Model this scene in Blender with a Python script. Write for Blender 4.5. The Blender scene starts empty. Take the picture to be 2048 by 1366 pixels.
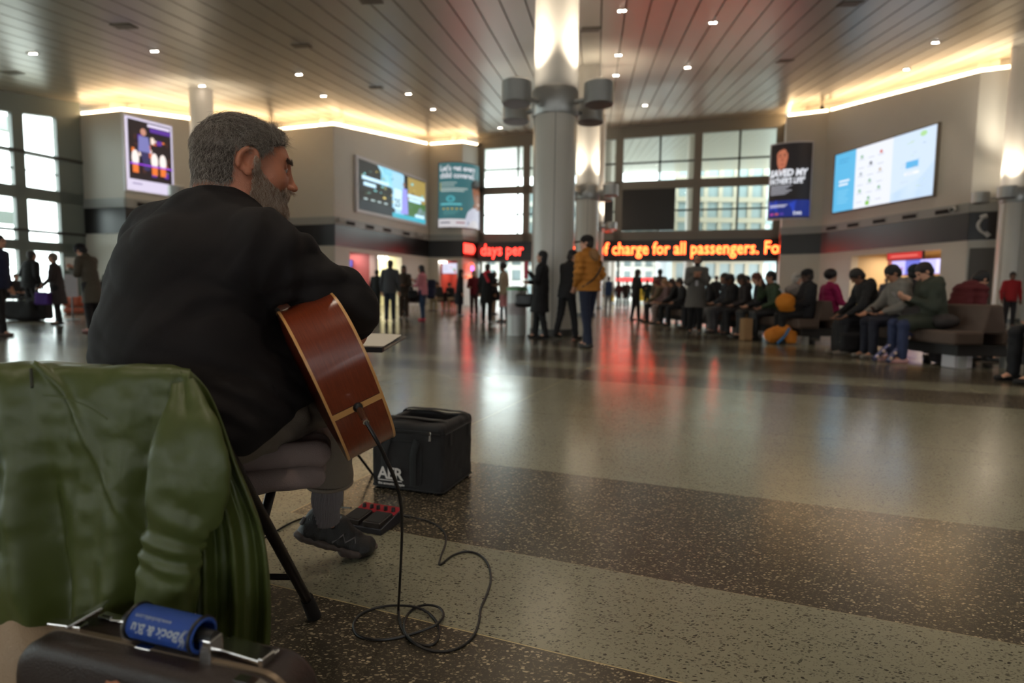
import bpy, math, random
import numpy as np
from mathutils import Vector, Matrix
R = math.radians
PI = math.pi
random.seed(7)
rng = np.random.default_rng(7)
COL = bpy.context.scene.collection
SC = bpy.context.scene

# ------------------------------------------------------------------ camera, world, exposure
FPX, CAM_H = 1170.0, 0.87
TH, RO = math.atan(97.0 / FPX), 0.0125
_f = Vector((0, math.cos(TH), -math.sin(TH)))
_u = Vector((0, math.sin(TH), math.cos(TH)))
_r = Vector((1, 0, 0))
_ri = _r * math.cos(RO) + _u * math.sin(RO)
_ui = -_r * math.sin(RO) + _u * math.cos(RO)
cam_d = bpy.data.cameras.new('camera')
cam = bpy.data.objects.new('camera', cam_d)
COL.objects.link(cam)
m3 = Matrix((_ri, _ui, -_f)).transposed()
cam.matrix_world = Matrix.Translation((0, 0, CAM_H)) @ m3.to_4x4()
cam_d.sensor_width = 36.0
cam_d.lens = FPX / 2048 * 36.0
cam_d.clip_start = 0.05
cam_d.clip_end = 400
cam_d.dof.use_dof = True
cam_d.dof.focus_distance = 1.5
cam_d.dof.aperture_fstop = 2.3
SC.camera = cam
SC.view_settings.view_transform = 'Standard'
SC.view_settings.look = 'None'
SC.view_settings.gamma = 1
SC.view_settings.use_curve_mapping = False
SC.view_settings.exposure = 0.95

w = bpy.data.worlds.new('sky'); SC.world = w; w.use_nodes = True
wn = w.node_tree.nodes; wl = w.node_tree.links
bg = wn['Background']
bg.inputs['Color'].default_value = (0.90, 0.96, 0.97, 1)
bg.inputs['Strength'].default_value = 4.0


def ray(px, py):
    x = (px - 1024) / FPX; y = (683 - py) / FPX
    return _f + _ri * x + _ui * y


def at(px, py, Y):
    r = ray(px, py)
    return Vector((0, 0, CAM_H)) + r * (Y / r.y)


def onz(px, py, Z=0.0):
    r = ray(px, py)
    return Vector((0, 0, CAM_H)) + r * ((Z - CAM_H) / r.z)


# ------------------------------------------------------------------ materials
def srgb(c):
    return tuple(((v / 255) / 12.92 if v / 255 <= 0.04045 else ((v / 255 + 0.055) / 1.055) ** 2.4) for v in c)


_mats = {}


def mat(name, col, rough=0.6, metal=0.0, emit=0.0, var=0.0, vscale=8.0, bump=0.0, bscale=60.0, spec=0.5,
        sheen=0.0, coat=0.0, ecol=None, stretch=None):
    if name in _mats: return _mats[name]
    m = bpy.data.materials.new(name); m.use_nodes = True
    n = m.node_tree.nodes; l = m.node_tree.links
    b = n['Principled BSDF']
    b.inputs['Base Color'].default_value = (*col[:3], 1)
    b.inputs['Roughness'].default_value = rough
    b.inputs['Metallic'].default_value = metal
    b.inputs['Specular IOR Level'].default_value = spec
    b.inputs['Sheen Weight'].default_value = sheen
    b.inputs['Coat Weight'].default_value = coat
    if emit:
        b.inputs['Emission Color'].default_value = (*(ecol or col)[:3], 1)
        b.inputs['Emission Strength'].default_value = emit
    tc = n.new('ShaderNodeTexCoord')
    src = tc.outputs['Object']
    if stretch:
        mp = n.new('ShaderNodeMapping'); mp.inputs['Scale'].default_value = stretch
        l.new(src, mp.inputs['Vector']); src = mp.outputs['Vector']
    if var:
        nz = n.new('ShaderNodeTexNoise'); nz.inputs['Scale'].default_value = vscale
        nz.inputs['Detail'].default_value = 4
        l.new(src, nz.inputs['Vector'])
        mx = n.new('ShaderNodeMix'); mx.data_type = 'RGBA'
        mx.inputs[6].default_value = (*[c * (1 - var) for c in col[:3]], 1)
        mx.inputs[7].default_value = (*[min(1, c * (1 + var)) for c in col[:3]], 1)
        l.new(nz.outputs['Fac'], mx.inputs[0]); l.new(mx.outputs[2], b.inputs['Base Color'])
    if bump:
        nb = n.new('ShaderNodeTexNoise'); nb.inputs['Scale'].default_value = bscale
        nb.inputs['Detail'].default_value = 3
        l.new(src, nb.inputs['Vector'])
        bp = n.new('ShaderNodeBump'); bp.inputs['Strength'].default_value = bump
        bp.inputs['Distance'].default_value = 0.01
        l.new(nb.outputs['Fac'], bp.inputs['Height']); l.new(bp.outputs['Normal'], b.inputs['Normal'])
    _mats[name] = m
    return m


def emis(name, col, s):
    return mat(name, (0.02, 0.02, 0.02), 0.5, emit=s, ecol=col)


# ------------------------------------------------------------------ object helpers
def prop(o, label=None, cat=None, group=None, kind=None):
    if label: o['label'] = label
    if cat: o['category'] = cat
    if group: o['group'] = group
    if kind: o['kind'] = kind
    return o


def thing(name, label, cat, loc=(0, 0, 0), rz=0.0, group=None):
    o = bpy.data.objects.new(name, None); COL.objects.link(o)
    o.empty_display_size = 0.1
    o.location = loc; o.rotation_euler = (0, 0, rz)
    return prop(o, label, cat, group)


class MB:
    def __init__(s): s.v = []; s.f = []; s.mi = []; s.cur = 0

    def add(s, vs, fs):
        b = len(s.v); s.v += [tuple(v) for v in vs]
        s.f += [tuple(i + b for i in f) for f in fs]; s.mi += [s.cur] * len(fs)
        return s

    def box(s, x0, x1, y0, y1, z0, z1, M=None):
        vs = [Vector(p) for p in ((x0, y0, z0), (x1, y0, z0), (x1, y1, z0), (x0, y1, z0), (x0, y0, z1), (x1, y0, z1), (x1, y1, z1), (x0, y1, z1))]
        if M: vs = [M @ v for v in vs]
        return s.add(vs, [(0, 3, 2, 1), (4, 5, 6, 7), (0, 1, 5, 4), (1, 2, 6, 5), (2, 3, 7, 6), (3, 0, 4, 7)])

    def rings(s, rings, cap=True, close=False):
        n = len(rings[0]); b = len(s.v)
        vs = [p for r in rings for p in r]; fs = []
        m = len(rings)
        for i in range(m if close else m - 1):
            j = (i + 1) % m
            for k in range(n):
                k2 = (k + 1) % n
                fs.append((i * n + k, i * n + k2, j * n + k2, j * n + k))
        if cap and not close:
            fs.append(tuple(reversed(range(n)))); fs.append(tuple((m - 1) * n + k for k in range(n)))
        return s.add(vs, fs)

    def lathe(s, prof, seg=24, M=None, cap=True):
        rs = []
        for (r, z) in prof:
            ring = [Vector((r * math.cos(2 * PI * k / seg), r * math.sin(2 * PI * k / seg), z)) for k in range(seg)]
            rs.append([M @ p for p in ring] if M else ring)
        return s.rings(rs, cap)

    def cyl(s, a, b, r, r2=None, seg=12):
        return s.tube([a, b], [r, r if r2 is None else r2], seg)

    def tube(s, pts, rad, seg=8, close=False, flat=None):
        pts = [Vector(p) for p in pts]; n = len(pts)
        if not hasattr(rad, '__len__'): rad = [rad] * n
        rs = []; up = None
        for i, p in enumerate(pts):
            if close: t = pts[(i + 1) % n] - pts[i - 1]
            else: t = pts[min(i + 1, n - 1)] - pts[max(i - 1, 0)]
            t.normalize()
            if up is None:
                up = Vector((0, 0, 1)) if abs(t.z) < 0.9 else Vector((1, 0, 0))
                if flat: up = Vector(flat[0])
            if flat and flat[1] is not None and len(flat) > 2: up = Vector(flat[0])
            x = t.cross(up).normalized(); y = x.cross(t).normalized(); up = y
            fy = flat[1] if flat else 1.0
            rs.append([p + x * (rad[i] * math.cos(2 * PI * k / seg)) + y * (rad[i] * fy * math.sin(2 * PI * k / seg)) for k in range(seg)])
        return s.rings(rs, True, close)

    def prism(s, pts2, M, t0, t1):
        """outline in local XY extruded along local Z between t0 and t1"""
        n = len(pts2)
        vs = [M @ Vector((x, y, t0)) for x, y in pts2] + [M @ Vector((x, y, t1)) for x, y in pts2]
        fs = [tuple(reversed(range(n))), tuple(range(n, 2 * n))] + [(i, (i + 1) % n, (i + 1) % n + n, i + n) for i in range(n)]
        return s.add(vs, fs)

    def build(s, name, mats, parent=None, smooth=False, bevel=0.0, kind=None, loc=None):
        me = bpy.data.meshes.new(name)
        me.from_pydata(s.v, [], s.f)
        if not isinstance(mats, (list, tuple)): mats = [mats]
        for m in mats: me.materials.append(m)
        if len(mats) > 1: me.polygons.foreach_set('material_index', s.mi)
        me.validate(); me.update()
        o = bpy.data.objects.new(name, me); COL.objects.link(o)
        if smooth:
            me.polygons.foreach_set('use_smooth', [True] * len(me.polygons))
            try: me.set_sharp_from_angle(angle=R(42))
            except Exception: pass
        if bevel:
            b = o.modifiers.new('bevel', 'BEVEL'); b.width = bevel; b.segments = 2; b.limit_method = 'ANGLE'; b.angle_limit = R(40)
            b.harden_normals = False
        if parent: o.parent = parent
        if loc: o.location = loc
        if kind: o['kind'] = kind
        return o


def frame(o, x, y, z):
    """matrix with origin o and columns x,y,z"""
    M = Matrix((Vector(x), Vector(y), Vector(z))).transposed().to_4x4()
    M.translation = Vector(o); return M


def rotz(a, loc=(0, 0, 0)):
    return Matrix.Translation(loc) @ Matrix.Rotation(a, 4, 'Z')


def text_into(mb, s, size, M, bold=0.0, depth=0.002, align='LEFT', warp=None, res=2, shear=0.0, spacing=1.0):
    """add the letters of s to a mesh builder, lying in local XY of M"""
    cu = bpy.data.curves.new('t', 'FONT'); cu.body = s; cu.size = size; cu.offset = bold; cu.extrude = depth
    cu.align_x = align; cu.resolution_u = res; cu.shear = shear; cu.space_character = spacing
    o = bpy.data.objects.new('t', cu); COL.objects.link(o)
    dg = bpy.context.evaluated_depsgraph_get()
    me = bpy.data.meshes.new_from_object(o.evaluated_get(dg))
    vs = [Vector(v.co) for v in me.vertices]
    if warp: vs = [warp(v) for v in vs]
    mb.add([M @ v for v in vs], [tuple(p.vertices) for p in me.polygons])
    bpy.data.objects.remove(o); bpy.data.curves.remove(cu); bpy.data.meshes.remove(me)


def cat_rom(P, n):
    """smooth curve through points"""
    P = [Vector(p) for p in P]; out = []
    for i in range(len(P) - 1):
        p0 = P[max(i - 1, 0)]; p1 = P[i]; p2 = P[i + 1]; p3 = P[min(i + 2, len(P) - 1)]
        for k in range(n):
            t = k / n
            out.append(0.5 * ((2 * p1) + (p2 - p0) * t + (2 * p0 - 5 * p1 + 4 * p2 - p3) * t * t + (3 * p1 - p0 - 3 * p2 + p3) * t ** 3))
    out.append(P[-1]); return out


# ------------------------------------------------------------------ smooth-union bodies (surface nets)
def _hash(i, j, k):
    h = (i * 73856093) ^ (j * 19349663) ^ (k * 83492791)
    h = (h ^ (h >> 13)) * 1274126177 & 0x7fffffff
    return (h % 10007) / 10007.0


def vnoise(P, s):
    P = P * s
    I = np.floor(P).astype(np.int64); F = (P - I).astype(np.float32); F = F * F * (3 - 2 * F)
    r = 0
    for dx in (0, 1):
        for dy in (0, 1):
            for dz in (0, 1):
                wgt = (F[..., 0] if dx else 1 - F[..., 0]) * (F[..., 1] if dy else 1 - F[..., 1]) * (F[..., 2] if dz else 1 - F[..., 2])
                r = r + wgt * _hash(I[..., 0] + dx, I[..., 1] + dy, I[..., 2] + dz)
    return r * 2 - 1


def cap(a, b, ra, rb=None, k=0.02, m=0, flat=None, sub=False, g=0):
    """tapered capsule; flat=(axis, factor) squeezes it along an axis"""
    a = np.array(a, float); b = np.array(b, float)
    return dict(a=a, b=b, ra=ra, rb=ra if rb is None else rb, k=k, m=m, flat=flat, sub=sub)


def ball(a, r, k=0.02, m=0, flat=None, sub=False):
    return cap(a, a, r, r, k, m, flat, sub)


def ell(c, rx, ry, rz, M=None, k=0.02, m=0, sub=False):
    return dict(c=np.array(c, float), r=np.array([rx, ry, rz], float), M=None if M is None else np.array(M, float), k=k, m=m, sub=sub)


def rbox(c, hx, hy, hz, r, M=None, k=0.02, m=0, sub=False):
    return dict(c=np.array(c, float), r=np.array([hx, hy, hz], float), rr=r, M=None if M is None else np.array(M, float), k=k, m=m, sub=sub)


def pdist(p, P):
    if 'rr' in p:
        q = P - p['c']
        if p['M'] is not None: q = q @ p['M']
        q = np.abs(q) - (p['r'] - p['rr'])
        return np.linalg.norm(np.maximum(q, 0), axis=-1) + np.minimum(q.max(-1), 0) - p['rr']
    if 'c' in p:
        q = P - p['c']
        if p['M'] is not None: q = q @ p['M']
        r = p['r']
        k0 = np.sqrt(np.sum((q / r) ** 2, -1)); k1 = np.sqrt(np.sum((q / (r * r)) ** 2, -1)) + 1e-9
        return k0 * (k0 - 1.0) / k1
    a, b = p['a'], p['b']
    if p['flat']:
        ax = np.array(p['flat'][0], float); ax /= np.linalg.norm(ax); fc = p['flat'][1]
        P = P + ((P - a) @ ax)[..., None] * ax * (1 / fc - 1)
        b = b + ((b - a) @ ax) * ax * (1 / fc - 1)
    ab = b - a; L = ab @ ab
    q = P - a
    t = np.clip((q @ ab) / L, 0, 1) if L > 1e-12 else np.zeros(P.shape[:-1])
    d = np.linalg.norm(q - t[..., None] * ab, axis=-1) - (p['ra'] + (p['rb'] - p['ra']) * t)
    return d * (min(1, p['flat'][1]) ** 0.5 if p['flat'] else 1)


def pbound(p):
    if 'c' in p:
        r = np.linalg.norm(p['r']) if 'rr' in p else p['r'].max(); return p['c'] - r, p['c'] + r
    r = max(p['ra'], p['rb'])
    if p['flat'] and p['flat'][1] > 1: r *= p['flat'][1]
    return np.minimum(p['a'], p['b']) - r, np.maximum(p['a'], p['b']) + r


def sdf_mesh(prims, res, disp=None, clip=None, pad=None, smooth=1):
    """returns verts (n,3), quads (m,4), material per quad"""
    pad = pad or 0.0
    lo = np.min([pbound(p)[0] for p in prims if not p['sub']], 0) - 3 * res - pad
    hi = np.max([pbound(p)[1] for p in prims if not p['sub']], 0) + 3 * res + pad
    n = np.ceil((hi - lo) / res).astype(int) + 1
    ax = [lo[i] + res * np.arange(n[i]) for i in range(3)]
    D = np.full(n, 1.0, np.float32)
    for p in prims:
        m = p['k'] * 1.3 + 4 * res + pad + 0.01
        pl, ph = pbound(p)
        i0 = np.maximum(np.floor((pl - m - lo) / res).astype(int), 0); i1 = np.minimum(np.ceil((ph + m - lo) / res).astype(int) + 1, n)
        if (i1 <= i0).any(): continue
        sl = tuple(slice(i0[i], i1[i]) for i in range(3))
        X = np.stack(np.meshgrid(*[ax[i][sl[i]] for i in range(3)], indexing='ij'), -1)
        d = pdist(p, X).astype(np.float32)
        A = D[sl]; k = p['k']
        if p['sub']:
            h = np.maximum(k - np.abs(A + d), 0) / k
            D[sl] = np.maximum(A, -d) + h * h * k * 0.25
        else:
            h = np.maximum(k - np.abs(A - d), 0) / k
            D[sl] = np.minimum(A, d) - h * h * k * 0.25
    if disp is not None or clip is not None:
        idx = np.where(np.abs(D) < (pad + 3 * res + 0.03))
        P = np.stack([ax[i][idx[i]] for i in range(3)], -1)
        if disp is not None: D[idx] += disp(P).astype(np.float32)
        if clip is not None:
            Pall = np.where(D < 0.05); Q = np.stack([ax[i][Pall[i]] for i in range(3)], -1)
            D[Pall] = np.maximum(D[Pall], clip(Q).astype(np.float32))
    D[0] = D[-1] = 1; D[:, 0] = D[:, -1] = 1; D[:, :, 0] = D[:, :, -1] = 1
    S = D < 0
    c = np.zeros(np.array(n) - 1, np.int8)
    for dx in (0, 1):
        for dy in (0, 1):
            for dz in (0, 1):
                c += S[dx:n[0] - 1 + dx, dy:n[1] - 1 + dy, dz:n[2] - 1 + dz]
    act = (c > 0) & (c < 8)
    idx = np.argwhere(act)
    vid = np.full(act.shape, -1, np.int64); vid[tuple(idx.T)] = np.arange(len(idx))
    acc = np.zeros((len(idx), 3)); cnt = np.zeros(len(idx))
    cor = [(0, 0, 0), (1, 0, 0), (0, 1, 0), (1, 1, 0), (0, 0, 1), (1, 0, 1), (0, 1, 1), (1, 1, 1)]
    vals = [D[idx[:, 0] + a, idx[:, 1] + b, idx[:, 2] + e] for a, b, e in cor]
    for i in range(8):
        for j in range(i + 1, 8):
            df = np.array(cor[j]) - np.array(cor[i])
            if np.abs(df).sum() != 1: continue
            a, b = vals[i], vals[j]; mk = (a < 0) != (b < 0)
            t = np.where(mk, a / np.where(mk, a - b, 1), 0)
            acc += mk[:, None] * (np.array(cor[i]) + t[:, None] * df); cnt += mk
    V = lo + res * (idx + acc / cnt[:, None])
    Q = []
    for axn in range(3):
        s0 = [slice(None)] * 3; s1 = [slice(None)] * 3; s0[axn] = slice(0, -1); s1[axn] = slice(1, None)
        a, b = S[tuple(s0)], S[tuple(s1)]
        u, v = (axn + 1) % 3, (axn + 2) % 3
        for sgn, mk in ((1, a & ~b), (-1, ~a & b)):
            e = np.argwhere(mk)
            e = e[(e[:, u] > 0) & (e[:, v] > 0) & (e[:, u] < n[u] - 1) & (e[:, v] < n[v] - 1)]
            if not len(e): continue
            eu = np.zeros(3, int); eu[u] = 1; ev = np.zeros(3, int); ev[v] = 1
            q = [vid[tuple((e - eu - ev).T)], vid[tuple((e - ev).T)], vid[tuple(e.T)], vid[tuple((e - eu).T)]]
            q = np.stack(q if sgn > 0 else q[::-1], 1); Q.append(q)
    Q = np.concatenate(Q); Q = Q[(Q >= 0).all(1)]
    for _ in range(smooth):
        s = np.zeros_like(V); ct = np.zeros(len(V))
        for a in range(4):
            for bb in ((a + 1) % 4, (a + 3) % 4):
                np.add.at(s, Q[:, a], V[Q[:, bb]]); np.add.at(ct, Q[:, a], 1)
        V = V * 0.4 + (s / np.maximum(ct, 1)[:, None]) * 0.6
    C = V[Q].mean(1)
    ms = sorted(set(p['m'] for p in prims if not p['sub']))
    if len(ms) > 1:
        best = np.full(len(C), 9.0); mi = np.zeros(len(C), int)
        for p in prims:
            if p['sub']: continue
            d = pdist(p, C) - p.get('pri', 0)
            b = d < best; best[b] = d[b]; mi[b] = p['m']
    else: mi = np.full(len(C), ms[0])
    return V, Q, mi


def np_obj(name, parts, mats, parent=None, colorfn=None):
    """one mesh object out of one or several (V, Q, mi) surfaces"""
    Vs = []; Qs = []; Ms = []; b = 0
    for V, Q, mi in parts:
        Vs.append(V); Qs.append(Q + b); Ms.append(mi); b += len(V)
    V = np.concatenate(Vs); Q = np.concatenate(Qs); mi = np.concatenate(Ms)
    me = bpy.data.meshes.new(name)
    me.vertices.add(len(V)); me.vertices.foreach_set('co', V.astype(np.float32).ravel())
    nq = Q.shape[1]
    me.loops.add(len(Q) * nq); me.loops.foreach_set('vertex_index', Q.astype(np.int32).ravel())
    me.polygons.add(len(Q)); me.polygons.foreach_set('loop_start', np.arange(0, len(Q) * nq, nq, dtype=np.int32))
    me.polygons.foreach_set('loop_total', np.full(len(Q), nq, np.int32))
    if not isinstance(mats, (list, tuple)): mats = [mats]
    for m in mats: me.materials.append(m)
    me.polygons.foreach_set('material_index', mi.astype(np.int32))
    me.update(calc_edges=True); me.validate()
    me.polygons.foreach_set('use_smooth', [True] * len(me.polygons))
    o = bpy.data.objects.new(name, me); COL.objects.link(o)
    if parent: o.parent = parent
    return o
# ------------------------------------------------------------------ the hall
def ZW(x, y): return 5.97 + 0.047 * x + 0.124 * y          # tops of the side walls
def ZC(x, y): return 6.42 + 0.047 * x + 0.126 * y          # ceiling

M_wall = mat('wall_panel', srgb((194, 188, 176)), 0.5, var=0.04, vscale=1.2)
M_pier = mat('pier_panel', srgb((196, 192, 182)), 0.35)
M_band = mat('dark_band', (0.012, 0.010, 0.010), 0.28)
M_ledge = mat('ledge_grey', srgb((150, 150, 146)), 0.4)
M_frame = mat('window_frame_grey', srgb((128, 122, 112)), 0.45)
M_framel = mat('window_frame_green_grey', srgb((112, 120, 116)), 0.45)
M_thin = mat('thin_bar', srgb((60, 60, 56)), 0.4, metal=0.5)
M_white = mat('column_white', srgb((205, 196, 184)), 0.28)
M_steel = mat('brushed_steel', (0.42, 0.41, 0.39), 0.38, metal=0.5, bump=0.05, bscale=200, stretch=(1, 1, 20))
M_steel_d = mat('steel_dark', (0.12, 0.115, 0.11), 0.4, metal=0.7)
M_black = mat('black_plastic', (0.012, 0.012, 0.012), 0.4)
M_slot = mat('slot_black', (0.006, 0.006, 0.006), 0.8)

# floor
fm = bpy.data.materials.new('terrazzo'); fm.use_nodes = True
n = fm.node_tree.nodes; l = fm.node_tree.links; b = n['Principled BSDF']


def nd(t, **k):
    x = n.new(t)
    for a, v in k.items(): setattr(x, a, v)
    return x


def mth(op, a, bb=None, c=None):
    x = nd('ShaderNodeMath', operation=op)
    for i, v in enumerate((a, bb, c)):
        if v is None: continue
        if isinstance(v, (int, float)): x.inputs[i].default_value = v
        else: l.new(v, x.inputs[i])
    return x.outputs[0]


def mixc(f, a, bb):
    x = nd('ShaderNodeMix', data_type='RGBA')
    for i, v in ((0, f), (6, a), (7, bb)):
        if isinstance(v, (int, float)): x.inputs[i].default_value = v
        elif isinstance(v, tuple): x.inputs[i].default_value = (*v, 1)
        else: l.new(v, x.inputs[i])
    return x.outputs[2]


geo = nd('ShaderNodeNewGeometry'); sep = nd('ShaderNodeSeparateXYZ'); l.new(geo.outputs['Position'], sep.inputs[0])
X, Y = sep.outputs[0], sep.outputs[1]
NX, NY = 0.357, 0.934
cc = mth('ADD', mth('MULTIPLY', X, NX), mth('MULTIPLY', Y, NY))
uu = mth('SUBTRACT', mth('MULTIPLY', X, NY), mth('MULTIPLY', Y, NX))


def inr(v, a, bb): return mth('MULTIPLY', mth('GREATER_THAN', v, a), mth('LESS_THAN', v, bb))


dark = inr(cc, -50, 1.31)
d2 = mth('MULTIPLY', inr(cc, 1.78, 2.69), mth('GREATER_THAN', uu, -1.6))
dark = mth('MAXIMUM', dark, d2)
for a_, b_ in ((5.75, 6.55), (7.2, 8.7), (9.3, 10.8), (12.0, 13.2), (14.4, 15.8), (18, 20), (23, 25.5)):
    dark = mth('MAXIMUM', dark, inr(cc, a_, b_))
line = inr(cc, 1.305, 1.309)
line = mth('MAXIMUM', line, mth('MULTIPLY', inr(cc, 1.778, 1.781), 0.3))
line = mth('MAXIMUM', line, mth('MULTIPLY', inr(uu, -1.604, -1.6), mth('GREATER_THAN', cc, 1.78)))
seam = mth('MAXIMUM', inr(cc, 4.0, 4.006), inr(uu, 6.0, 6.006))
mp = nd('ShaderNodeMapping'); mp.inputs['Rotation'].default_value = (0, 0, 0.5); mp.inputs['Scale'].default_value = (1, 1.7, 1)
l.new(geo.outputs['Position'], mp.inputs['Vector'])
warp = nd('ShaderNodeTexNoise'); warp.inputs['Scale'].default_value = 45; l.new(geo.outputs['Position'], warp.inputs['Vector'])
vm = nd('ShaderNodeVectorMath', operation='MULTIPLY_ADD'); l.new(warp.outputs['Color'], vm.inputs[0]); vm.inputs[1].default_value = (0.02, 0.02, 0); l.new(mp.outputs[0], vm.inputs[2])


def chips(scale, thr, rad):
    v = nd('ShaderNodeTexVoronoi', feature='F1'); v.inputs['Scale'].default_value = scale
    v.inputs['Randomness'].default_value = 1
    l.new(vm.outputs[0], v.inputs['Vector'])
    s2 = nd('ShaderNodeSeparateColor'); l.new(v.outputs['Color'], s2.inputs[0])
    return mth('MULTIPLY', mth('GREATER_THAN', s2.outputs[0], thr), mth('LESS_THAN', v.outputs['Distance'], rad)), s2.outputs[1]


c1, r1 = chips(95, 0.62, 0.42); c2, r2 = chips(190, 0.6, 0.45)
big = nd('ShaderNodeTexNoise'); big.inputs['Scale'].default_value = 1.3; big.inputs['Detail'].default_value = 5; l.new(geo.outputs['Position'], big.inputs['Vector'])
dk = mixc(big.outputs['Fac'], srgb((58, 52, 44)), srgb((78, 72, 62)))
dk = mixc(mth('MULTIPLY', c2, r2), dk, srgb((128, 116, 96)))
dk = mixc(mth('MULTIPLY', c1, mth('ADD', mth('MULTIPLY', r1, 0.8), 0.1)), dk, srgb((196, 178, 148)))
lt = mixc(big.outputs['Fac'], srgb((122, 120, 102)), srgb((150, 146, 126)))
lt = mixc(mth('MULTIPLY', c2, r2), lt, srgb((88, 84, 72)))
lt = mixc(mth('MULTIPLY', c1, mth('ADD', mth('MULTIPLY', r1, 0.6), 0.4)), lt, srgb((40, 38, 34)))
fc = mixc(dark, lt, dk)
fc = mixc(line, fc, srgb((190, 172, 130)))
fc = mixc(mth('MULTIPLY', seam, 0.6), fc, (0.02, 0.02, 0.02))
l.new(fc, b.inputs['Base Color'])
rn = nd('ShaderNodeTexNoise'); rn.inputs['Scale'].default_value = 3.0; rn.inputs['Detail'].default_value = 6; l.new(geo.outputs['Position'], rn.inputs['Vector'])
l.new(mth('ADD', mth('MULTIPLY', rn.outputs['Fac'], 0.10), 0.15), b.inputs['Roughness'])
b.inputs['Specular IOR Level'].default_value = 0.45
MB().add([(-60, -14, 0), (45, -14, 0), (45, 84, 0), (-60, 84, 0)], [(0, 1, 2, 3)]).build('floor', fm, kind='structure')

# slatted ceiling: each slat a shallow metal pan with a dark groove beside it
cm = mat('ceiling_slat', srgb((168, 160, 146)), 0.33, metal=0.25, var=0.05, vscale=0.6)
mb = MB(); P = 0.66
w0 = -31
k = 0
while w0 < 46:
    yend = min(83, (w0 + 31.6) / .28) if w0 < -22.6 else 83
    a0, a1, a2 = w0, w0 + P * 0.93, w0 + P
    for (wa, wb, za, zb, mi) in ((a0, a1, 0, 0, 0), (a1, a1 + 0.004, 0, 0.05, 0), (a1, a2, 0.05, 0.05, 1), (a2 - 0.004, a2, 0.05, 0, 0)):
        mb.cur = mi; q = []
        for yy, (ww, zz) in ((-12, (wa, za)), (-12, (wb, zb)), (yend, (wb, zb)), (yend, (wa, za))):
            xx = ww + 0.14 * yy
            q.append((xx, yy, ZC(xx, yy) + zz))
        mb.add(q, [(3, 2, 1, 0)])
    w0 += P
mb.cur = 0
mb.build('ceiling', [cm, mat('ceiling_groove', srgb((96, 86, 74)), 0.7)], kind='structure')
mb = MB(); mb.add([(x, y, ZC(x, y) + .3) for x, y in ((-35, -12), (50, -12), (50, 83), (-18, 83), (-18.9, 26))], [(0, 1, 2, 3, 4)])
mb.build('trim_1', M_slot, kind='structure')

BB, BT = 3.22, 4.325       # dark band bottom / top
LG = 4.72                  # ledge above the band


def seg_frame(p, q):
    p = Vector((p[0], p[1], 0)); q = Vector((q[0], q[1], 0)); d = (q - p); L = d.length; d.normalize()
    return frame(p, d, Vector((0, 0, 1)), Vector((d.y, -d.x, 0))), L      # x along, y up, z outwards (to the viewer's side)


def wall_seg(tag, p, q, t=0.4, holes=(), m=None, ext=(0, 0)):
    """upper wall panel, grey ledge, dark band and the wall under it (with openings)"""
    M, L = seg_frame(p, q)
    n_out = Vector((M[0][2], M[1][2], 0))
    mb = MB()
    zt = [ZW(*p), ZW(*q)]
    def slab(x0, x1, y0, y1, z0, z1, ya=None, yb=None):
        vs = []
        for zz in (z0, z1):
            vs += [(x0, y0, zz), (x1, y0, zz), (x1, y1 if yb is None else yb, zz), (x0, y1 if ya is None else ya, zz)]
        mb.add([M @ Vector(v) for v in vs], [(0, 3, 2, 1), (4, 5, 6, 7), (0, 1, 5, 4), (1, 2, 6, 5), (2, 3, 7, 6), (3, 0, 4, 7)])
    slab(0, L, LG, 0, -t, 0, zt[0], zt[1])
    # wall under the band
    xs = 0
    for (h0, h1, hz) in holes:
        if h0 > xs: slab(xs, h0, 0, BB, -t, 0)
        if hz < BB: slab(h0, h1, hz, BB, -t, 0)
        xs = h1
    if xs < L: slab(xs, L, 0, BB, -t, 0)
    o = mb.build('wall_' + tag, m or M_wall, kind='structure')
    mb = MB(); e = 0.06
    mb.box(-e * 0, L, BT, LG, -t, 0.05, M=Matrix(M)); mb.build('trim_2', M_ledge, kind='structure', bevel=0.01)
    mb = MB(); mb.box(0, L, BB, BT, -t, 0.02, M=Matrix(M)); mb.build('trim_3', M_band, kind='structure')
    mb = MB(); slab2 = mb.add([M @ Vector(v) for v in ((-ext[0], zt[0] - .3, -t - .5), (L + ext[1], zt[1] - .3, -t - .5), (L + ext[1], zt[1] + .9, -t - .5), (-ext[0], zt[0] + .9, -t - .5))], [(0, 1, 2, 3)])
    mb.build('trim_4', M_wall, kind='structure')
    return M, L


A0 = (-18.9, 26.0); A1 = (-16.6, 25.4); C0 = (-12.9, 32.0); D0 = (-9.3, 30.8); D1 = (-5.7, 40.0); E1 = (-3.42, 39.5); S0 = (-2.4, 41.4)
S1 = (16.2, 36.05); G0 = (15.1, 33.4); G1 = (16.75, 32.2); I0 = (18.35, 23.9); I1 = (19.35, 23.3); J1 = (34, 20)


def wall_uv(W, px, py):
    """the spot on a wall (metres along, metres up) that lies behind picture point px, py"""
    M = W[0]; o = M.translation; n_ = Vector((M[0][2], M[1][2], 0)); r = ray(px, py)
    c0 = Vector((0, 0, CAM_H)); k_ = (o - c0).dot(n_) / r.dot(n_)
    q = M.inverted() @ (c0 + r * k_)
    return q.x, q.y


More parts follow.
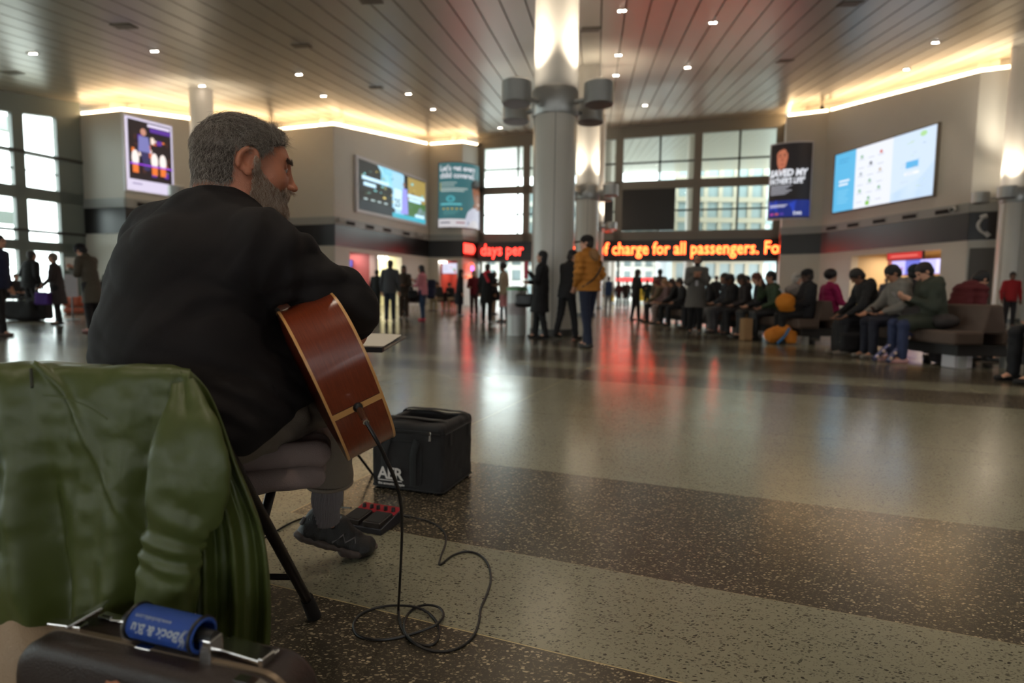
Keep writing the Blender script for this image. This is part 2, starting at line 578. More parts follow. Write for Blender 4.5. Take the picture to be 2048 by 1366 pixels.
_D = seg_frame(D0, D1); _E = seg_frame(D1, E1); _H = seg_frame(G1, I0)
holesD = [(wall_uv(_D, a, 560)[0], wall_uv(_D, c, 560)[0], 3.0) for a, c in ((700, 751), (757, 804))]
holesE = [(wall_uv(_E, 877, 560)[0], wall_uv(_E, 921, 560)[0], 3.0)]
holesH = [(wall_uv(_H, 1700, 560)[0], wall_uv(_H, 1878, 560)[0], 2.95)]
WA = wall_seg('left', A0, A1, ext=(1.4, 0))
WB = wall_seg('left', A1, C0, ext=(0, 1.4))
WC = wall_seg('left', C0, D0, ext=(1.4, 0))
WD = wall_seg('left', D0, D1, ext=(0, 1.4), holes=holesD)
WE = wall_seg('left', D1, E1, ext=(1.4, 0), holes=holesE)
WF = wall_seg('left', E1, S0, ext=(0, 1.4))
WR = wall_seg('right', S1, G0, ext=(1.4, 0))
WG = wall_seg('right', G0, G1, ext=(0, 1.4), m=M_wall)
WH = wall_seg('right', G1, I0, ext=(1.4, 0), holes=holesH)
WI = wall_seg('right', I0, I1, ext=(0, 1.4), m=M_pier)
WJ = wall_seg('right', I1, J1)

# warm light strips lying on the tops of the walls
M_cove = emis('cove_glow', (1.0, 0.68, 0.36), 10)
for i, (p, q) in enumerate(((A0, A1), (A1, C0), (C0, D0), (D0, D1), (D1, E1), (E1, S0), (S1, G0), (G0, G1), (G1, I0), (I0, I1))):
    M, L = seg_frame(p, q)
    mb = MB(); za, zb = ZW(*p), ZW(*q); h = 0.13
    e = .05; g = (zb - za) / L * e; za += g + .02; zb += .02 - g
    vs = [(e, za, -.3), (L - e, zb, -.3), (L - e, zb, -.12), (e, za, -.12), (e, za + h, -.3), (L - e, zb + h, -.3), (L - e, zb + h, -.12), (e, za + h, -.12)]
    mb.add([M @ Vector(v) for v in vs], [(0, 1, 2, 3), (4, 7, 6, 5), (0, 4, 5, 1), (1, 5, 6, 2), (2, 6, 7, 3), (3, 7, 4, 0)])
    nm = ['above the wall beside the left windows', 'above the portrait poster on the left', 'on the wall top just behind the guitarist\'s forehead', 'above the big left landscape screen',
          'above the teal poster', 'above the return beside the far left window', 'on the short return beside the far right window', 'above the dark curved poster', 'above the big white and blue map screen', 'above the pier with the telephone sign'][i]
    prop(mb.build('light_strip', M_cove), 'warm glowing light strip ' + nm, 'light', 'warm strips on the wall tops')

# far glazed wall with the lettered sign band
MS, LS = seg_frame(S0, S1)


def spx(px, yy=450):
    """distance along the sign wall seen at picture column px"""
    r = ray(px, yy); d = Vector((S1[0] - S0[0], S1[1] - S0[1])).normalized()
    # S0 + d*u = k*r
    det = d.x * (-r.y) - d.y * (-r.x)
    return (-S0[0] * (-r.y) - (-S0[1]) * (-r.x)) / det


def sz(px, py):
    u = spx(px, py); Yw = S0[1] + (S1[1] - S0[1]) / LS * u
    return at(px, py, Yw).z


ZTH = 5.4
mb = MB()


def mbox(mb, x0, x1, y0, y1, z0=-0.12, z1=0.12, M=MS): mb.box(x0, x1, y0, y1, z0, z1, M=M)


zt0, zt1 = ZC(*S0) + .2, ZC(*S1) + .2
zg = sz(1300, 268)
mb.add([MS @ Vector(v) for v in ((0, zt0 - 1.0, .15), (LS, zt1 - 0.95, .15), (LS, zt1, .15), (0, zt0, .15), (0, zt0 - 1.0, -.15), (LS, zt1 - .95, -.15), (LS, zt1, -.15), (0, zt0, -.15))],
       [(0, 1, 2, 3), (4, 7, 6, 5), (0, 4, 5, 1), (1, 5, 6, 2), (2, 6, 7, 3), (3, 7, 4, 0)])
mbox(mb, 0, LS, BT, 4.95)
ybeam = sz(1300, 370)
mbox(mb, 0, LS, ybeam - .27, ybeam + .27)
for px in (962, 1052, 1192 + 44, 1391, 1553):
    u = spx(px); mbox(mb, u - .24, u + .24, BT, 11.6)
fr = mb.build('window_1', M_frame, kind='structure')
mb = MB()
for px in (1035, 1316, 1473): u = spx(px); mbox(mb, u - .06, u + .06, BT, 11.6, -.05, .05)
for py in (325, 422): z = sz(1300, py); mbox(mb, 0, LS, z - .05, z + .05, -.05, .05)
u0 = spx(1190); mbox(mb, u0 - .06, u0 + .06, BT, 11.6, -.05, .05)
mb.build('window_frame', M_thin, fr)
gm = bpy.data.materials.new('glass'); gm.use_nodes = True
gn = gm.node_tree.nodes; gl = gm.node_tree.links
for x in list(gn): gn.remove(x)
out = gn.new('ShaderNodeOutputMaterial'); tr = gn.new('ShaderNodeBsdfTransparent'); gs = gn.new('ShaderNodeBsdfGlossy'); mx = gn.new('ShaderNodeMixShader'); fz = gn.new('ShaderNodeFresnel')
tr.inputs[0].default_value = (0.86, 0.94, 0.91, 1); gs.inputs['Roughness'].default_value = 0.02; fz.inputs[0].default_value = 1.45
gl.new(fz.outputs[0], mx.inputs[0]); gl.new(tr.outputs[0], mx.inputs[1]); gl.new(gs.outputs[0], mx.inputs[2]); gl.new(mx.outputs[0], out.inputs[0])
mb = MB(); mb.add([MS @ Vector(v) for v in ((0, BT, 0), (LS, BT, 0), (LS, 11.7, 0), (0, 11.7, 0))], [(0, 1, 2, 3)]); mb.build('pane', gm, fr)

# lettered sign band over the doors
sign = thing('led_message_sign', 'long black message board with glowing red orange letters over the far doors', 'sign', (0, 0, 0))
mb = MB(); mbox(mb, 0, LS, 3.12, BT + .02, -.1, .42)
mb.build('casing', M_band, sign)
M_led = emis('led_letters', (1.0, 0.055, 0.012), 9)
M_led2 = emis('led_letters_red', (1.0, 0.03, 0.02), 4)


def led(s, pxa, pxb, m):
    """letters fitted between two picture columns of the board"""
    ua, ub = spx(pxa, 500), spx(pxb, 500)
    t = MB(); text_into(t, s, 1.0, Matrix(), bold=0.016, depth=0.0, spacing=1.02)
    xs = [v[0] for v in t.v]; sx = (ub - ua) / (max(xs) - min(xs)); x0 = min(xs)
    M = MS @ frame((ua - x0 * sx, 3.45, 0.45), (sx, 0, 0), (0, 1.08, 0), (0, 0, 1))
    t.v = [tuple(M @ Vector(v)) for v in t.v]
    t.build('letters', m, sign)


led('days per', 966, 1050, M_led2)
led('free', 1110, 1180, M_led)
led('of charge for all passengers. Fo', 1197, 1556, M_led)
# end of the message runs round the left corner
MF, LF = seg_frame(E1, S0)
mb = MB(); mb.box(0.0, LF, BB, BT, 0.02, .12, M=MF); mb.build('side_casing', M_band, sign)
mb = MB(); pts = [(0.02, 3.5), (1.15, 3.5), (1.4, 3.7), (1.4, 3.95), (1.15, 4.15), (0.02, 4.15)]
mb.prism(pts, MF, .13, .14); mb.build('side_letters', M_led2, sign)

# black video panels in the far glazing
for (pa, pb, lab) in ((1186, 1226, 'narrow dark video panel in the far window beside the thick frame'), (1244, 1349, 'wide dark video panel in the middle of the far window')):
    mb = MB(); mbox(mb, spx(pa), spx(pb), 4.97, ybeam - .3, .14, .3)
    prop(mb.build('video_screen', mat('video_dark', (0.012, 0.011, 0.010), 0.35)), lab, 'screen', 'dark panels in the far window')

# doors and glass below the sign
mb = MB()
for px in (962, 1052, 1142, 1236, 1391, 1553): u = spx(px, 560); mbox(mb, u - .07, u + .07, 0, 3.12, -.08, .08)
mbox(mb, 0, LS, 3.0, 3.12, -.08, .08)
mb.build('door_1', M_frame, kind='structure')

# left glazed wall
L0 = (-31.0, -1.0)
L0 = (A0[0] - 0.42 * 38, A0[1] - 38)
ML, LL = seg_frame(L0, A0)
mb = MB()
def lbox(x0, x1, y0, y1, t=.14): mb.box(x0, x1, y0, y1, -t, t, M=ML)
lbox(LL - .95, LL, 0, 9)
_um = wall_uv((ML, LL), 34, 300)[0]; _sp = LL - .95 - _um
for kk in range(1, 14): lbox(LL - .95 - _sp * kk - .2, LL - .95 - _sp * kk + .2, 0, 9)
lbox(0, LL, 4.42, 4.9); lbox(0, LL, 2.35, 2.75)
zt0, zt1 = ZC(*L0) + .2, ZC(*A0) + .2
mb.add([ML @ Vector(v) for v in ((0, zt0 - 1.0, .16), (LL, zt1 - .95, .16), (LL, zt1, .16), (0, zt0, .16), (0, zt0 - 1.0, -.16), (LL, zt1 - .95, -.16), (LL, zt1, -.16), (0, zt0, -.16))],
       [(0, 1, 2, 3), (4, 7, 6, 5), (0, 4, 5, 1), (1, 5, 6, 2), (2, 6, 7, 3), (3, 7, 4, 0)])
fr = mb.build('window_2', M_framel, kind='structure')
mb = MB(); lbox(0, LL, 6.2, 6.32, .2); lbox(0, LL, 3.1, 3.2, .2); lbox(0, LL, 5.55, 5.6, .05); mb.build('window_frame', M_thin, fr)
mb = MB(); mb.add([ML @ Vector(v) for v in ((0, 0, 0), (LL, 0, 0), (LL, 9, 0), (0, 9, 0))], [(0, 1, 2, 3)]); mb.build('pane', gm, fr)

# ------------------------------------------------------------------ columns with drum uplights
M_glow = emis('lamp_lens', (1.0, 0.93, 0.8), 9)


def column(x, y, label, spots=True):
    t = thing('round_column', label, 'column', (x, y, 0), 0, 'white round columns of the hall')
    zt = ZC(x, y) + .25; r = 0.44
    mb = MB(); mb.lathe([(r, .14), (r, 4.45)], 48); mb.lathe([(r, 4.98), (r, zt)], 48)
    mb.build('shaft', M_white, t, smooth=True)
    mb = MB()
    for a in (-PI / 2 - .05, PI / 2, 0.4, PI + .3): mb.box(r - .002, r + .004, -.006, .006, .14, 4.45, M=Matrix.Rotation(a, 4, 'Z'))
    mb.build('panel_seam', mat('seam', srgb((90, 84, 76)), .6), t)
    mb = MB(); mb.lathe([(r + .015, 0), (r + .015, .14)], 48); mb.build('base_ring', M_steel_d, t, smooth=True)
    mb = MB(); mb.lathe([(r + .02, 4.45), (r + .035, 4.47), (r + .035, 4.96), (r + .02, 4.98)], 48)
    mb.build('collar', M_steel, t, smooth=True)
    for sx, sy in ((-1, -1), (1, -1), (-1, 1), (1, 1)):
        ox, oy = sx * .80, sy * .60
        mb = MB(); mb.lathe([(.0, .0), (.27, 0), (.29, .02), (.29, .40), (.27, .42), (.25, .42), (.25, .33), (0, .33)], 32, M=Matrix.Translation((ox, oy, 4.54)))
        mb.tube([(ox * .4, oy * .4, 4.70), (ox * .8, oy * .8, 4.70)], .05, 10)
        d = mb.build('drum_lamp', M_steel, t, smooth=True)
        mb = MB(); mb.lathe([(0, 4.885), (.10, 4.93), (.17, 4.945), (.235, 4.90), (.235, 4.88)], 24, M=Matrix.Translation((ox, oy, 0)))
        g = mb.build('lens', M_glow, d, smooth=True)
        mb = MB(); mb.lathe([(0, 4.536), (.27, 4.536)], 28, M=Matrix.Translation((ox, oy, 0)), cap=False); mb.build('underside', M_steel_d, d)
        if spots:
            ld = bpy.data.lights.new('uplight', 'SPOT'); ld.energy = 260; ld.color = (1, .90, .74); ld.spot_size = R(75); ld.spot_blend = .7; ld.shadow_soft_size = .12
            lo = bpy.data.objects.new('uplight', ld); COL.objects.link(lo); lo.parent = t; lo.location = (ox, oy, 5.02)
            dirv = Vector((-ox * .35, -oy * .35, 1.0)); lo.rotation_euler = dirv.to_track_quat('-Z', 'Y').to_euler()
    return t


column(.83, 12.35, 'nearest tall white round column with four drum lamps in the middle')
column(2.82, 22.9, 'second white round column directly behind the nearest one')
column(4.8, 34.4, 'farthest white round column in front of the dark window panels')
column(-12.7, 24.4, 'white round column rising behind the guitarist\'s head near the left wall')
column(18.75, 22.3, 'white round column cut off by the right edge beside the telephone sign')

# downlights, vents and sprinklers in the ceiling
dl = [(66, 106), (309, 101), (404, 171), (598, 148), (647, 191), (817, 187), (866, 218), (1244, 20), (1426, 44), (1237, 109), (1375, 134), (1232, 150), (1871, 84), (1813, 138), (1290, 210), (1000, 255)]


def ceil_pt(px, py):
    r = ray(px, py)
    k = (6.42 - CAM_H) / (r.z - 0.047 * r.x - 0.126 * r.y)
    return Vector((0, 0, CAM_H)) + r * k


M_dl = emis('downlight_glow', (1.0, 0.9, 0.78), 22)
dlp = [ceil_pt(px, py) for px, py in dl]
for gx in (-7.0, -3.2, .6, 4.4, 8.2):  # extra unseen downlights over the viewer, added to light the foreground from above
    for gy in (-5.0, -1.0, 3.0, 6.6): dlp.append(Vector((gx + .14 * gy, gy, ZC(gx + .14 * gy, gy))))
nrm = Vector((-0.047, -0.126, 1)).normalized(); slx = Vector((1, 0, .047)).normalized(); sly = nrm.cross(slx)
for i, c in enumerate(dlp):
    t = thing('downlight', 'small recessed ceiling downlight with two bright bulbs', 'light', c, 0, 'recessed downlights in the slatted ceiling')
    M = frame((0, 0, -.012), slx, sly, nrm)
    MB().box(-.15, .15, -.09, .09, -.01, .02, M=M).build('trim_plate', mat('dl_trim', srgb((190, 180, 165)), .4), t)
    mb = MB()
    for s in (-1, 1): mb.lathe([(0, -.02), (.045, -.02), (.045, 0)], 14, M=M @ Matrix.Translation((s * .06, 0, 0)))
    mb.build('bulb', M_dl, t)
    if i >= 16 or i in (0, 1, 3, 5, 7, 8, 9, 12, 13, 15):
        ld = bpy.data.lights.new('down', 'SPOT'); ld.energy = 80 if i < 16 else 88; ld.color = (1, .86, .68); ld.spot_size = R(95); ld.spot_blend = .8; ld.shadow_soft_size = .08
        lo = bpy.data.objects.new('down', ld); COL.objects.link(lo); lo.parent = t; lo.location = (0, 0, -.08)
for px, py in ((248, 52), (603, 91), (752, 175), (25, 145), (1181, 59), (1700, 7), (742, 1), (1570, 122)):
    c = ceil_pt(px, py); M = frame((0, 0, -.012), slx, sly, nrm)
    t = thing('air_vent', 'small grey square air grille set in the slatted ceiling', 'vent', c, 0, 'grilles in the ceiling')
    MB().box(-.28, .28, -.2, .2, -.01, .02, M=M).build('grille', mat('vent_grey', srgb((108, 98, 84)), .6), t)
# ------------------------------------------------------------------ posters, screens and wall fittings
_E = {}


def E_(c, s=1.0):
    k = (tuple(c), s)
    if k not in _E:
        _E[k] = emis('lit_%d_%d_%d_%d' % (*c, int(s * 100)), srgb(c), s)
    return _E[k]


class Pic:
    """pictures and lettering on a flat or curved panel; u along, v up, both 0..1"""
    def __init__(s, name, label, cat, S, w, h, group=None, st=1.0):
        s.S = S; s.w = w; s.h = h; s.L = {}; s.st = st
        s.t = thing(name, label, cat, (0, 0, 0), 0, group)
        s.k = 0

    def lay(s, c, part='picture'):
        m = E_(c, s.st) if isinstance(c, tuple) else c
        key = (m.name, part)
        if key not in s.L: s.L[key] = (MB(), m, part)
        s.k += 1
        return s.L[key][0]

    def off(s): return 0.03 + 0.0015 * s.k

    def rect(s, u0, v0, u1, v1, c, part='picture'):
        mb = s.lay(c, part); nseg = max(1, int(abs(u1 - u0) * 16)); o = s.off()
        for i in range(nseg):
            a = u0 + (u1 - u0) * i / nseg; b = u0 + (u1 - u0) * (i + 1) / nseg
            mb.add([s.S(a, v0, o), s.S(b, v0, o), s.S(b, v1, o), s.S(a, v1, o)], [(0, 1, 2, 3)])

    def poly(s, pts, c, part='picture'):
        o = s.off(); mb = s.lay(c, part)
        n_ = len(pts); cu = sum(p[0] for p in pts) / n_; cv = sum(p[1] for p in pts) / n_; vs = []; fs = []
        for f in (1, .66, .33): vs += [s.S(cu + (u - cu) * f, cv + (v - cv) * f, o) for u, v in pts]
        vs.append(s.S(cu, cv, o))
        for r_ in (0, 1): fs += [(r_ * n_ + i, r_ * n_ + (i + 1) % n_, (r_ + 1) * n_ + (i + 1) % n_, (r_ + 1) * n_ + i) for i in range(n_)]
        fs += [(2 * n_ + i, 2 * n_ + (i + 1) % n_, 3 * n_) for i in range(n_)]
        mb.add(vs, fs)

    def oval(s, cu, cv, ru, rv, c, part='picture', n=18):
        s.poly([(cu + ru * math.cos(2 * PI * k / n), cv + rv * math.sin(2 * PI * k / n)) for k in range(n)], c, part)

    def text(s, txt, u, v, size, c, bold=0.02, stretch=1.0, shear=0.0):
        mb = s.lay(c, 'lettering'); o = s.off() + .004
        t = MB(); text_into(t, txt, size, Matrix(), bold=bold * size, depth=0, shear=shear)
        mb.add([s.S(u + x * stretch / s.w, v + y / s.h, o) for x, y, z in t.v], t.f)

    def lines(s, u, v, wd, n, dv, th, c):
        for i in range(n): s.rect(u, v - i * dv, u + wd * (1 - .25 * ((i * 7) % 3) / 2), v - i * dv + th, c, 'lettering')

    def done(s):
        cnt = {}
        for mb, m, part in s.L.values():
            mb.build(part, m, s.t)
        return s.t


def flat_S(W, a, b):
    """a, b picture points of lower-left / upper-right corners on a wall"""
    (x0, z0), (x1, z1) = wall_uv(W, *a), wall_uv(W, *b)
    M = W[0]
    return (lambda u, v, o: M @ Vector((x0 + (x1 - x0) * u, z0 + (z1 - z0) * v, o + .05))), x1 - x0, z1 - z0


def arc_S(P0, P1, z0, z1, sag):
    P0 = Vector(P0[:2]); P1 = Vector(P1[:2]); d = P1 - P0; L = d.length; dn = d.normalized(); nn = Vector((dn.y, -dn.x))
    if nn.y > 0: nn = -nn
    rr = (L * L / 4 + sag * sag) / (2 * sag); half = math.asin(min(1, L / 2 / rr)); c = (P0 + P1) / 2 - nn * (rr - sag)

    def S(u, v, o):
        a = (u - .5) * 2 * half; q = c + (dn * math.sin(a) + nn * math.cos(a)) * (rr + o)
        return Vector((q.x, q.y, z0 + (z1 - z0) * v))
    return S, 2 * half * rr, z1 - z0


def add_frame(p, c, bw=.09, depth=.2, under=None):
    mb = MB(); S = p.S; N = 16
    for (v0, v1) in ((-bw / p.h, 0), (1, 1 + bw / p.h)):
        for i in range(N):
            q = [S(i / N, v0, -depth), S((i + 1) / N, v0, -depth), S((i + 1) / N, v1, -depth), S(i / N, v1, -depth), S(i / N, v0, .05), S((i + 1) / N, v0, .05), S((i + 1) / N, v1, .05), S(i / N, v1, .05)]
            mb.add(q, [(0, 3, 2, 1), (4, 5, 6, 7), (0, 1, 5, 4), (2, 3, 7, 6)])
    for (u0, u1) in ((-bw / p.w, 0), (1, 1 + bw / p.w)):
        v0, v1 = -bw / p.h, 1 + bw / p.h
        q = [S(u0, v0, -depth), S(u1, v0, -depth), S(u1, v1, -depth), S(u0, v1, -depth), S(u0, v0, .05), S(u1, v0, .05), S(u1, v1, .05), S(u0, v1, .05)]
        mb.add(q, [(0, 3, 2, 1), (4, 5, 6, 7), (0, 1, 5, 4), (1, 2, 6, 5), (2, 3, 7, 6), (3, 0, 4, 7)])
    for i in range(N):     # backing
        mb.add([S(i / N, 0, 0), S((i + 1) / N, 0, 0), S((i + 1) / N, 1, 0), S(i / N, 1, 0)], [(0, 1, 2, 3)])
    mb.build('frame', c, p.t)


WHT = (235, 238, 245)
# portrait poster, left
S, w_, h_ = flat_S(WB, (252, 379), (341, 254))
p = Pic('lit_poster', 'portrait lit poster with a seated figure among orange and purple lights, left wall', 'poster', S, w_, h_, st=.6)
p.rect(0, 0, 1, 1, (214, 205, 228)); p.rect(.06, .16, .97, .97, (28, 18, 24))
rs = random.Random(3)
for i in range(36):
    u, v = .08 + .8 * rs.random(), .22 + .5 * rs.random()
    c = rs.choice([(230, 120, 50), (150, 60, 40), (250, 225, 210), (90, 45, 150), (70, 40, 34), (200, 90, 40)])
    p.rect(u, v, min(.95, u + .03 + .08 * rs.random()), v + .02 + .07 * rs.random(), c)
for u in (.1, .5, .68): p.oval(u + .08, .45, .075, .11, (250, 236, 230)); p.rect(u + .02, .25, u + .14, .36, (236, 120, 50))
p.oval(.36, .82, .06, .05, (196, 140, 120)); p.poly([(.26, .76), (.46, .76), (.5, .55), (.24, .55)], (120, 120, 180)); p.poly([(.28, .55), (.46, .55), (.48, .3), (.36, .3)], (50, 46, 90))
p.rect(.5, .84, .95, .9, (90, 50, 150)); p.lines(.45, .91, .48, 1, .05, .035, (235, 225, 250)); p.rect(.06, .36, .97, .38, (150, 60, 220)); p.lines(.1, .09, .2, 1, .1, .015, (130, 120, 160))
add_frame(p, mat('frame_white', srgb((214, 212, 216)), .4), .06); p.done()

# big landscape screen, left
S, w_, h_ = flat_S(WD, (711, 424), (846, 366))
(xa, za), (xb, zb) = wall_uv(WD, 712, 320), wall_uv(WD, 847, 362)
(xc, zc), (xd, zd) = wall_uv(WD, 712, 420), wall_uv(WD, 847, 447)
zlo, zhi = (zc + zd) / 2, (za + zb) / 2
M_ = WD[0]; w_, h_ = xb - xa, zhi - zlo
S = lambda u, v, o, M=M_, x0=xa, x1=xb, z0=zlo, z1=zhi: M @ Vector((x0 + (x1 - x0) * u, z0 + (z1 - z0) * v, o + .1))
p = Pic('video_screen', 'wide lit wall screen showing a city street and blue sky, left of the teal poster', 'screen', S, w_, h_, st=.75)
p.rect(0, 0, 1, 1, (24, 22, 20)); p.rect(.3, .62, .62, 1, (110, 180, 205)); p.poly([(.25, 1), (.62, 1), (.62, .58), (.42, .62)], (150, 205, 225))
p.rect(.46, .03, .64, .98, (150, 195, 220)); p.rect(.7, .45, 1, .98, (150, 130, 70)); p.rect(.66, .05, 1, .45, (70, 105, 60)); p.poly([(.8, .1), (1, .04), (1, .3), (.9, .35)], (120, 140, 150))
p.rect(0, 0, .5, .2, (30, 38, 42)); p.rect(.46, 0, 1, .1, (60, 160, 180))
rs = random.Random(5)
for i in range(60):
    u, v = rs.random() * .95, .2 + rs.random() * .65
    if .46 < u < .64: continue
    p.rect(u, v, u + .012 + .03 * rs.random(), v + .015 + .04 * rs.random(), rs.choice([(120, 190, 190), (210, 190, 110), (60, 70, 50), (40, 36, 30), (90, 120, 110), (150, 160, 110), (50, 90, 90)]))
p.poly([(.57, .1), (.69, .12), (.67, .68), (.6, .68)], (140, 140, 215)); p.oval(.625, .76, .022, .05, (120, 90, 80))
p.rect(.47, .18, .585, .62, (190, 225, 240)); p.text('25', .475, .24, h_ * .24, (20, 50, 70), .02)
for u, v, wd in ((.03, .62, .36), (.05, .5, .16), (.68, .52, .28), (.7, .43, .2), (.8, .1, .16)): p.rect(u, v, u + wd, v + .07, (190, 228, 250), 'lettering')
for i in range(4): p.rect(.05 + .09 * i, .22, .1 + .09 * i, .25, (170, 190, 190))
add_frame(p, mat('frame_white', (1, 1, 1)), .16, .16); p.done()

# curved teal poster round the left corner
pe = wall_uv(WE, 879, 400); Pa = WE[0] @ Vector((pe[0], 0, .12)); Pb = at(957, 400, 41.0)
zt_, zb_ = at(879, 327, Pa.y).z, at(879, 455, Pa.y).z
S, w_, h_ = arc_S(Pa, Pb, zb_, zt_, .95)
p = Pic('curved_poster', 'curved teal poster with a smiling child in white, right end of the left wall', 'poster', S, w_, h_, st=.42)
p.rect(0, 0, 1, 1, (62, 116, 122)); p.rect(0, 0, 1, .13, (226, 222, 226))
p.text("Let's get every", .04, .875, .50, WHT, .035, .86); p.text('child covered.', .04, .765, .50, WHT, .035, .88)
p.lines(.06, .68, .3, 2, .04, .018, (170, 190, 185)); p.lines(.06, .59, .5, 2, .035, .02, (190, 205, 200)); p.rect(.04, .57, .055, .7, (200, 180, 60))
p.oval(.25, .44, .08, .05, (90, 190, 200)); p.oval(.25, .44, .045, .028, (60, 130, 140)); p.rect(.06, .345, .45, .37, (110, 210, 220), 'lettering')
for i in range(5):
    cu, cv = .12 + .08 * i, .285
    p.poly([(cu + (.03 if k % 2 == 0 else .012) * math.sin(k * PI / 5), cv + (.018 if k % 2 == 0 else .008) * math.cos(k * PI / 5)) for k in range(10)], (230, 200, 60), 'lettering')
p.lines(.12, .245, .28, 3, .024, .012, (90, 150, 150))
p.lines(.05, .06, .2, 1, .1, .02, (90, 90, 110)); p.lines(.35, .06, .16, 1, .1, .02, (160, 90, 110)); p.rect(.57, .045, .585, .085, (40, 40, 50))
p.poly([(.52, .13), (.56, .24), (.66, .31), (.78, .33), (.99, .30), (.99, .0), (.52, .0)], (214, 216, 232)); p.poly([(.68, .32), (.8, .28), (.97, .32), (.97, .36), (.7, .38)], (150, 98, 70))
p.poly([(.66, .62), (.68, .5), (.73, .38), (.82, .30), (.94, .30), (.99, .4), (.99, .62), (.85, .68)], (158, 100, 70))
p.poly([(.64, .61), (.64, .70), (.70, .755), (.82, .775), (.93, .75), (.985, .69), (.985, .60), (.82, .612)], (34, 26, 24))
for cu in (.79, .93): p.oval(cu, .505, .026, .011, (40, 28, 24)); p.rect(cu - .035, .53, cu + .035, .54, (60, 36, 28))
p.oval(.875, .45, .02, .015, (120, 72, 52)); p.oval(.87, .385, .05, .015, (240, 225, 215)); p.rect(.0, -.02, .001, -.01, (0, 0, 0))
add_frame(p, mat('poster_edge', srgb((150, 130, 124)), .5), .05, .12); p.done()

# curved dark poster round the right corner
Pa = at(1541, 360, 33.3); q = wall_uv(WG, 1622, 360); Pb = WG[0] @ Vector((q[0], 0, .14))
zt_, zb_ = at(1622, 285, Pb.y).z, at(1622, 436, Pb.y).z
S, w_, h_ = arc_S(Pa, Pb, zb_, zt_, .32)
p = Pic('curved_poster', 'curved black and blue poster with a man\'s face and bold white capitals', 'poster', S, w_, h_, st=.52)
p.rect(0, 0, 1, 1, (20, 16, 18)); p.rect(0, .02, 1, .24, (22, 40, 120)); p.poly([(.3, .25), (.42, .22), (.62, .05), (.66, .24)], (40, 70, 190)); p.poly([(.02, .24), (.2, .25), (.24, .06), (.02, .1)], (34, 60, 170))
p.poly([(.16, .86), (.17, .74), (.22, .66), (.3, .64), (.38, .7), (.42, .8), (.42, .9), (.3, .95), (.2, .93)], (190, 112, 84)); p.poly([(.15, .86), (.18, .94), (.3, .975), (.31, .925), (.19, .895)], (34, 22, 20)); p.poly([(.3, .975), (.41, .95), (.43, .88), (.40, .86), (.38, .915), (.30, .925)], (34, 22, 20))
for cu in (.235, .35): p.oval(cu, .835, .024, .009, (40, 26, 24)); p.rect(cu - .035, .855, cu + .035, .863, (60, 34, 28))
p.poly([(.28, .82), (.31, .82), (.32, .765), (.27, .765)], (160, 88, 66)); p.rect(.25, .715, .34, .726, (130, 56, 50)); p.poly([(.2, .66), (.38, .68), (.42, .6), (.2, .6)], (110, 64, 50))
p.text('SAVED MY', .0, .565, .50, WHT, .05, .80, .15); p.text("FATHER'S LIFE\"", .0, .465, .42, WHT, .04, .64, .15)
p.lines(.04, .43, .5, 6, .022, .011, (170, 170, 178)); p.lines(.04, .17, .42, 2, .02, .012, (200, 200, 220)); p.text('DAS', .6, .045, .22, WHT, .03)
for i, c in enumerate(((190, 60, 140), (200, 90, 60), (90, 60, 160))): p.rect(.06 + .12 * i, .045, .14 + .12 * i, .07, c)
add_frame(p, mat('frame_white', (1, 1, 1)), .07, .12); p.done()

# big white and blue map screen, right
(xa, za), (xb, zb) = wall_uv(WH, 1674, 316), wall_uv(WH, 1880, 243)
(xc, zc), (xd, zd) = wall_uv(WH, 1671, 428), wall_uv(WH, 1872, 387)
zlo, zhi = (zc + zd) / 2, (za + zb) / 2
x0_, x1_ = (xa + xc) / 2, (xb + xd) / 2
w_, h_ = x1_ - x0_, zhi - zlo
S = lambda u, v, o, M=WH[0], x0=x0_, x1=x1_, z0=zlo, z1=zhi: M @ Vector((x0 + (x1 - x0) * u, z0 + (z1 - z0) * v, o + .1))
p = Pic('map_screen', 'big bright white and blue wall screen with small icons and a map, right wall', 'screen', S, w_, h_, st=.60)
p.rect(0, 0, 1, 1, (228, 232, 242)); p.rect(0, 0, .24, 1, (88, 178, 222)); p.rect(.62, 0, 1, 1, (205, 222, 242)); p.poly([(.62, 0), (1, 0), (1, .5), (.9, .3), (.62, .12)], (170, 200, 232))
p.lines(.06, .5, .12, 2, .06, .03, WHT); p.lines(.05, .88, .12, 2, .05, .012, (60, 140, 190)); p.lines(.05, .34, .13, 5, .05, .012, (140, 205, 235))
for r_ in range(6):
    for c_ in range(3):
        u, v = .31 + .1 * c_, .84 - .14 * r_
        cc_ = rs.choice([(60, 60, 70), (150, 160, 170), (200, 90, 80), (120, 170, 130), (40, 40, 50), (190, 170, 150)])
        if (r_ + c_) % 2 == 0: p.oval(u, v, .014, .028, cc_)
        p.rect(u - .03, v - .05, u + .03, v - .04, (170, 176, 186), 'lettering')
p.oval(.4, .06, .022, .04, (130, 190, 80)); p.rect(.76, .46, .87, .56, (90, 175, 225)); p.oval(.9, .92, .03, .04, (170, 215, 150)); p.rect(.75, .36, .88, .4, (240, 240, 245))
for i in range(14): u, v = .64 + .3 * rs.random(), .15 + .7 * rs.random(); p.rect(u, v, u + .02 + .05 * rs.random(), v + .012, rs.choice([(150, 170, 190), (190, 205, 215), (190, 215, 185)]))
add_frame(p, mat('frame_warm', srgb((120, 110, 98)), .5), .06, .14); p.done()

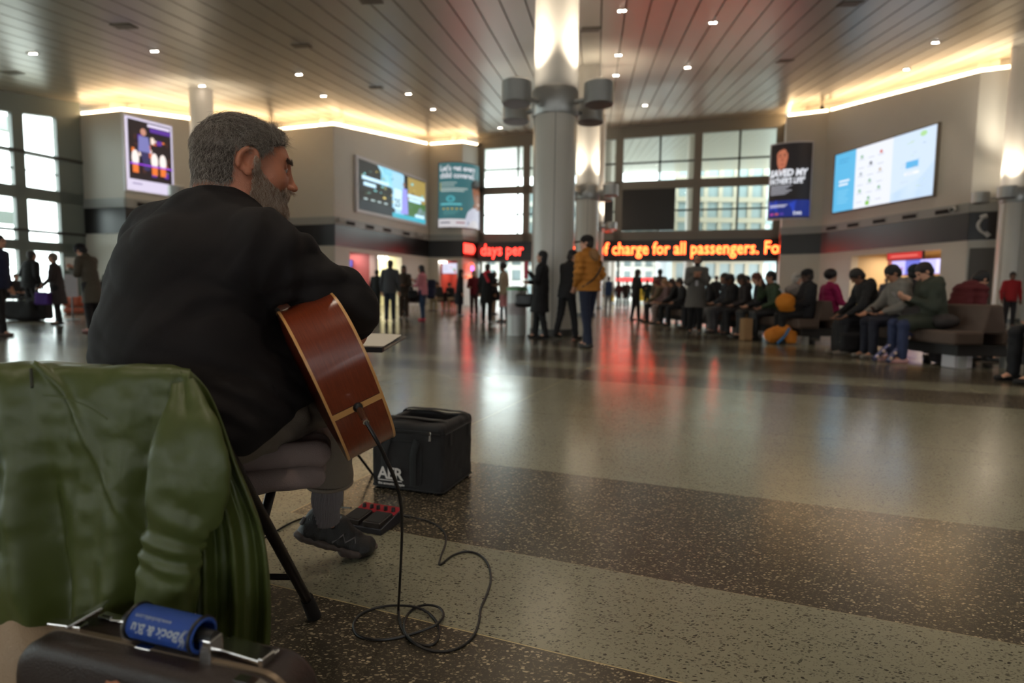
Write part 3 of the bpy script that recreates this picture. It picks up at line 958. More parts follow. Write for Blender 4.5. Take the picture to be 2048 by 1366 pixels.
# telephone sign on the pier, on the dark band
mb = MB()
pts = cat_rom([(.02, .80, 0), (-.10, .62, 0), (-.13, .45, 0), (-.02, .25, 0), (.16, .14, 0)], 5)
mb.tube([(p_.x, p_.y, .03) for p_ in pts], [.05, .05, .05, .05, .055, .06, .06, .06, .06, .06, .06, .06, .06, .06, .055, .05, .05, .05, .05, .05, .05], 8)
mb.tube([(-.08, .80, .05), (.12, .86, .05)], .085, 10); mb.tube([(.10, .20, .05), (.24, .05, .05)], .085, 10)
M = WI[0] @ Matrix.Translation((.42, BB + .08, 0.03))
mb.v = [tuple(M @ Vector(v)) for v in mb.v]
prop(mb.build('telephone_sign', mat('sign_white', srgb((200, 198, 196)), .5), smooth=True), 'white telephone handset symbol on the dark band of the right pier', 'sign')

# air slots and cameras on the ledge
vw = 'black air slots in the grey ledge'


def slot(W, px, lab):
    x, z = wall_uv(W, px, 440)
    t = thing('air_slot', lab, 'vent', W[0] @ Vector((x, 4.50, .05)), 0, vw)
    M = W[0].to_3x3().to_4x4()
    MB().box(-.42, .42, -.13, .13, -.02, .03, M=M).build('slot_frame', M_ledge, t)
    MB().box(-.37, .37, -.09, .09, 0, .036, M=M).build('opening', M_slot, t)
    return t


for px, lab in ((291, 'only black air slot under the portrait poster'),): slot(WB, px, lab)
for px, lab in ((699, 'leftmost black air slot under the left landscape screen'), (738, 'second black air slot from the left under the left landscape screen'), (773, 'third black air slot from the left under the left landscape screen'),
                (811, 'fourth black air slot from the left under the left landscape screen'), (838, 'rightmost black air slot under the left landscape screen')): slot(WD, px, lab)
for px, lab in ((1666, 'leftmost black air slot under the bright map screen'), (1709, 'second black air slot from the left under the bright map screen'), (1761, 'third black air slot from the left under the bright map screen'),
                (1821, 'fourth black air slot from the left under the bright map screen'), (1888, 'rightmost black air slot under the bright map screen')): slot(WH, px, lab)


def camera_dome(W, px, lab, z=4.78):
    x, _ = wall_uv(W, px, 440)
    t = thing('security_camera', lab, 'camera', W[0] @ Vector((x, z - .22, .05)))
    M = W[0].to_3x3().to_4x4()
    mb = MB(); mb.cyl(M @ Vector((0, .1, 0)), M @ Vector((0, .02, .18)), .05); mb.build('bracket', M_ledge, t)
    mb = MB(); mb.cyl(M @ Vector((-.05, -.02, .05)), M @ Vector((.12, -.08, .36)), .10, .10, 14); mb.build('housing', mat('cam_white', srgb((190, 188, 184)), .4), t, smooth=True)
    MB().cyl(M @ Vector((.12, -.08, .36)), M @ Vector((.125, -.082, .37)), .07, .07, 14).build('lens', M_black, t)


camera_dome(WD, 676, 'white security camera on the ledge at the corner left of the left landscape screen')
camera_dome(WD, 832, 'white security camera on the ledge under the right end of the left landscape screen')
camera_dome(WH, 1913, 'white security camera on the ledge right of the bright map screen')
for W, px, py, lab in ((WG, 1645, 216, 'small dark spotlight hanging by the light strip at the right wall corner'), (WF, 955, 290, 'small dark spotlight at the top corner beside the far left window')):
    x, z = wall_uv(W, px, py); q = W[0] @ Vector((x, z, .15))
    t = thing('spotlight', lab, 'light', q)
    zc_ = ZC(q.x, q.y) - q.z
    MB().cyl((0, 0, .05), (0, 0, zc_), .03).build('stem', M_steel_d, t)
    MB().cyl((-.05, -.1, -.08), (.05, .12, .08), .11, .09).build('head', M_steel_d, t, smooth=True)

# ------------------------------------------------------------------ shops behind the walls
def room(name, W, x0, x1, h, dep, m, lamp=60, lcol=(1, .9, .75)):
    M = W[0]; mb = MB(); q = [M @ Vector(v) for v in ((x0, 0, -.4), (x1, 0, -.4), (x1, 0, -dep), (x0, 0, -dep), (x0, h, -.4), (x1, h, -.4), (x1, h, -dep), (x0, h, -dep))]
    mb.add(q, [(2, 3, 7, 6), (0, 4, 7, 3), (1, 2, 6, 5), (4, 5, 6, 7)])
    mb.build(name, m, kind='structure')
    ld = bpy.data.lights.new('shop_lamp', 'AREA'); ld.shape = 'RECTANGLE'; ld.size = (x1 - x0) * .8; ld.size_y = dep * .5; ld.energy = lamp; ld.color = lcol
    lo = bpy.data.objects.new('shop_lamp', ld); COL.objects.link(lo)
    lo.location = M @ Vector(((x0 + x1) / 2, h - .1, -dep * .5)); lo.rotation_euler = (0, 0, math.atan2(M[1][0], M[0][0]))


def shop_pic(name, label, cat, W, x0, x1, z0, z1, dpt, group=None, st=.65):
    S = lambda u, v, o: W[0] @ Vector((x0 + (x1 - x0) * u, z0 + (z1 - z0) * v, o - dpt))
    return Pic(name, label, cat, S, x1 - x0, z1 - z0, group, st)


a, b_, _ = holesD[0]
room('wall_left', WD, a, b_, 3.2, 3.2, mat('shop_pink', srgb((150, 84, 80)), .6, var=.2, vscale=2), 60, (1, .75, .7))
L_ = b_ - a
p = shop_pic('menu_screen', 'small blue white menu screen over the pink shop counter on the left', 'screen', WD, a + .1 * L_, a + .5 * L_, 2.35, 2.8, 1.6); p.rect(0, 0, 1, 1, (150, 170, 240)); p.rect(.1, .2, .7, .6, (225, 230, 250)); add_frame(p, M_black, .03, .05); p.done()
p = shop_pic('menu_screen', 'small violet menu screen beside the blue white one over the pink counter', 'screen', WD, a + .55 * L_, a + .98 * L_, 2.3, 2.68, 1.6); p.rect(0, 0, 1, 1, (110, 100, 200)); p.lines(.15, .6, .6, 3, .2, .08, (190, 190, 250)); add_frame(p, M_black, .03, .05); p.done()
p = shop_pic('menu_screen', 'wide yellow and green food picture panel over the pink counter', 'screen', WD, a + .1 * L_, a + .9 * L_, 1.65, 2.2, 1.55); p.rect(0, 0, 1, 1, (225, 225, 215))
for u, c in ((.2, (235, 200, 50)), (.45, (220, 90, 60)), (.75, (230, 190, 60))): p.oval(u, .5, .16, .36, c)
add_frame(p, M_black, .03, .05); p.done()
MBc = MB(); MBc.box(a + .05, b_ - .05, 0, 1.05, -1.6, -1.0, M=WD[0]); prop(MBc.build('shop_counter', mat('counter_pink', srgb((200, 150, 140)), .5), bevel=.02), 'pinkish shop counter under the yellow food panel on the left', 'counter')
a, b_, _ = holesD[1]; L_ = b_ - a
room('wall_left', WD, a, b_, 3.2, 4.0, mat('shop_cream', srgb((190, 184, 150)), .6), 110, (1, .95, .8))
for i in range(5):
    for j in range(2):
        q = WD[0] @ Vector((a + L_ * (.14 + .18 * i), 2.93, -.9 - 1.2 * j))
        prop(MB().lathe([(0, -.1), (.09, -.07), (.11, 0), (.06, .08), (0, .1)], 12, M=Matrix.Translation(q)).build('globe_lamp', M_glow, smooth=True), 'white globe lamp under the ceiling of the bright shop', 'light', 'globe lamps in the bright left shop')
for j, z in enumerate((1.0, 1.5, 2.0, 2.4)):
    t = thing('shop_shelf', ['lowest', 'second lowest', 'second highest', 'highest'][j] + ' pale shelf board with packages in the bright left shop', 'shelf', WD[0] @ Vector((0, 0, 0)), math.atan2(WD[0][1][0], WD[0][0][0]))
    MB().box(a + .1, b_ - .1, 3.5, 3.85, z, z + .05).build('board', mat('shelf_white', srgb((225, 225, 205)), .5), t)
    mb = MB()
    x = a + .15
    while x < b_ - .35: hh = .16 + .14 * rs.random(); mb.box(x, x + .14, 3.55, 3.75, z + .05, z + .05 + hh); x += .2
    mb.build('packages', [mat('pack_green', srgb((120, 150, 80)), .5)], t)
# corner shop under the teal poster
a, b_, _ = holesE[0]; L_ = b_ - a
room('wall_left', WE, a, b_, 3.2, 3.0, mat('shop_red', srgb((150, 56, 44)), .6), 50, (1, .8, .65))
p = shop_pic('menu_screen', 'white menu screen with small food pictures in the red corner shop', 'screen', WE, a + .05, b_ - .3, 2.15, 2.85, .7); p.rect(0, 0, 1, 1, (205, 205, 226))
for u, v, c in ((.5, .6, (210, 120, 60)), (.7, .4, (90, 160, 80)), (.75, .2, (190, 60, 50))): p.oval(u, v, .07, .1, c)
p.lines(.1, .75, .25, 4, .15, .03, (150, 150, 170)); add_frame(p, mat('red_trim', srgb((190, 40, 34)), .4), .06, .06); p.done()
t = thing('neon_logo', 'glowing red and blue round neon sign at the end of the corner shop', 'sign', WF[0] @ Vector((.75, 2.55, .25)))
Mx = WF[0].to_3x3().to_4x4()
mb = MB(); mb.lathe([(0, 0), (.32, 0), (.36, .05), (0, .05)], 20, M=Mx); mb.build('disc', E_((255, 70, 40), 1.6), t)
mb = MB(); mb.lathe([(0, .05), (.17, .06), (0, .07)], 16, M=Mx @ Matrix.Translation((.05, -.05, 0))); mb.build('centre', E_((60, 90, 255), 2.0), t)
mb = MB(); mb.box(-.5, .5, -.75, -.5, 0, .05, M=Mx); mb.build('lower_bar', E_((255, 110, 70), 1.4), t)
prop(MB().box(a + .02, a + .5, 2.84, 2.95, -.3, .04, M=WE[0]).build('shop_light', E_((255, 250, 235), 3)), 'short white strip light under the band at the corner shop', 'light')
# right shop
a, b_, _ = holesH[0]; L_ = b_ - a
room('wall_right', WH, a, b_, 3.1, 4.5, mat('shop_warm', srgb((196, 172, 134)), .6), 120, (1, .82, .6))
z0 = .0
xx0, xx1 = wall_uv(WH, 1757, 530)[0], wall_uv(WH, 1876, 530)[0]
p = shop_pic('menu_screen', 'long violet and blue menu screen in the warm lit right shop', 'screen', WH, xx0, xx1, 1.95, 2.6, .6, st=.9); p.rect(0, 0, 1, 1, (170, 166, 225)); p.rect(.3, .0, .55, 1, (90, 96, 180)); p.rect(.0, 0, .06, 1, (150, 80, 70)); p.rect(.8, 0, 1, 1, (196, 190, 232))
for u, v, c in ((.4, .25, (190, 110, 90)), (.62, .7, (120, 60, 70)), (.63, .3, (230, 215, 110)), (.24, .4, (150, 120, 170))): p.oval(u, v, .03, .16, c)
add_frame(p, mat('red_trim', (1, 0, 0)), .05, .06); p.done()
xx0, xx1 = wall_uv(WH, 1780, 505)[0], wall_uv(WH, 1850, 505)[0]
p = shop_pic('shop_sign', 'long red lit sign board hanging in the right shop opening', 'sign', WH, xx0, xx1, 2.62, 2.92, -.1, st=.8); p.rect(0, 0, 1, 1, (170, 34, 30)); p.lines(.12, .4, .75, 1, .3, .16, (210, 110, 100)); add_frame(p, M_black, .02, .08); p.done()
MBc = MB(); MBc.box(a + .6, b_ - .05, 0, 1.1, -1.4, -.7, M=WH[0]); prop(MBc.build('shop_counter', mat('counter_tan', srgb((150, 128, 100)), .5), bevel=.02), 'tan service counter below the violet menu screen on the right', 'counter')
MBc = MB(); MBc.box(.08, .92, 0, 2.9, .02, .08, M=WI[0]); prop(MBc.build('door_2', mat('door_grey', srgb((92, 88, 84)), .5)), kind='structure')

# ------------------------------------------------------------------ beyond the far glass and outside
for i, (x, y) in enumerate(((7.2, 46), (13.5, 45), (15.0, 50), (9.5, 57), (-4, 48))):
    t = thing('far_column', 'pale round column standing beyond the far glazed wall', 'column', (x, y, 0), 0, 'columns beyond the far glass')
    mb = MB(); mb.lathe([(.46, 0), (.46, ZC(x, y) + .2)], 28); mb.build('shaft', M_white, t, smooth=True)
M_conc = mat('facade_pale', srgb((176, 176, 168)), .7); M_gl = mat('facade_glass', srgb((120, 136, 138)), .3); M_brick = mat('facade_tan', srgb((150, 144, 128)), .8)


def tower(x0, x1, y, h, m, label, nf=9, nb=8, m2=None):
    t = thing('office_building', label, 'building', ((x0 + x1) / 2, y, 0)); w_ = (x1 - x0) / 2
    mb = MB(); mb.box(-w_, w_, 0, 12, 0, h); mb.build('walls', m2 or M_gl, t)
    for i in range(nf + 1): MB().box(-w_ - .1, w_ + .1, -.35, 0, i * h / nf - .35, i * h / nf + .35).build('floor_band', m, t)
    for i in range(nb + 1): xx = -w_ + i * 2 * w_ / nb; MB().box(xx - .3, xx + .3, -.25, 0, 0, h).build('pilaster', m, t)


tower(2, 22, 92, 17, M_conc, 'low pale office block with grid windows beyond the far glazing', 7, 12)
tower(-16, 1.5, 90, 9.5, M_conc, 'low pale building straight beyond the doors at the left of the sign', 4, 9)
tower(24, 37, 88, 24, M_brick, 'tan building beyond the right part of the far glazing', 8, 6)
tower(38, 50, 96, 32, M_gl, 'tall blue grey glass building at the right behind the tan one', 10, 6, mat('facade_light', srgb((190, 205, 205)), .4))
t = thing('street_barrier', 'long red lettered strip glowing beyond the doors under the far sign', 'sign', (12.5, 60, 2.2)); MB().box(-5.5, 3, 0, .1, 0, .35).build('strip', E_((255, 60, 60), 1.5), t); MB().box(-5.6, 3.1, .1, .3, -.06, .42).build('casing', M_black, t)
for xx in (-5.3, -1.2, 2.8): MB().box(xx - .06, xx + .06, .14, .26, -2.2, -.06).build('post', M_steel_d, t)
for x, y, hh, lb in ((7.6, 48, 1.1, 'left'), (11.5, 52, 1.4, 'right')):
    t = thing('yellow_barrier', lb + ' yellow barrier panel beyond the far doors', 'barrier', (x, y, 0))
    MB().box(-.7, .7, -.05, .05, .3, hh).build('panel', mat('yellow', srgb((220, 180, 40)), .5), t)
    for s in (-1, 1): MB().box(s * .6 - .04, s * .6 + .04, -.2, .2, 0, .3).build('foot', M_steel_d, t)
# covered walkway outside the left windows
nW = Vector((ML[0][2], ML[1][2], 0))
for i, (off, z, th) in enumerate(((6, 8.3, .7), (6, 3.9, .6), (11, 6.1, .35))):
    t = thing('walkway_girder', ['upper grey girder outside the left windows', 'middle grey girder outside the left windows', 'lowest grey girder outside the left windows'][i], 'girder', (0, 0, 0))
    mb = MB(); mb.box(LL - 16, LL + 1, z, z + th, -off - .4, -off, M=ML); mb.build('beam', mat('girder', srgb((150, 160, 156)), .6), t)
for i, (u, c, lb) in enumerate(((LL - 3.6, (226, 120, 40), 'orange'), (LL - 2.2, (236, 190, 70), 'yellow'), (LL - 6.4, (220, 80, 60), 'red'))):
    q = ML @ Vector((u + 7 - 3.2 * i, 0, -16)); t = thing('outdoor_kiosk', lb + ' kiosk panel standing outside the left windows', 'kiosk', q, math.atan2(ML[1][0], ML[0][0]))
    MB().box(-.7, .7, -.2, .2, .0, 3.9).build('body', mat('kiosk_' + lb, srgb(c), .6), t); MB().box(-.8, .8, -.3, .3, 3.9, 4.05).build('roof', M_ledge, t)
# unseen closing walls behind the viewer, added to block sky and dim the foreground
mb = MB(); mb.box(-60, 45, -12.3, -11.9, 0, 1.0); mb.box(-60, 45, -12.3, -11.9, 3.4, 9)
for k in range(15): mb.box(-60 + 7.2 * k, -56 + 7.2 * k, -12.3, -11.9, 1.0, 3.4)
mb.build('wall_back', M_wall, kind='structure')
mb = MB(); mb.box(33.8, 34.2, -12, 20.2, 0, 9.0); mb.build('wall_right', M_wall, kind='structure')
# ------------------------------------------------------------------ the guitarist
V3 = lambda *a: np.array(a, float)
M_skin = mat('skin', srgb((178, 112, 84)), 0.5, var=.08, vscale=30, bump=.15, bscale=300, spec=.4)
_sn = M_skin.node_tree.nodes['Principled BSDF']; _sn.inputs['Subsurface Weight'].default_value = .12; _sn.inputs['Subsurface Radius'].default_value = (.012, .005, .003)
M_shirt = mat('black_knit', srgb((24, 19, 19)), 0.85, bump=.25, bscale=900, spec=.3)
M_pants = mat('taupe_cotton', srgb((104, 92, 80)), 0.85, bump=.3, bscale=500, var=.08, vscale=20)
M_shoe = mat('black_shoe', srgb((20, 16, 17)), 0.5, bump=.3, bscale=250)
M_sole = mat('shoe_sole', srgb((74, 62, 58)), 0.6)

man = thing('person', 'seated guitarist with short grey hair and beard in a black long sleeved shirt', 'person', (0, 0, 0))
HC = V3(-.655, 1.46, 1.166)
ZS = .87
fd = V3(.86, .50, -.14); fd /= np.linalg.norm(fd)
rt = np.cross(fd, V3(0, 0, 1)); rt /= np.linalg.norm(rt)
upv = np.cross(rt, fd)
HM = np.stack([rt, fd, upv], 1)          # local (right, forward, up) -> world


def hl(x, y, z): return HC + HM @ V3(x, y, z * ZS)


def hs(x, y, z): return hl(x, y, z)


hp = []
def H(a, b, ra, rb, k=.02, m=0, flat=None, sub=False): hp.append(cap(hl(*a), hl(*b), ra, rb, k, m, None if flat is None else (HM @ V3(*flat[0]), flat[1]), sub))
def HE(c, r, k=.02, m=0, sub=False): hp.append(ell(hl(*c), r[0], r[1], r[2] * ZS, M=HM, k=k, m=m, sub=sub))


HE((0, -.018, .042), (.077, .098, .090), .03)
HE((0, .030, .02), (.066, .066, .078), .03)          # forehead
HE((0, .036, -.035), (.058, .058, .078), .03)        # face
HE((0, -.050, -.01), (.062, .058, .062), .03)        # back of the skull
for s in (-1, 1):
    H((s * .050, .0, -.060), (s * .018, .068, -.095), .022, .020, .025)
    H((s * .012, .084, .034), (s * .046, .070, .034), .011, .010, .014)     # brow
    HE((s * .040, .062, -.020), (.022, .019, .022), .025)                 # cheek
    HE((s * .030, .087, .012), (.017, .012, .013), .010, sub=True)          # socket
    HE((s * .030, .077, .012), (.0130, .0120, .0125), .002, m=1)           # eyeball
    H((s * .016, .089, .019), (s * .044, .081, .018), .0042, .004, .003)   # upper lid
    H((s * .018, .087, .003), (s * .043, .080, .005), .0036, .0034, .003)    # lower lid
H((0, .092, .018), (0, .110, -.022), .008, .009, .012)
HE((0, .113, -.026), (.011, .011, .010), .008)
for s in (-1, 1): HE((s * .013, .104, -.030), (.0085, .010, .007), .006); HE((s * .007, .112, -.036), (.0035, .005, .004), .002, sub=True)
H((-.020, .090, -.054), (.020, .090, -.054), .0075, .0075, .008, m=2); H((-.017, .088, -.064), (.017, .088, -.064), .0085, .0085, .008, m=2)
H((-.02, .093, -.0590), (.02, .093, -.0590), .0022, .0022, .002, sub=True)
HE((0, .078, -.098), (.024, .022, .020), .02)
for s in (-1, 1):      # ears
    cx, cy, cz = s * .077, -.006, .002
    ring = []
    for i in range(13):
        a = PI * 1.25 - i / 12 * PI * 1.75
        ring.append((cx + s * (.010 + .004 * math.sin(a)), cy - .004 - .019 * math.cos(a + PI) * (-1) * -1, cz + .033 * math.sin(a)))
    ring = [(cx + s * (.011), cy - .020 * math.cos(a), cz + .032 * math.sin(a) - .006 * math.cos(a)) for a in [(-.35 + i * .30) * 1.0 for i in range(13)]]
    for a, b in zip(ring[:-1], ring[1:]): H(a, b, .0050, .0050, .003)
    HE((cx + s * .003, cy - .003, cz), (.007, .020, .031), .008)
    HE((cx + s * .009, cy + .001, cz + .002), (.007, .011, .017), .004, sub=True)
    HE((cx + s * .010, cy + .003, cz - .030), (.006, .009, .011), .006)
    H((cx + s * .004, cy + .014, cz - .012), (cx + s * .004, cy + .013, cz + .006), .006, .005, .004)
NB = V3(-.705, 1.425, 1.045)
hp.append(cap(hl(0, -.038, -.03), NB, .062, .074, .03)); hp.append(cap(hl(0, .0, -.07), NB + V3(.05, .03, .0), .054, .06, .03))
hp.append(ell(NB + V3(0, 0, -.02), .12, .09, .06, k=.03))
head = sdf_mesh(hp, .0024, smooth=1)

LS_, RS_ = V3(-.900, 1.515, .990), V3(-.545, 1.300, .950)
EL, ER = V3(-.95, 1.70, .80), V3(-.388, 1.410, .828)
WRL, WRR = V3(-.74, 1.90, .90), V3(-.455, 1.62, .700)
PV = V3(-.745, 1.30, .57)
KR, KL = V3(-.535, 1.72, .515), V3(-.89, 1.70, .52)
HR, HL_ = V3(-.635, 1.27, .585), V3(-.845, 1.34, .585)
AR, AL = V3(-.590, 1.812, .150), V3(-.90, 1.66, .10)
FT = np.stack([V3(.77, -.64, 0), V3(.64, .77, 0), V3(0, 0, 1)], 1)
bp_ = [ell(PV, .16, .12, .10, FT, .05), cap(PV, V3(-.75, 1.38, .90), .12, .15, .05), cap(LS_, RS_, .05, .05, .05), cap(V3(-.74, 1.40, .92), NB, .12, .06, .05),
       cap(LS_, EL, .05, .042, .03), cap(EL, WRL, .040, .028, .02), cap(RS_, ER, .05, .045, .03), cap(ER, (ER + WRR) / 2, .045, .042, .02), cap((ER + WRR) / 2, WRR, .042, .027, .02),
       cap(HR, KR, .08, .055, .04), cap(HL_, KL, .08, .055, .04), cap(KR, AR, .046, .026, .03), cap(KL, AL, .046, .026, .03)]
bp_ += [cap(AR, AR + V3(.05, .035, -.06), .026, .022, .02), cap(AL, AL + V3(.01, .06, -.05), .026, .022, .02)]
core = sdf_mesh(bp_, .007)


def hand(wr, fwd, nrm_, side, res=.003, curl=(.5, .6, .7, .75), scale=1.0, prims_only=False, spread=.16):
    """palm, four fingers and a thumb; fwd = knuckle direction, nrm_ = back of the hand, side = towards the thumb"""
    f_ = np.array(fwd, float); f_ /= np.linalg.norm(f_); n_ = np.array(nrm_, float); n_ -= f_ * (n_ @ f_); n_ /= np.linalg.norm(n_); s_ = np.cross(f_, n_) * side
    S_ = scale; P_ = []
    pc = wr + f_ * .050 * S_
    P_.append(cap(wr - f_ * .02 * S_, wr + f_ * .01, .026 * S_, .026 * S_, .02, flat=(n_, .75)))
    for i in range(4):
        o = (1.5 - i) * .0195 * S_
        P_.append(cap(wr + s_ * o * .5, wr + f_ * (.085 - .004 * abs(i - 1)) * S_ + s_ * o, .017 * S_, .0125 * S_, .012))
    for i in range(4):
        o = (1.5 - i) * .0195 * S_; ln = (.042, .047, .044, .034)[i] * S_
        b = wr + f_ * (.088 - .004 * abs(i - 1)) * S_ + s_ * o
        d = f_ + s_ * spread * (1.5 - i) * .35; a_ = curl[i]
        r0 = .0095 * S_
        for sgm, (lk, ak) in enumerate(((1.0, a_), (.62, a_ * 1.9), (.45, a_ * 2.5))):
            dd = d * math.cos(ak) - n_ * math.sin(ak); dd /= np.linalg.norm(dd)
            e = b + dd * ln * lk; P_.append(cap(b, e, r0, r0 * .9, .004)); b = e; r0 *= .9
    tb = wr + f_ * .022 * S_ + s_ * .024 * S_
    t1 = tb + (f_ * .6 + s_ * .75 - n_ * .25) * .042 * S_; t2 = t1 + (f_ * .85 + s_ * .35 - n_ * .35) * .030 * S_; t3 = t2 + (f_ * .95 + s_ * .1 - n_ * .4) * .022 * S_
    P_ += [cap(wr, tb, .018 * S_, .017 * S_, .012), cap(tb, t1, .0155 * S_, .012 * S_, .01), cap(t1, t2, .0115 * S_, .0105 * S_, .004), cap(t2, t3, .0105 * S_, .0085 * S_, .004)]
    return P_ if prims_only else sdf_mesh(P_, res)


hR = hand(WRR, (-.25, .55, -.35), (.75, .35, .45), 1, curl=(.35, .4, .45, .5))
hL = hand(WRL, (-.1, .3, .9), (-.8, .5, .2), -1, curl=(.7, .8, .85, .9))
np_obj('body', [head, core, hR, hL], [M_skin, mat('eye', srgb((150, 140, 132)), .2), mat('lip', srgb((150, 84, 74)), .5)], man)
mb = MB()
for s in (-1, 1):
    e0 = Vector(hl(s * .031, .0862, .012)); dn = Vector(HM @ V3(s * .15, 1, 0)).normalized()
    Me = frame(e0, dn.orthogonal().normalized(), dn.cross(dn.orthogonal()).normalized(), dn); mb.lathe([(0, .0035), (.0035, .003), (.006, .0015), (.0065, -.001)], 16, M=Me)
mb.build('iris', mat('iris_dark', srgb((40, 26, 20)), .15), man, smooth=True)


# ---- shirt
def folds(P):
    d = np.zeros(len(P))
    # long soft folds running from the right armpit and shoulder towards the waist
    a = V3(-.53, 1.27, .86)
    q = P - a; r = np.linalg.norm(q, axis=1) + 1e-6
    th = np.arctan2(q[:, 2] * 1.0, (-q[:, 0] * .8 + q[:, 1] * .2))
    w_ = np.exp(-((r - .16) / .13) ** 2)
    d += w_ * .0035 * np.sin(th * 8 + vnoise(P, 7) * 4.5)
    # waist wrinkles
    w2 = np.exp(-((P[:, 2] - .62) / .10) ** 2)
    d += w2 * .0055 * np.sin((P[:, 2] * 1.0 + (P[:, 0] + P[:, 1]) * .35) * 120 + vnoise(P, 9) * 3)
    # sleeve folds round the arm
    ax = ER - RS_; L = np.linalg.norm(ax); ax = ax / L
    t = (P - RS_) @ ax; dist = np.linalg.norm((P - RS_) - t[:, None] * ax, axis=1)
    w3 = np.exp(-(np.maximum(dist - .09, 0) / .03) ** 2) * (t > -.05)
    d += w3 * .0052 * np.sin(t * 70 + (P[:, 2] * 30) + vnoise(P, 12) * 3.2)
    # creases: sharp thin ridges that break up with noise
    n1_ = vnoise(P, 6); n2_ = vnoise(P + 7, 5)
    c1_ = P[:, 2] * .85 + (P[:, 0] * .77 - P[:, 1] * .64) * .55
    d += .0052 * np.clip(n2_ + .25, 0, 1) * (1 - 2 * np.abs(np.sin(c1_ * 38 + n1_ * 2.4)) ** .6)
    c2_ = P[:, 2] * .45 - (P[:, 0] * .77 - P[:, 1] * .64) * .9
    d += .0045 * np.clip(-n2_ + .2, 0, 1) * (1 - 2 * np.abs(np.sin(c2_ * 34 + n1_ * 2.8)) ** .6)
    d += .005 * vnoise(P, 9) + .002 * vnoise(P, 26)
    return d * np.clip((P[:, 2] - .54) / .10, .12, 1)


sp = [ell(V3(-.745, 1.320, .625), .245, .180, .115, FT, .06), ell(V3(-.755, 1.345, .745), .235, .175, .16, FT, .06), ell(V3(-.760, 1.385, .885), .230, .160, .17, FT, .06),
      cap(V3(-.88, 1.50, .965), V3(-.575, 1.315, .935), .088, .088, .05), cap(LS_, RS_, .078, .074, .04), cap(LS_, V3(-.74, 1.44, 1.045), .068, .070, .05), cap(RS_, V3(-.68, 1.41, 1.035), .068, .072, .06),
      ell(V3(-.715, 1.415, 1.045), .115, .095, .050, FT, .04),
      cap(LS_, EL, .078, .066, .03), cap(EL, EL + (WRL - EL) * .75, .062, .045, .025),
      cap(RS_, ER + V3(-.03, -.02, .02), .076, .070, .035), cap(ER + V3(-.03, -.02, .02), ER, .070, .060, .03), cap(ER, ER + (WRR - ER) * .22, .060, .057, .02),
      ell(V3(-.70, 1.47, .70), .2, .15, .15, FT, .05), cap(V3(-.585, 1.20, .600), V3(-.545, 1.40, .655), .082, .080, .06)]
# neck opening and sleeve end
nb_in = [cap(hl(0, -.045, -.055), NB + V3(-.005, .0, -.02), .064, .083, .01, sub=True), cap(hl(0, .0, -.07), NB + V3(.045, .025, .0), .060, .074, .01, sub=True)]
axr = (WRR - ER) / np.linalg.norm(WRR - ER); cutp = ER + axr * .062


def sclip(P):
    c1 = (P - cutp) @ axr
    near = np.linalg.norm(P - cutp, axis=1) < .10
    return np.where(near & ((P - cutp) @ V3(.9, -.1, 0) > -.075), c1, -1.0)


V, Q, mi = sdf_mesh(sp + nb_in, .0055, disp=folds, clip=sclip, pad=.012, smooth=1)
shirt = np_obj('shirt', [(V, Q, mi)], M_shirt, man)


def ring_tube(mb, c, ax_, r, rt_, seg=48, sq=1.0, up=None):
    ax_ = Vector(ax_).normalized(); x = ax_.orthogonal().normalized(); y = ax_.cross(x)
    mb.tube([Vector(c) + x * (r * math.cos(2 * PI * k / seg)) + y * (r * sq * math.sin(2 * PI * k / seg)) for k in range(seg)], rt_, 6, close=True)


mb = MB()
ring_tube(mb, cutp - axr * .006, axr, .0595, .0035); mb.build('cuff', M_shirt, shirt, smooth=True)

# ---- trousers
def pf(P):
    return .006 * vnoise(P, 14) + .004 * np.sin((P[:, 2] * 1.4 + P[:, 1] * .6) * 95 + vnoise(P, 8) * 4) * np.exp(-((P[:, 1] - 1.35) / .14) ** 2) + .0025 * vnoise(P, 30)


tp = [ell(PV + V3(0, 0, .03), .215, .165, .115, FT, .05), cap(HR, KR, .098, .078, .04), cap(HL_, KL, .098, .078, .04), cap(KR, V3(-.563, 1.778, .285), .074, .066, .03),
      cap(KL, V3(-.895, 1.68, .285), .074, .066, .03), cap(V3(-.62, 1.20, .575), V3(-.575, 1.40, .58), .085, .085, .04)]
V, Q, mi = sdf_mesh(tp, .006, disp=pf, clip=lambda P: np.where(P[:, 2] < .40, .272 - P[:, 2], np.where(P[:, 1] < 1.50, .504 - P[:, 2], -1)), pad=.01)
pants = np_obj('trousers', [(V, Q, mi)], M_pants, man)
mb = MB(); ring_tube(mb, (-.563, 1.778, .275), (.05, -.1, 1), .067, .006); mb.build('hem', M_pants, pants, smooth=True); mb = MB(); ring_tube(mb, (-.895, 1.68, .275), (0, -.1, 1), .067, .006); mb.build('hem', M_pants, pants, smooth=True)

# ---- ribbed socks
M_sock = mat('grey_sock', srgb((112, 104, 104)), .9, bump=.3, bscale=700)
for (a, b) in ((KR + (AR - KR) * .53, AR + V3(.002, .002, -.01)), (KL + (AL - KL) * .47, AL)):
    rings = []; n_ = 34
    for i in range(n_):
        t = i / (n_ - 1); c = Vector(a + (b - a) * t + V3(.004, -.006, 0) * math.sin(t * PI)); r0 = .050 - .009 * t + .003 * math.sin(t * 14)
        d_ = Vector(b - a).normalized(); x = d_.orthogonal().normalized(); y = d_.cross(x)
        rings.append([c + (x * math.cos(2 * PI * k / 144) + y * math.sin(2 * PI * k / 144)) * (r0 + .0016 * math.cos(2 * PI * k / 144 * 36 + .8 * math.sin(t * 9))) for k in range(144)])
    mb = MB(); mb.rings(rings); mb.build('sock', M_sock, man, smooth=True)

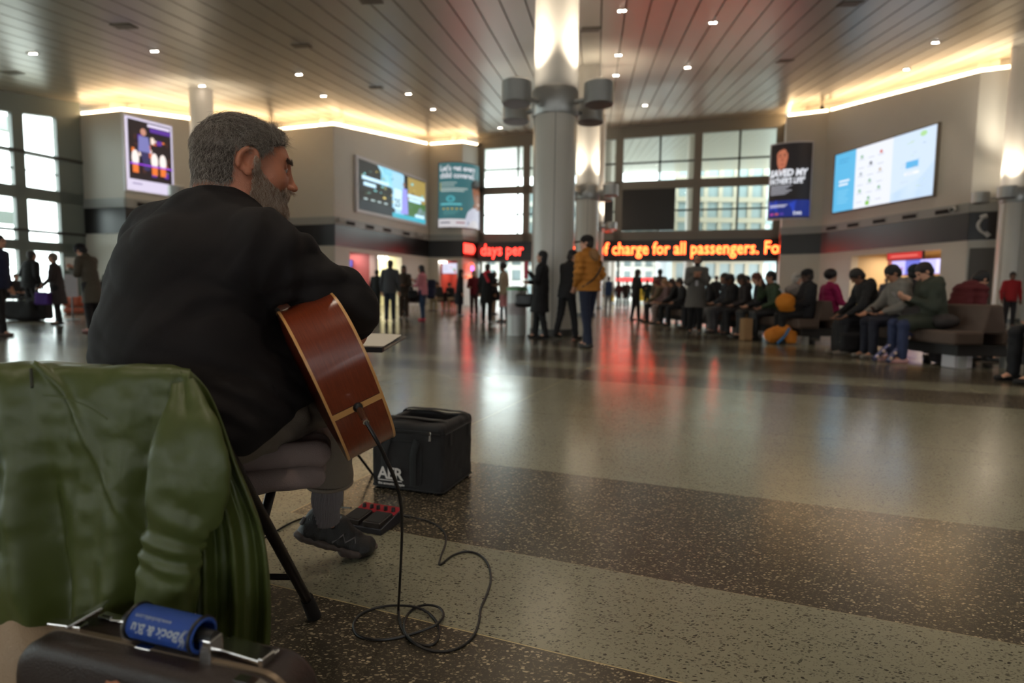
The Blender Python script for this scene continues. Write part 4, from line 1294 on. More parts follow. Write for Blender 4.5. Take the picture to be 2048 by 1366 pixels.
# ---- trainers
def shoe(ballp, d, lift, part_of):
    """trainer standing on its ball; d = pointing direction, lift = pitch of the heel part"""
    d = V3(d[0], d[1], 0); d /= np.linalg.norm(d); sd = V3(d[1], -d[0], 0); z = V3(0, 0, 1)
    hb = -d * math.cos(lift) + z * math.sin(lift); hn = z * math.cos(lift) + d * math.sin(lift)
    B = np.array(ballp, float)
    def p_(x, y, h):    # x forward from the ball, h up
        return B + (d * x if x > 0 else -hb * x) + sd * y + (z if x > 0 else hn) * h
    nn = tuple(hn)
    so = [cap(p_(-.19, 0, .018), p_(-.12, .004, .016), .034, .034, .015, flat=(hn, .50)), cap(p_(-.12, .004, .016), p_(-.02, .006, .016), .034, .045, .015, flat=(hn, .36)),
          cap(p_(-.02, .006, .015), p_(.042, -.004, .019), .046, .034, .015, flat=(z, .36))]
    M_ = np.stack([d, sd, z], 1)
    V, Q, mi = sdf_mesh(so, .0035, disp=lambda P: .0012 * np.sin(((P - B) @ d) * 260), pad=.004)
    up_ = [cap(p_(-.185, 0, .035), p_(-.175, 0, .085), .032, .029, .02), cap(p_(-.16, 0, .035), p_(-.10, 0, .050), .034, .034, .02), cap(p_(-.175, 0, .085), p_(-.10, 0, .085), .028, .027, .02), cap(p_(-.10, 0, .075), p_(-.01, .004, .042), .030, .032, .02),
           cap(p_(-.10, .002, .03), p_(.0, .006, .032), .036, .042, .02, flat=(hn, .7)), cap(p_(-.0, .006, .030), p_(.038, -.004, .028), .042, .032, .02, flat=(z, .72))]
    up_.append(cap(p_(-.135, 0, .13), p_(-.13, 0, .07), .033, .026, .008, sub=True))
    V2, Q2, mi2 = sdf_mesh(up_, .003, disp=lambda P: .0012 * vnoise(P, 60) + .0010 * np.sin(((P - B) @ d) * 180 + (P @ sd) * 60), pad=.004)
    sh = np_obj('shoe', [(V2, Q2, mi2)], M_shoe, part_of)
    np_obj('sole', [(V, Q, mi)], M_sole, sh)
    for i in range(5):
        x = -.085 + i * .017; h = .103 - i * .0125
        mb = MB(); mb.tube(cat_rom([p_(x, -.024, h - .012), p_(x + .004, 0, h + .002), p_(x, .024, h - .012)], 4), .0022, 6); mb.build('lace', mat('lace_black', srgb((30, 26, 26)), .7), sh, smooth=True)
    mb = MB(); pts = [p_(-.11, .036, .03), p_(-.085, .035, .062), p_(-.07, .037, .04), p_(-.045, .035, .062), p_(-.03, .040, .032)]
    mb.tube(pts, .0042, 6); mb.build('side_mark', mat('mark_grey', srgb((104, 98, 100)), .4), sh)
    mb = MB(); mb.tube([p_(-.217, .0, .05), p_(-.213, .0, .075)], .006, 8); mb.build('heel_tab', mat('tab_grey', srgb((120, 116, 116)), .3), sh)
    return sh


shoe((-.508, 1.868, .0), (.85, .52), R(26), man)
shoe((-.89, 1.79, .0), (.1, 1), R(3), man)

# ---- hair and beard
Vh, Qh, mh = head
Ln = ((Vh - HC) @ HM) / V3(1, 1, ZS)
me_t = bpy.data.meshes.new('tmp'); me_t.from_pydata(Vh.tolist(), [], Qh.tolist()); me_t.update()
Nh = np.zeros(len(Vh) * 3); me_t.vertices.foreach_get('normal', Nh); Nh = Nh.reshape(-1, 3); bpy.data.meshes.remove(me_t)
NL = Nh @ HM


def hair_zone(L):
    x, y, z = L[:, 0], L[:, 1], L[:, 2]; ax = np.abs(x)
    front = .080 - np.clip(ax - .02, 0, .04) * .35              # hairline over the forehead
    side_y = np.interp(z, [-.10, -.075, -.03, .0, .03, .05, .066], [-.045, -.032, -.022, .018, .026, .036, .060])
    ok = (y < side_y) & (z > np.interp(y, [-.12, -.05, -.02, .0, .03], [-.066, -.072, -.045, -.01, -.01]))
    ear = (ax > .060) & (np.abs(y + .006) < .027) & (z < .036) & (z > -.05)
    return (ok | (z > front) & (y > .03) & (y < .075)) & ~ear


def beard_zone(L):
    x, y, z = L[:, 0], L[:, 1], L[:, 2]; ax = np.abs(x)
    top = np.interp(y, [.0, .014, .03, .055, .075, .09], [.02, .018, -.018, -.040, -.048, -.040])
    ok = (y > .008) & (z < top) & (z > np.interp(y, [.0, .03, .09], [-.088, -.112, -.13])) & (L[:, 1] < .112)
    lips = (ax < .021) & (z < -.050) & (z > -.070) & (y > .085)
    nose = (ax < .017) & (z > -.043)
    return ok & ~lips & ~nose


def strand_mat(name, c1, c2, c3):
    m = bpy.data.materials.new(name); m.use_nodes = True; n_ = m.node_tree.nodes; l_ = m.node_tree.links; b_ = n_['Principled BSDF']
    g_ = n_.new('ShaderNodeNewGeometry'); cr = n_.new('ShaderNodeValToRGB')
    e = cr.color_ramp.elements; e[0].color = (*srgb(c1), 1); e[1].color = (*srgb(c3), 1); e.new(.5).color = (*srgb(c2), 1)
    l_.new(g_.outputs['Random Per Island'], cr.inputs[0]); l_.new(cr.outputs[0], b_.inputs['Base Color']); b_.inputs['Roughness'].default_value = .45
    return m


def strands(name, base, nrm_, dirf, n_, l0, l1, rad, m, curl=.3, seg=5, seed=1, sub=None):
    g = np.random.default_rng(seed); idx = g.integers(0, len(base), n_)
    p = base[idx] + g.normal(0, .0012, (n_, 3)); nn = nrm_[idx]
    d = dirf(base[idx]) + g.normal(0, .24, (n_, 3)); L = g.uniform(l0, l1, n_)
    tang = d - nn * np.sum(d * nn, 1)[:, None] * .85
    tang /= np.linalg.norm(tang, axis=1)[:, None]
    side = np.cross(nn, tang); ph = g.uniform(0, 6.28, n_); fr = g.uniform(.6, 1.4, n_)
    # neighbouring strands share a clump phase
    cl = vnoise((p - HC) @ HM, 85) * 3.2 + g.normal(0, .35, n_)
    rows = []
    for i in range(seg + 1):
        t = i / seg
        c = p + nn * (.0015 + L[:, None] * (.52 * t - .34 * t * t)) + tang * (L[:, None] * t) + side * (np.sin(cl + t * 4.2 * fr)[:, None] * L[:, None] * curl * t)
        r = rad * (1 - .75 * t)
        rows.append([c + side * r, c - side * r * .5 + nn * r * .87, c - side * r * .5 - nn * r * .87])
    V = np.stack([np.stack(r, 1) for r in rows], 1)      # n, seg+1, 3, 3
    b = np.arange(n_)[:, None, None] * (seg + 1) * 3
    i = np.arange(seg)[None, :, None] * 3; k = np.arange(3)[None, None, :]; k2 = (k + 1) % 3
    Q = np.stack([b + i + k, b + i + k2, b + i + 3 + k2, b + i + 3 + k], -1).reshape(-1, 4)
    return np_obj(name, [(V.reshape(-1, 3), Q, np.zeros(len(Q), int))], m, man)


M_hair = strand_mat('hair_grey', (54, 45, 39), (128, 114, 102), (200, 188, 176))
M_hairc = mat('hair_under', srgb((64, 54, 47)), .8, bump=.6, bscale=260)
# an under-layer so that no skin shows through
hz = hair_zone(Ln)
qsel = hz[Qh].all(1)
Vc = Vh + Nh * .0045
np_obj('hair_base', [(Vc, Qh[qsel], mh[qsel] * 0)], M_hairc, man)


def comb(Pw):
    L = (Pw - HC) @ HM
    x, y, z = L[:, 0], L[:, 1], L[:, 2]
    # crown whorl behind the top: hair runs forward on top, down at the sides and back
    top = np.clip((z - .03) / .06, 0, 1)
    d = np.stack([x * 3, .55 + 0 * y, -.15 + 0 * z], 1) * top[:, None] + np.stack([x * 1.5, np.where(y > -.03, -.35, -.05), -.9 + 0 * z], 1) * (1 - top[:, None])
    q = np.where((y > .040) & (z > .050), 1.0, 0.0)[:, None]
    d = d + q * np.stack([0 * x, -.15 + 0 * y, .95 + 0 * z], 1)
    return d @ HM.T


pb = Vh[hz]; nb = Nh[hz]
strands('hair', pb, nb, comb, 19000, .010, .022, .00042, M_hair, .30, 5, 3)
topm = Ln[:, 2] > .045
strands('hair', Vh[hz & topm], Nh[hz & topm], comb, 12000, .016, .036, .00046, M_hair, .38, 6, 4)
bz = beard_zone(Ln)
M_beard = strand_mat('beard_grey', (120, 84, 62), (172, 144, 120), (220, 204, 188))
qsel = bz[Qh].all(1)
np_obj('beard_base', [(Vh + Nh * .0020, Qh[qsel], mh[qsel] * 0)], mat('beard_under', srgb((150, 108, 84)), .8, bump=.5, bscale=300), man)


def combb(Pw):
    L = (Pw - HC) @ HM
    return np.stack([L[:, 0] * 2, .25 + 0 * L[:, 1], -1 + 0 * L[:, 2]], 1) @ HM.T


strands('beard', Vh[bz], Nh[bz], combb, 9000, .007, .015, .00036, M_beard, .4, 4, 5)
ch = bz & (Ln[:, 2] < -.07) & (Ln[:, 1] > .03)
strands('beard', Vh[ch], Nh[ch], combb, 4500, .014, .026, .00036, M_beard, .35, 5, 6)
mst = (np.abs(Ln[:, 0]) < .036) & (Ln[:, 2] > -.052) & (Ln[:, 2] < -.036) & (Ln[:, 1] > .074)
strands('moustache', Vh[mst], Nh[mst], lambda P: np.stack([((P - HC) @ HM)[:, 0] * 25, .3 + 0 * P[:, 0], -.8 + 0 * P[:, 0]], 1) @ HM.T, 1500, .009, .014, .0004, M_beard, .2, 4, 7)
brw = (np.abs(np.abs(Ln[:, 0]) - .030) < .021) & (np.abs(Ln[:, 2] - .036 + (np.abs(Ln[:, 0]) - .03) * .15) < .0045) & (Ln[:, 1] > .06)
strands('eyebrow', Vh[brw], Nh[brw], lambda P: np.stack([np.sign(((P - HC) @ HM)[:, 0]), 0 * P[:, 0], .3 + 0 * P[:, 0]], 1) @ HM.T, 500, .007, .011, .0004, strand_mat('brow', (48, 36, 30), (70, 56, 48), (100, 88, 78)), .1, 3, 8)
# ------------------------------------------------------------------ the guitar
GC = Vector((-.3349, 1.2593, .6183)); GN = Vector((-.5294, .7789, .3361)); GW = Vector((-.1727, -.4869, .8562)); GT = Vector((.8306, .3952, .3923))
GM = frame(GC, GN, GW, GT)       # local: x to the neck, y to the upper side, z to the soundboard
gt = thing('acoustic_guitar', 'dark red brown acoustic guitar seen from its tail end under the player\'s arm', 'guitar', (0, 0, 0))
half = [(0, 0), (.0035, .06), (.017, .115), (.048, .162), (.095, .192), (.142, .1985), (.19, .190), (.24, .165), (.285, .142), (.32, .135), (.36, .139), (.41, .146), (.45, .144), (.478, .128), (.496, .09), (.503, .04), (.504, 0)]
up_side = [(p.x, p.y) for p in cat_rom([(a, b, 0) for a, b in half], 6)]
outl = up_side[:-1] + [(x, -y) for x, y in reversed(up_side)][:-1]
outl = [p for i, p in enumerate(outl) if i == 0 or (Vector(p) - Vector(outl[i - 1])).length > 1e-4]
DH = .060
M_mahog = mat('mahogany', srgb((112, 44, 24)), .28, var=.35, vscale=9, stretch=(1, 1, 1), coat=.35)
_n = M_mahog.node_tree.nodes; _l = M_mahog.node_tree.links
# grain stretched along the rim: wave over the thickness direction
wv = _n.new('ShaderNodeTexNoise'); wv.inputs['Scale'].default_value = 6; wv.inputs['Detail'].default_value = 6
mpn = _n.new('ShaderNodeMapping'); mpn.inputs['Rotation'].default_value = (0, 0, 0)
tcn = _n.new('ShaderNodeTexCoord'); _l.new(tcn.outputs['UV'], mpn.inputs['Vector']); mpn.inputs['Scale'].default_value = (1.2, 22, 1); _l.new(mpn.outputs[0], wv.inputs['Vector'])
mxn = _n.new('ShaderNodeMix'); mxn.data_type = 'RGBA'; mxn.inputs[6].default_value = (*srgb((74, 26, 14)), 1); mxn.inputs[7].default_value = (*srgb((138, 60, 32)), 1)
_l.new(wv.outputs['Fac'], mxn.inputs[0]); _l.new(mxn.outputs[2], _n['Principled BSDF'].inputs['Base Color'])
M_bind = mat('binding_maple', srgb((200, 146, 88)), .35, var=.08, vscale=40, coat=.3)
M_topw = mat('spruce', srgb((196, 150, 96)), .35, coat=.3)


def grim(o, t0, t1, name, m, off=0.0, uv=False):
    n_ = len(o); me = bpy.data.meshes.new(name); vs = []; cum = [0]
    for i in range(n_ + 1):
        x, y = o[i % n_]
        if i: cum.append(cum[-1] + (Vector(o[i % n_]) - Vector(o[i - 1])).length)
    for t in (t0, t1): vs += [GM @ Vector((x, y, t)) for x, y in o]
    fs = [(i, (i + 1) % n_, (i + 1) % n_ + n_, i + n_) for i in range(n_)]
    me.from_pydata(vs, [], fs); me.materials.append(m)
    uvl = me.uv_layers.new(name='uv')
    for pi_, p in enumerate(me.polygons):
        i = pi_
        for li, (a, b) in zip(p.loop_indices, ((cum[i], 0), (cum[i + 1], 0), (cum[i + 1], 1), (cum[i], 1))): uvl.data[li].uv = (a * 3, b * .35)
        p.use_smooth = True
    me.update(); ob = bpy.data.objects.new(name, me); COL.objects.link(ob); ob.parent = gt
    return ob


grim(outl, -DH, DH, 'rim', M_mahog)
# slightly domed back and flat soundboard
def plate(name, t, m, dome):
    mb = MB(); n_ = len(outl); K = 7; rings = []
    for k in range(K):
        f = 1 - k / K; rings.append([GM @ Vector((.25 + (x - .25) * f, y * f, t + dome * (1 - f * f))) for x, y in outl])
    mb.rings(rings, cap=False); b = len(mb.v) - n_; mb.f.append(tuple(range(b, b + n_))); mb.mi.append(0)
    return mb.build(name, m, gt, smooth=True)


plate('back', -DH, M_mahog, -.012); sb = plate('soundboard', DH, M_topw, .002)


def bind(t, name):
    mb = MB(); w_ = .0042; rings = []
    ctr = Vector((.25, 0))
    n_ = len(outl)
    for i in range(n_):
        p = Vector(outl[i]); tg = (Vector(outl[(i + 1) % n_]) - Vector(outl[i - 1])).normalized(); nm = Vector((-tg.y, tg.x))
        if nm.dot(p - ctr) < 0: nm = -nm
        sg = 1 if t > 0 else -1
        cs = [(.0, .0), (.0009, .0004), (.0009, -.0040 * 1), (.0, -.0042), (-.004, -.0042), (-.004, .0012)]
        rings.append([GM @ Vector((*(p + nm * a), t + sg * b)) for a, b in [(-.004, .0014), (.0004, .0014), (.0010, .0004), (.0010, -.0046), (-.001, -.0046)]])
    mb.rings(rings, cap=False, close=True); return mb.build(name, M_bind, gt, smooth=False)


bind(DH, 'binding'); bind(-DH, 'binding')
mb = MB(); mb.box(-.0012, .0012, -.0075, .0075, -DH, DH, M=GM); mb.build('end_strip', M_bind, gt)
mb = MB(); mb.box(-.0006, .0014, -.0085, -.0077, -DH, DH, M=GM); mb.box(-.0006, .0014, .0077, .0085, -DH, DH, M=GM); mb.build('strip_line', mat('dark_line', (.02, .01, .006), .4), gt)
# jack in the end strip
MJ = GM @ Matrix.Rotation(-PI / 2, 4, 'Y')
mb = MB(); mb.lathe([(.011, 0), (.011, .004), (.0085, .008), (.0065, .010), (.0065, .012)], 20, M=GM @ Matrix.Translation((0, 0, .0)) @ Matrix.Rotation(-PI / 2, 4, 'Y')); mb.build('jack_socket', M_black, gt, smooth=True)
# soundhole, bridge, neck, fretboard, headstock, strings
mb = MB(); mb.lathe([(0, DH + .0035), (.05, DH + .0035)], 32, M=GM @ Matrix.Translation((.345, 0, 0)), cap=False); mb.build('soundhole', M_slot, gt)
mb = MB(); ring = [GM @ Vector((.345 + .056 * math.cos(a), .056 * math.sin(a), DH + .0034)) for a in [2 * PI * k / 40 for k in range(40)]]; mb.tube(ring, .0015, 4, close=True); mb.build('rosette', M_black, gt)
mb = MB(); mb.prism([(.165, -.075), (.19, -.075), (.2, -.03), (.2, .03), (.19, .075), (.165, .075), (.158, .0)], GM, DH + .001, DH + .009); mb.build('bridge', mat('rosewood', srgb((50, 28, 20)), .4), gt, bevel=.001)
mb = MB(); mb.box(.39, .86, -.026, .026, DH + .002, DH + .008, M=GM); fb = mb.build('fretboard', mat('rosewood', (0, 0, 0)), gt)
mb = MB()
sc_ = .645; x0 = .18 + .0
for i in range(1, 20):
    xf = .86 - (sc_ - sc_ / (2 ** (i / 12.0)))
    if xf > .39: mb.box(xf - .001, xf + .001, -.026, .026, DH + .008, DH + .0092, M=GM)
mb.build('fret', M_steel, fb)
mb = MB(); rings = []
for x, w_, d_ in ((.49, .028, .045), (.53, .028, .022), (.70, .025, .020), (.86, .0225, .018)):
    rings.append([GM @ Vector((x, w_ * math.cos(a), DH + .002 - d_ * abs(math.sin(a)) if a > 0 else DH + .002)) for a in [PI * k / 10 for k in range(11)]])
mb.rings(rings); mb.build('neck', M_mahog, gt, smooth=True)
MHd = GM @ Matrix.Translation((.86, 0, DH)) @ Matrix.Rotation(R(13), 4, 'Y')
mb = MB(); mb.prism([(0, -.024), (.03, -.034), (.17, -.038), (.19, 0), (.17, .038), (.03, .034), (0, .024)], MHd, -.014, 0); hd = mb.build('headstock', M_mahog, gt, bevel=.001)
for i in range(3):
    for s in (-1, 1):
        mb = MB(); c = Vector((.045 + .045 * i, s * .038, -.007)); mb.cyl(MHd @ c, MHd @ (c + Vector((0, s * .014, 0))), .003); mb.cyl(MHd @ (c + Vector((0, s * .014, -.004))), MHd @ (c + Vector((0, s * .024, -.004))), .009, .007); mb.build('tuning_peg', M_steel, hd, smooth=True)
for i in range(6):
    y0, y1 = (i - 2.5) * .0105, (i - 2.5) * .0072
    mb = MB(); mb.tube([GM @ Vector((.18, y0, DH + .012)), GM @ Vector((.865, y1, DH + .0115))], .0005, 5); mb.build('string', M_steel, gt)

# ------------------------------------------------------------------ folding chair and seat pads
M_tube = mat('chair_tube', srgb((34, 28, 28)), .35, metal=.5)
ch = thing('folding_chair', 'black steel folding chair hidden under the green jacket', 'chair', (-.76, 1.2, 0))
def rel(p, o=(-.76, 1.2, 0)): return Vector(p) - Vector(o)
for s in (0, 1):
    dx = -.44 * s
    A = (-.552 + dx, .998, .705); Bf = (-.520 + dx * 1.02, 1.492, .02)
    mb = MB(); mb.tube([rel(A), rel(Bf)], .0125, 14); lg = mb.build('front_leg', M_tube, ch, smooth=True)
    mb = MB(); mb.tube([rel((-.523 + dx * 1.02, 1.455, .075)), rel((-.5185 + dx * 1.02, 1.497, .0))], [.0165, .0185], 14); mb.build('rubber_foot', mat('rubber', srgb((22, 18, 18)), .7), lg, smooth=True)
    A = (-.572 + dx, 1.395, .425); Bf = (-.556 + dx, 1.0, .03)
    mb = MB(); mb.tube([rel(A), rel(Bf)], .0115, 12); lg = mb.build('rear_leg', M_tube, ch, smooth=True)
    mb = MB(); mb.tube([rel((-.557 + dx, 1.03, .06)), rel((-.555 + dx, .985, .0))], [.0145, .0165], 12); mb.build('rubber_foot', mat('rubber', (0, 0, 0)), lg, smooth=True)
mb = MB(); mb.tube([rel(p) for p in cat_rom([(-.552, 1.0, .68), (-.553, .995, .70), (-.60, .992, .714), (-.95, .992, .714), (-.992, .995, .70), (-.992, 1.0, .68)], 4)], .0125, 10); mb.build('top_rail', M_tube, ch, smooth=True)
mb = MB(); mb.box(-.20, .20, -.01, .01, .56, .70, M=Matrix.Translation((-.015, -.205, 0))); mb.build('back_panel', M_tube, ch, bevel=.008)
mb = MB(); mb.box(-.20, .20, -.20, .20, .395, .412, M=Matrix.Translation((-.02, .0, 0))); mb.build('seat', M_tube, ch, bevel=.008)
mb = MB(); mb.tube([rel((-.535, 1.40, .16)), rel((-.98, 1.40, .16))], .008, 8); mb.build('cross_bar', M_tube, ch, smooth=True)
M_pad = mat('pad_mauve_grey', srgb((122, 104, 98)), .85, bump=.3, bscale=500, var=.05, vscale=10)
for z, dx, dy, lab, tl in ((.433, -.008, -.010, 'lower of the two mauve grey seat cushions on the folding chair', .0), (.482, .0, .006, 'upper of the two mauve grey seat cushions on the folding chair', .0)):
    e1, e2 = V3(.945, .326, 0), V3(-.326, .945, 0)
    c = V3(-.690 + dx, 1.385 + dy, z)
    pr = [rbox(c, .225, .125, .022, .022, M=np.stack([e1, e2, V3(0, 0, 1)], 1), k=.01)]
    for sx in (-1, 1): pr.append(cap(c + e1 * sx * .215 - e2 * .10, c + e1 * sx * .215 + e2 * .10, .026, .028, .02))
    for sy in (-1, 1): pr.append(cap(c + e2 * sy * .105 - e1 * .2, c + e2 * sy * .105 + e1 * .2, .026, .028, .02))
    V, Q, mi = sdf_mesh(pr, .006, disp=lambda P: .004 * vnoise(P, 12) + .0025 * np.sin(P[:, 1] * 70 + vnoise(P, 10) * 5), pad=.006)
    o = np_obj('seat_cushion', [(V, Q, mi)], M_pad)
    prop(o, lab, 'cushion')

# ------------------------------------------------------------------ green jacket over the chair back
M_jk = mat('green_nylon', srgb((70, 78, 36)), .42, var=.12, vscale=3, bump=.2, bscale=30, spec=.45)
jk = thing('green_jacket', 'olive green nylon jacket hung over the back of the folding chair', 'jacket', (0, 0, 0))


def sheet(name, rows, n1, n2, disp, th=.0025, m=M_jk, parent=jk):
    """smooth cloth through a grid of picture/depth control points"""
    ctl = [[at(*p) for p in r] for r in rows]
    r2 = [cat_rom(r, n2) for r in ctl]
    cols = [cat_rom([r2[i][j] for i in range(len(r2))], n1) for j in range(len(r2[0]))]
    U = len(cols); Vn = len(cols[0])
    G = np.array([[list(p) for p in c] for c in cols])
    du = np.gradient(G, axis=0); dv = np.gradient(G, axis=1); Nn = np.cross(du, dv); Nn /= np.linalg.norm(Nn, axis=-1)[..., None] + 1e-9
    uu_, vv_ = np.meshgrid(np.linspace(0, 1, U), np.linspace(0, 1, Vn), indexing='ij')
    sg = np.sign(np.sum(Nn * (V3(0, 0, .9) - G), -1, keepdims=True).mean())
    G = G + Nn * sg * disp(uu_, vv_, G)[..., None]
    idx = np.arange(U * Vn).reshape(U, Vn)
    Q = np.stack([idx[:-1, :-1], idx[1:, :-1], idx[1:, 1:], idx[:-1, 1:]], -1).reshape(-1, 4)
    if sg > 0: pass
    o = np_obj(name, [(G.reshape(-1, 3), Q, np.zeros(len(Q), int))], m, parent)
    s_ = o.modifiers.new('thick', 'SOLIDIFY'); s_.thickness = th; s_.offset = 0
    return o


def ridge(x, c, w_): return np.exp(-((x - c) / w_) ** 2)


def d_back(u, v, G):
    n1_ = vnoise(G, 6); n2_ = vnoise(G, 16)
    hang = np.clip(v * 1.6 - .15, 0, 1)
    f = .014 * np.sin(u * 21 + v * 2.2 + n1_ * 1.3) * hang + .008 * np.sin(u * 46 + v * 5 + n1_ * 3) * hang
    f += .0045 * n2_ + .002 * vnoise(G, 45)
    f += .026 * ridge(u, .30 + .10 * v, .035) * hang - .020 * ridge(u, .38 + .10 * v, .03) * hang       # big fold at the left
    f += -.035 * ridge(u, .93 - .06 * v, .05) * np.clip(v * 3 - .3, 0, 1)                               # hollow beside the sleeve
    # diagonal crease
    q = (v - .12) - (u - .42) * 1.5
    f += .006 * np.exp(-(q / .02) ** 2) * (u > .4) * (u < .85)
    return f


rows = []
for (y0, Yd) in (((727, 1.02), (736, .955), (800, .935), (900, .93), (1000, .93), (1100, .925), (1200, .92), (1290, .92), (1420, .92))):
    k = (y0 - 736) / 684.0
    xs = [-190, -110, -30, 50 + 18 * k, 130 + 20 * k, 210 + 5 * k, 290 - 5 * k, 345 - 35 * k, 380 - 40 * k]
    rr = []
    for i, x in enumerate(xs):
        yy = y0 + (-3 + 0.020 * x if y0 < 760 else 0) + (6 if (y0 < 740 and i == 8) else 0)
        rr.append((x, yy, Yd + (.006 if i > 7 else 0)))
    rows.append(rr)
sheet('back_panel', rows, 14, 16, d_back)

# front panel hanging down the right side of the chair
rows = []
for y0, xa, xb, dA, dB in ((742, 362, 376, .955, .985), (790, 366, 414, .95, .985), (860, 372, 447, .95, .985), (930, 376, 473, .95, .985), (990, 380, 500, .95, .985), (1050, 384, 522, .95, .99), (1120, 388, 535, .95, .99), (1200, 392, 541, .95, .99), (1290, 396, 540, .95, .99), (1400, 400, 538, .95, .99)):
    rows.append([(xa + (xb - xa) * t, y0 + 3 * math.sin(t * 5), dA + (dB - dA) * t) for t in (0, .25, .5, .75, 1)])


def d_front(u, v, G):
    n1_ = vnoise(G, 7)
    w_ = np.clip(v * 3, 0, 1)
    return (.012 * np.sin(u * 15 + n1_ * 1.6) + .005 * np.sin(u * 34 + n1_ * 3 + v * 4)) * w_ + .004 * vnoise(G, 18)


sheet('front_panel', rows, 12, 20, d_front)

# the hanging sleeve
slv = []
for (cx, cy, w_, Yc) in ((368, 765, 18, .945), (372, 800, 34, .93), (376, 850, 56, .915), (378, 905, 72, .905), (377, 960, 78, .90), (368, 1010, 74, .90), (352, 1060, 62, .895), (343, 1110, 56, .895), (338, 1160, 56, .895), (338, 1215, 54, .895), (340, 1270, 50, .895)):
    slv.append((at(cx, cy, Yc), w_ * Yc / FPX))
cen = cat_rom([c for c, r_ in slv], 7); rad_ = cat_rom([(r_, 0, 0) for c, r_ in slv], 7)
g_rows = []
K = 96
for i, c in enumerate(cen):
    t = (cen[min(i + 1, len(cen) - 1)] - cen[max(i - 1, 0)]).normalized(); x = Vector((1, .12, 0)); x = (x - t * x.dot(t)).normalized(); y = t.cross(x)
    g_rows.append([c + x * rad_[i].x * math.cos(2 * PI * k / K) + y * (rad_[i].x * .42 * math.sin(2 * PI * k / K)) for k in range(K)])
G = np.array([[list(p) for p in r] for r in g_rows]); cc_ = np.array([list(c) for c in cen])
Nn = G - cc_[:, None]; Nn /= np.linalg.norm(Nn, axis=-1)[..., None] + 1e-9
tt = np.linspace(0, 1, len(cen))[:, None]; ang = np.linspace(0, 2 * PI, K, endpoint=False)[None]
wr_ = np.exp(-((tt - .62) / .16) ** 2)
G = G + Nn * (.0045 * np.sin(ang * 3 + tt * 5 + vnoise(G, 7) * 3) + wr_ * .0045 * np.sin(tt * 48 + ang * 1.6 + vnoise(G, 10) * 5) + .007 * vnoise(G, 11) + .003 * vnoise(G, 24) + .0012 * vnoise(G, 60))[..., None]
idx = np.arange(G.shape[0] * K).reshape(-1, K); nx_ = np.roll(idx, -1, 1)
Q = np.stack([idx[:-1], nx_[:-1], nx_[1:], idx[1:]], -1).reshape(-1, 4)
sl = np_obj('sleeve', [(G.reshape(-1, 3), Q, np.zeros(len(Q), int))], M_jk, jk)
mb = MB()
for (xa, ya, xb, yb, Yd) in ((85, 790, 215, 838, .925),):
    mb.tube([at(xa + (xb - xa) * t, ya + (yb - ya) * t * t, Yd - .012) for t in [i / 10 for i in range(11)]], .0012, 5)
mb.build('seam', mat('green_thread', srgb((70, 80, 42)), .7), jk)
mb = MB(); mb.tube([at(62, 738, .945), at(64, 775, .925)], .0022, 6); mb.build('hanger_loop', mat('green_dark', srgb((30, 34, 22)), .7), jk)

# ------------------------------------------------------------------ brown hard case with chrome latches
ca = Vector((.9635, -.268, 0)); cn = Vector((.268, .9635, 0)); CZ = .355
cs = thing('instrument_case', 'dark brown hard case with chrome latches standing in front of the green jacket', 'case', (0, 0, 0))
MC = frame((0, 0, 0), ca, Vector((0, 0, 1)), -cn)      # x along, y up, z towards the viewer
U0, U1 = -.925, -.470


def rrect(x0, x1, y0, y1, r, n_=8):
    out_ = []
    for cx, cy, a0 in ((x1 - r, y0 + r, -PI / 2), (x1 - r, y1 - r, 0), (x0 + r, y1 - r, PI / 2), (x0 + r, y0 + r, PI)):
        for k in range(n_ + 1): a = a0 + PI / 2 * k / n_; out_.append((cx + r * math.cos(a), cy + r * math.sin(a)))
    return out_


M_case = mat('case_brown', srgb((38, 25, 20)), .42, bump=.25, bscale=350, var=.1, vscale=12)
for nm, z0, z1, ins in (('lid', -.632, -.590, 1), ('shell', -.700, -.636, -1)):
    rings = []
    zz = [z0, z1 - .016, z1 - .007, z1 - .002, z1] if ins == 1 else [z0, z0 + .002, z0 + .007, z0 + .016, z1]
    dd = [0, 0, .004, .010, .020] if ins == 1 else [.02, .010, .004, 0, 0]
    for z, d_ in zip(zz, dd): rings.append([MC @ Vector((x, y, z)) for x, y in rrect(U0 + d_, U1 - d_, .002 + d_, CZ - d_, .055 - d_ * .5)])
    mb = MB(); mb.rings(rings); mb.build(nm, M_case, cs, smooth=True)
M_trim = mat('case_trim', srgb((150, 132, 112)), .35, metal=.7)
mb = MB(); rings = [[MC @ Vector((x, y, z)) for x, y in rrect(U0 - .0025, U1 + .0025, .0005, CZ + .0025, .057)] for z in (-.6385, -.6300)]; mb.rings(rings); mb.build('edge_trim', M_trim, cs, smooth=True)
mb = MB(); rings = [[MC @ Vector((x, y, z)) for x, y in rrect(U0 + .004, U1 - .004, .004, CZ + .004, .055)] for z in (-.603, -.600)]
M_chr = mat('chrome', (.66, .64, .62), .18, metal=1.0)


def cp(px, py, Z): v = onz(px, py, Z); return MC.inverted() @ v


def lbox_(name, pa, pb, hw, z0, z1, m=M_chr, bev=.0015):
    a = onz(*pa, CZ); b = onz(*pb, CZ); d = (b - a); L = d.length; d.normalize(); sx = Vector((-d.y, d.x, 0))
    mb = MB(); mb.box(0, L, -hw, hw, z0, z1, M=frame(a, d, sx, Vector((0, 0, 1)))); return mb.build(name, m, cs, bevel=bev)


lt_ = lbox_('latch', (448, 1296), (543, 1325), .016, .002, .010)
lbox_('latch_lip', (520, 1338), (546, 1318), .004, .0, .014)
lbox_('latch_base', (398, 1262), (462, 1300), .010, .001, .006)
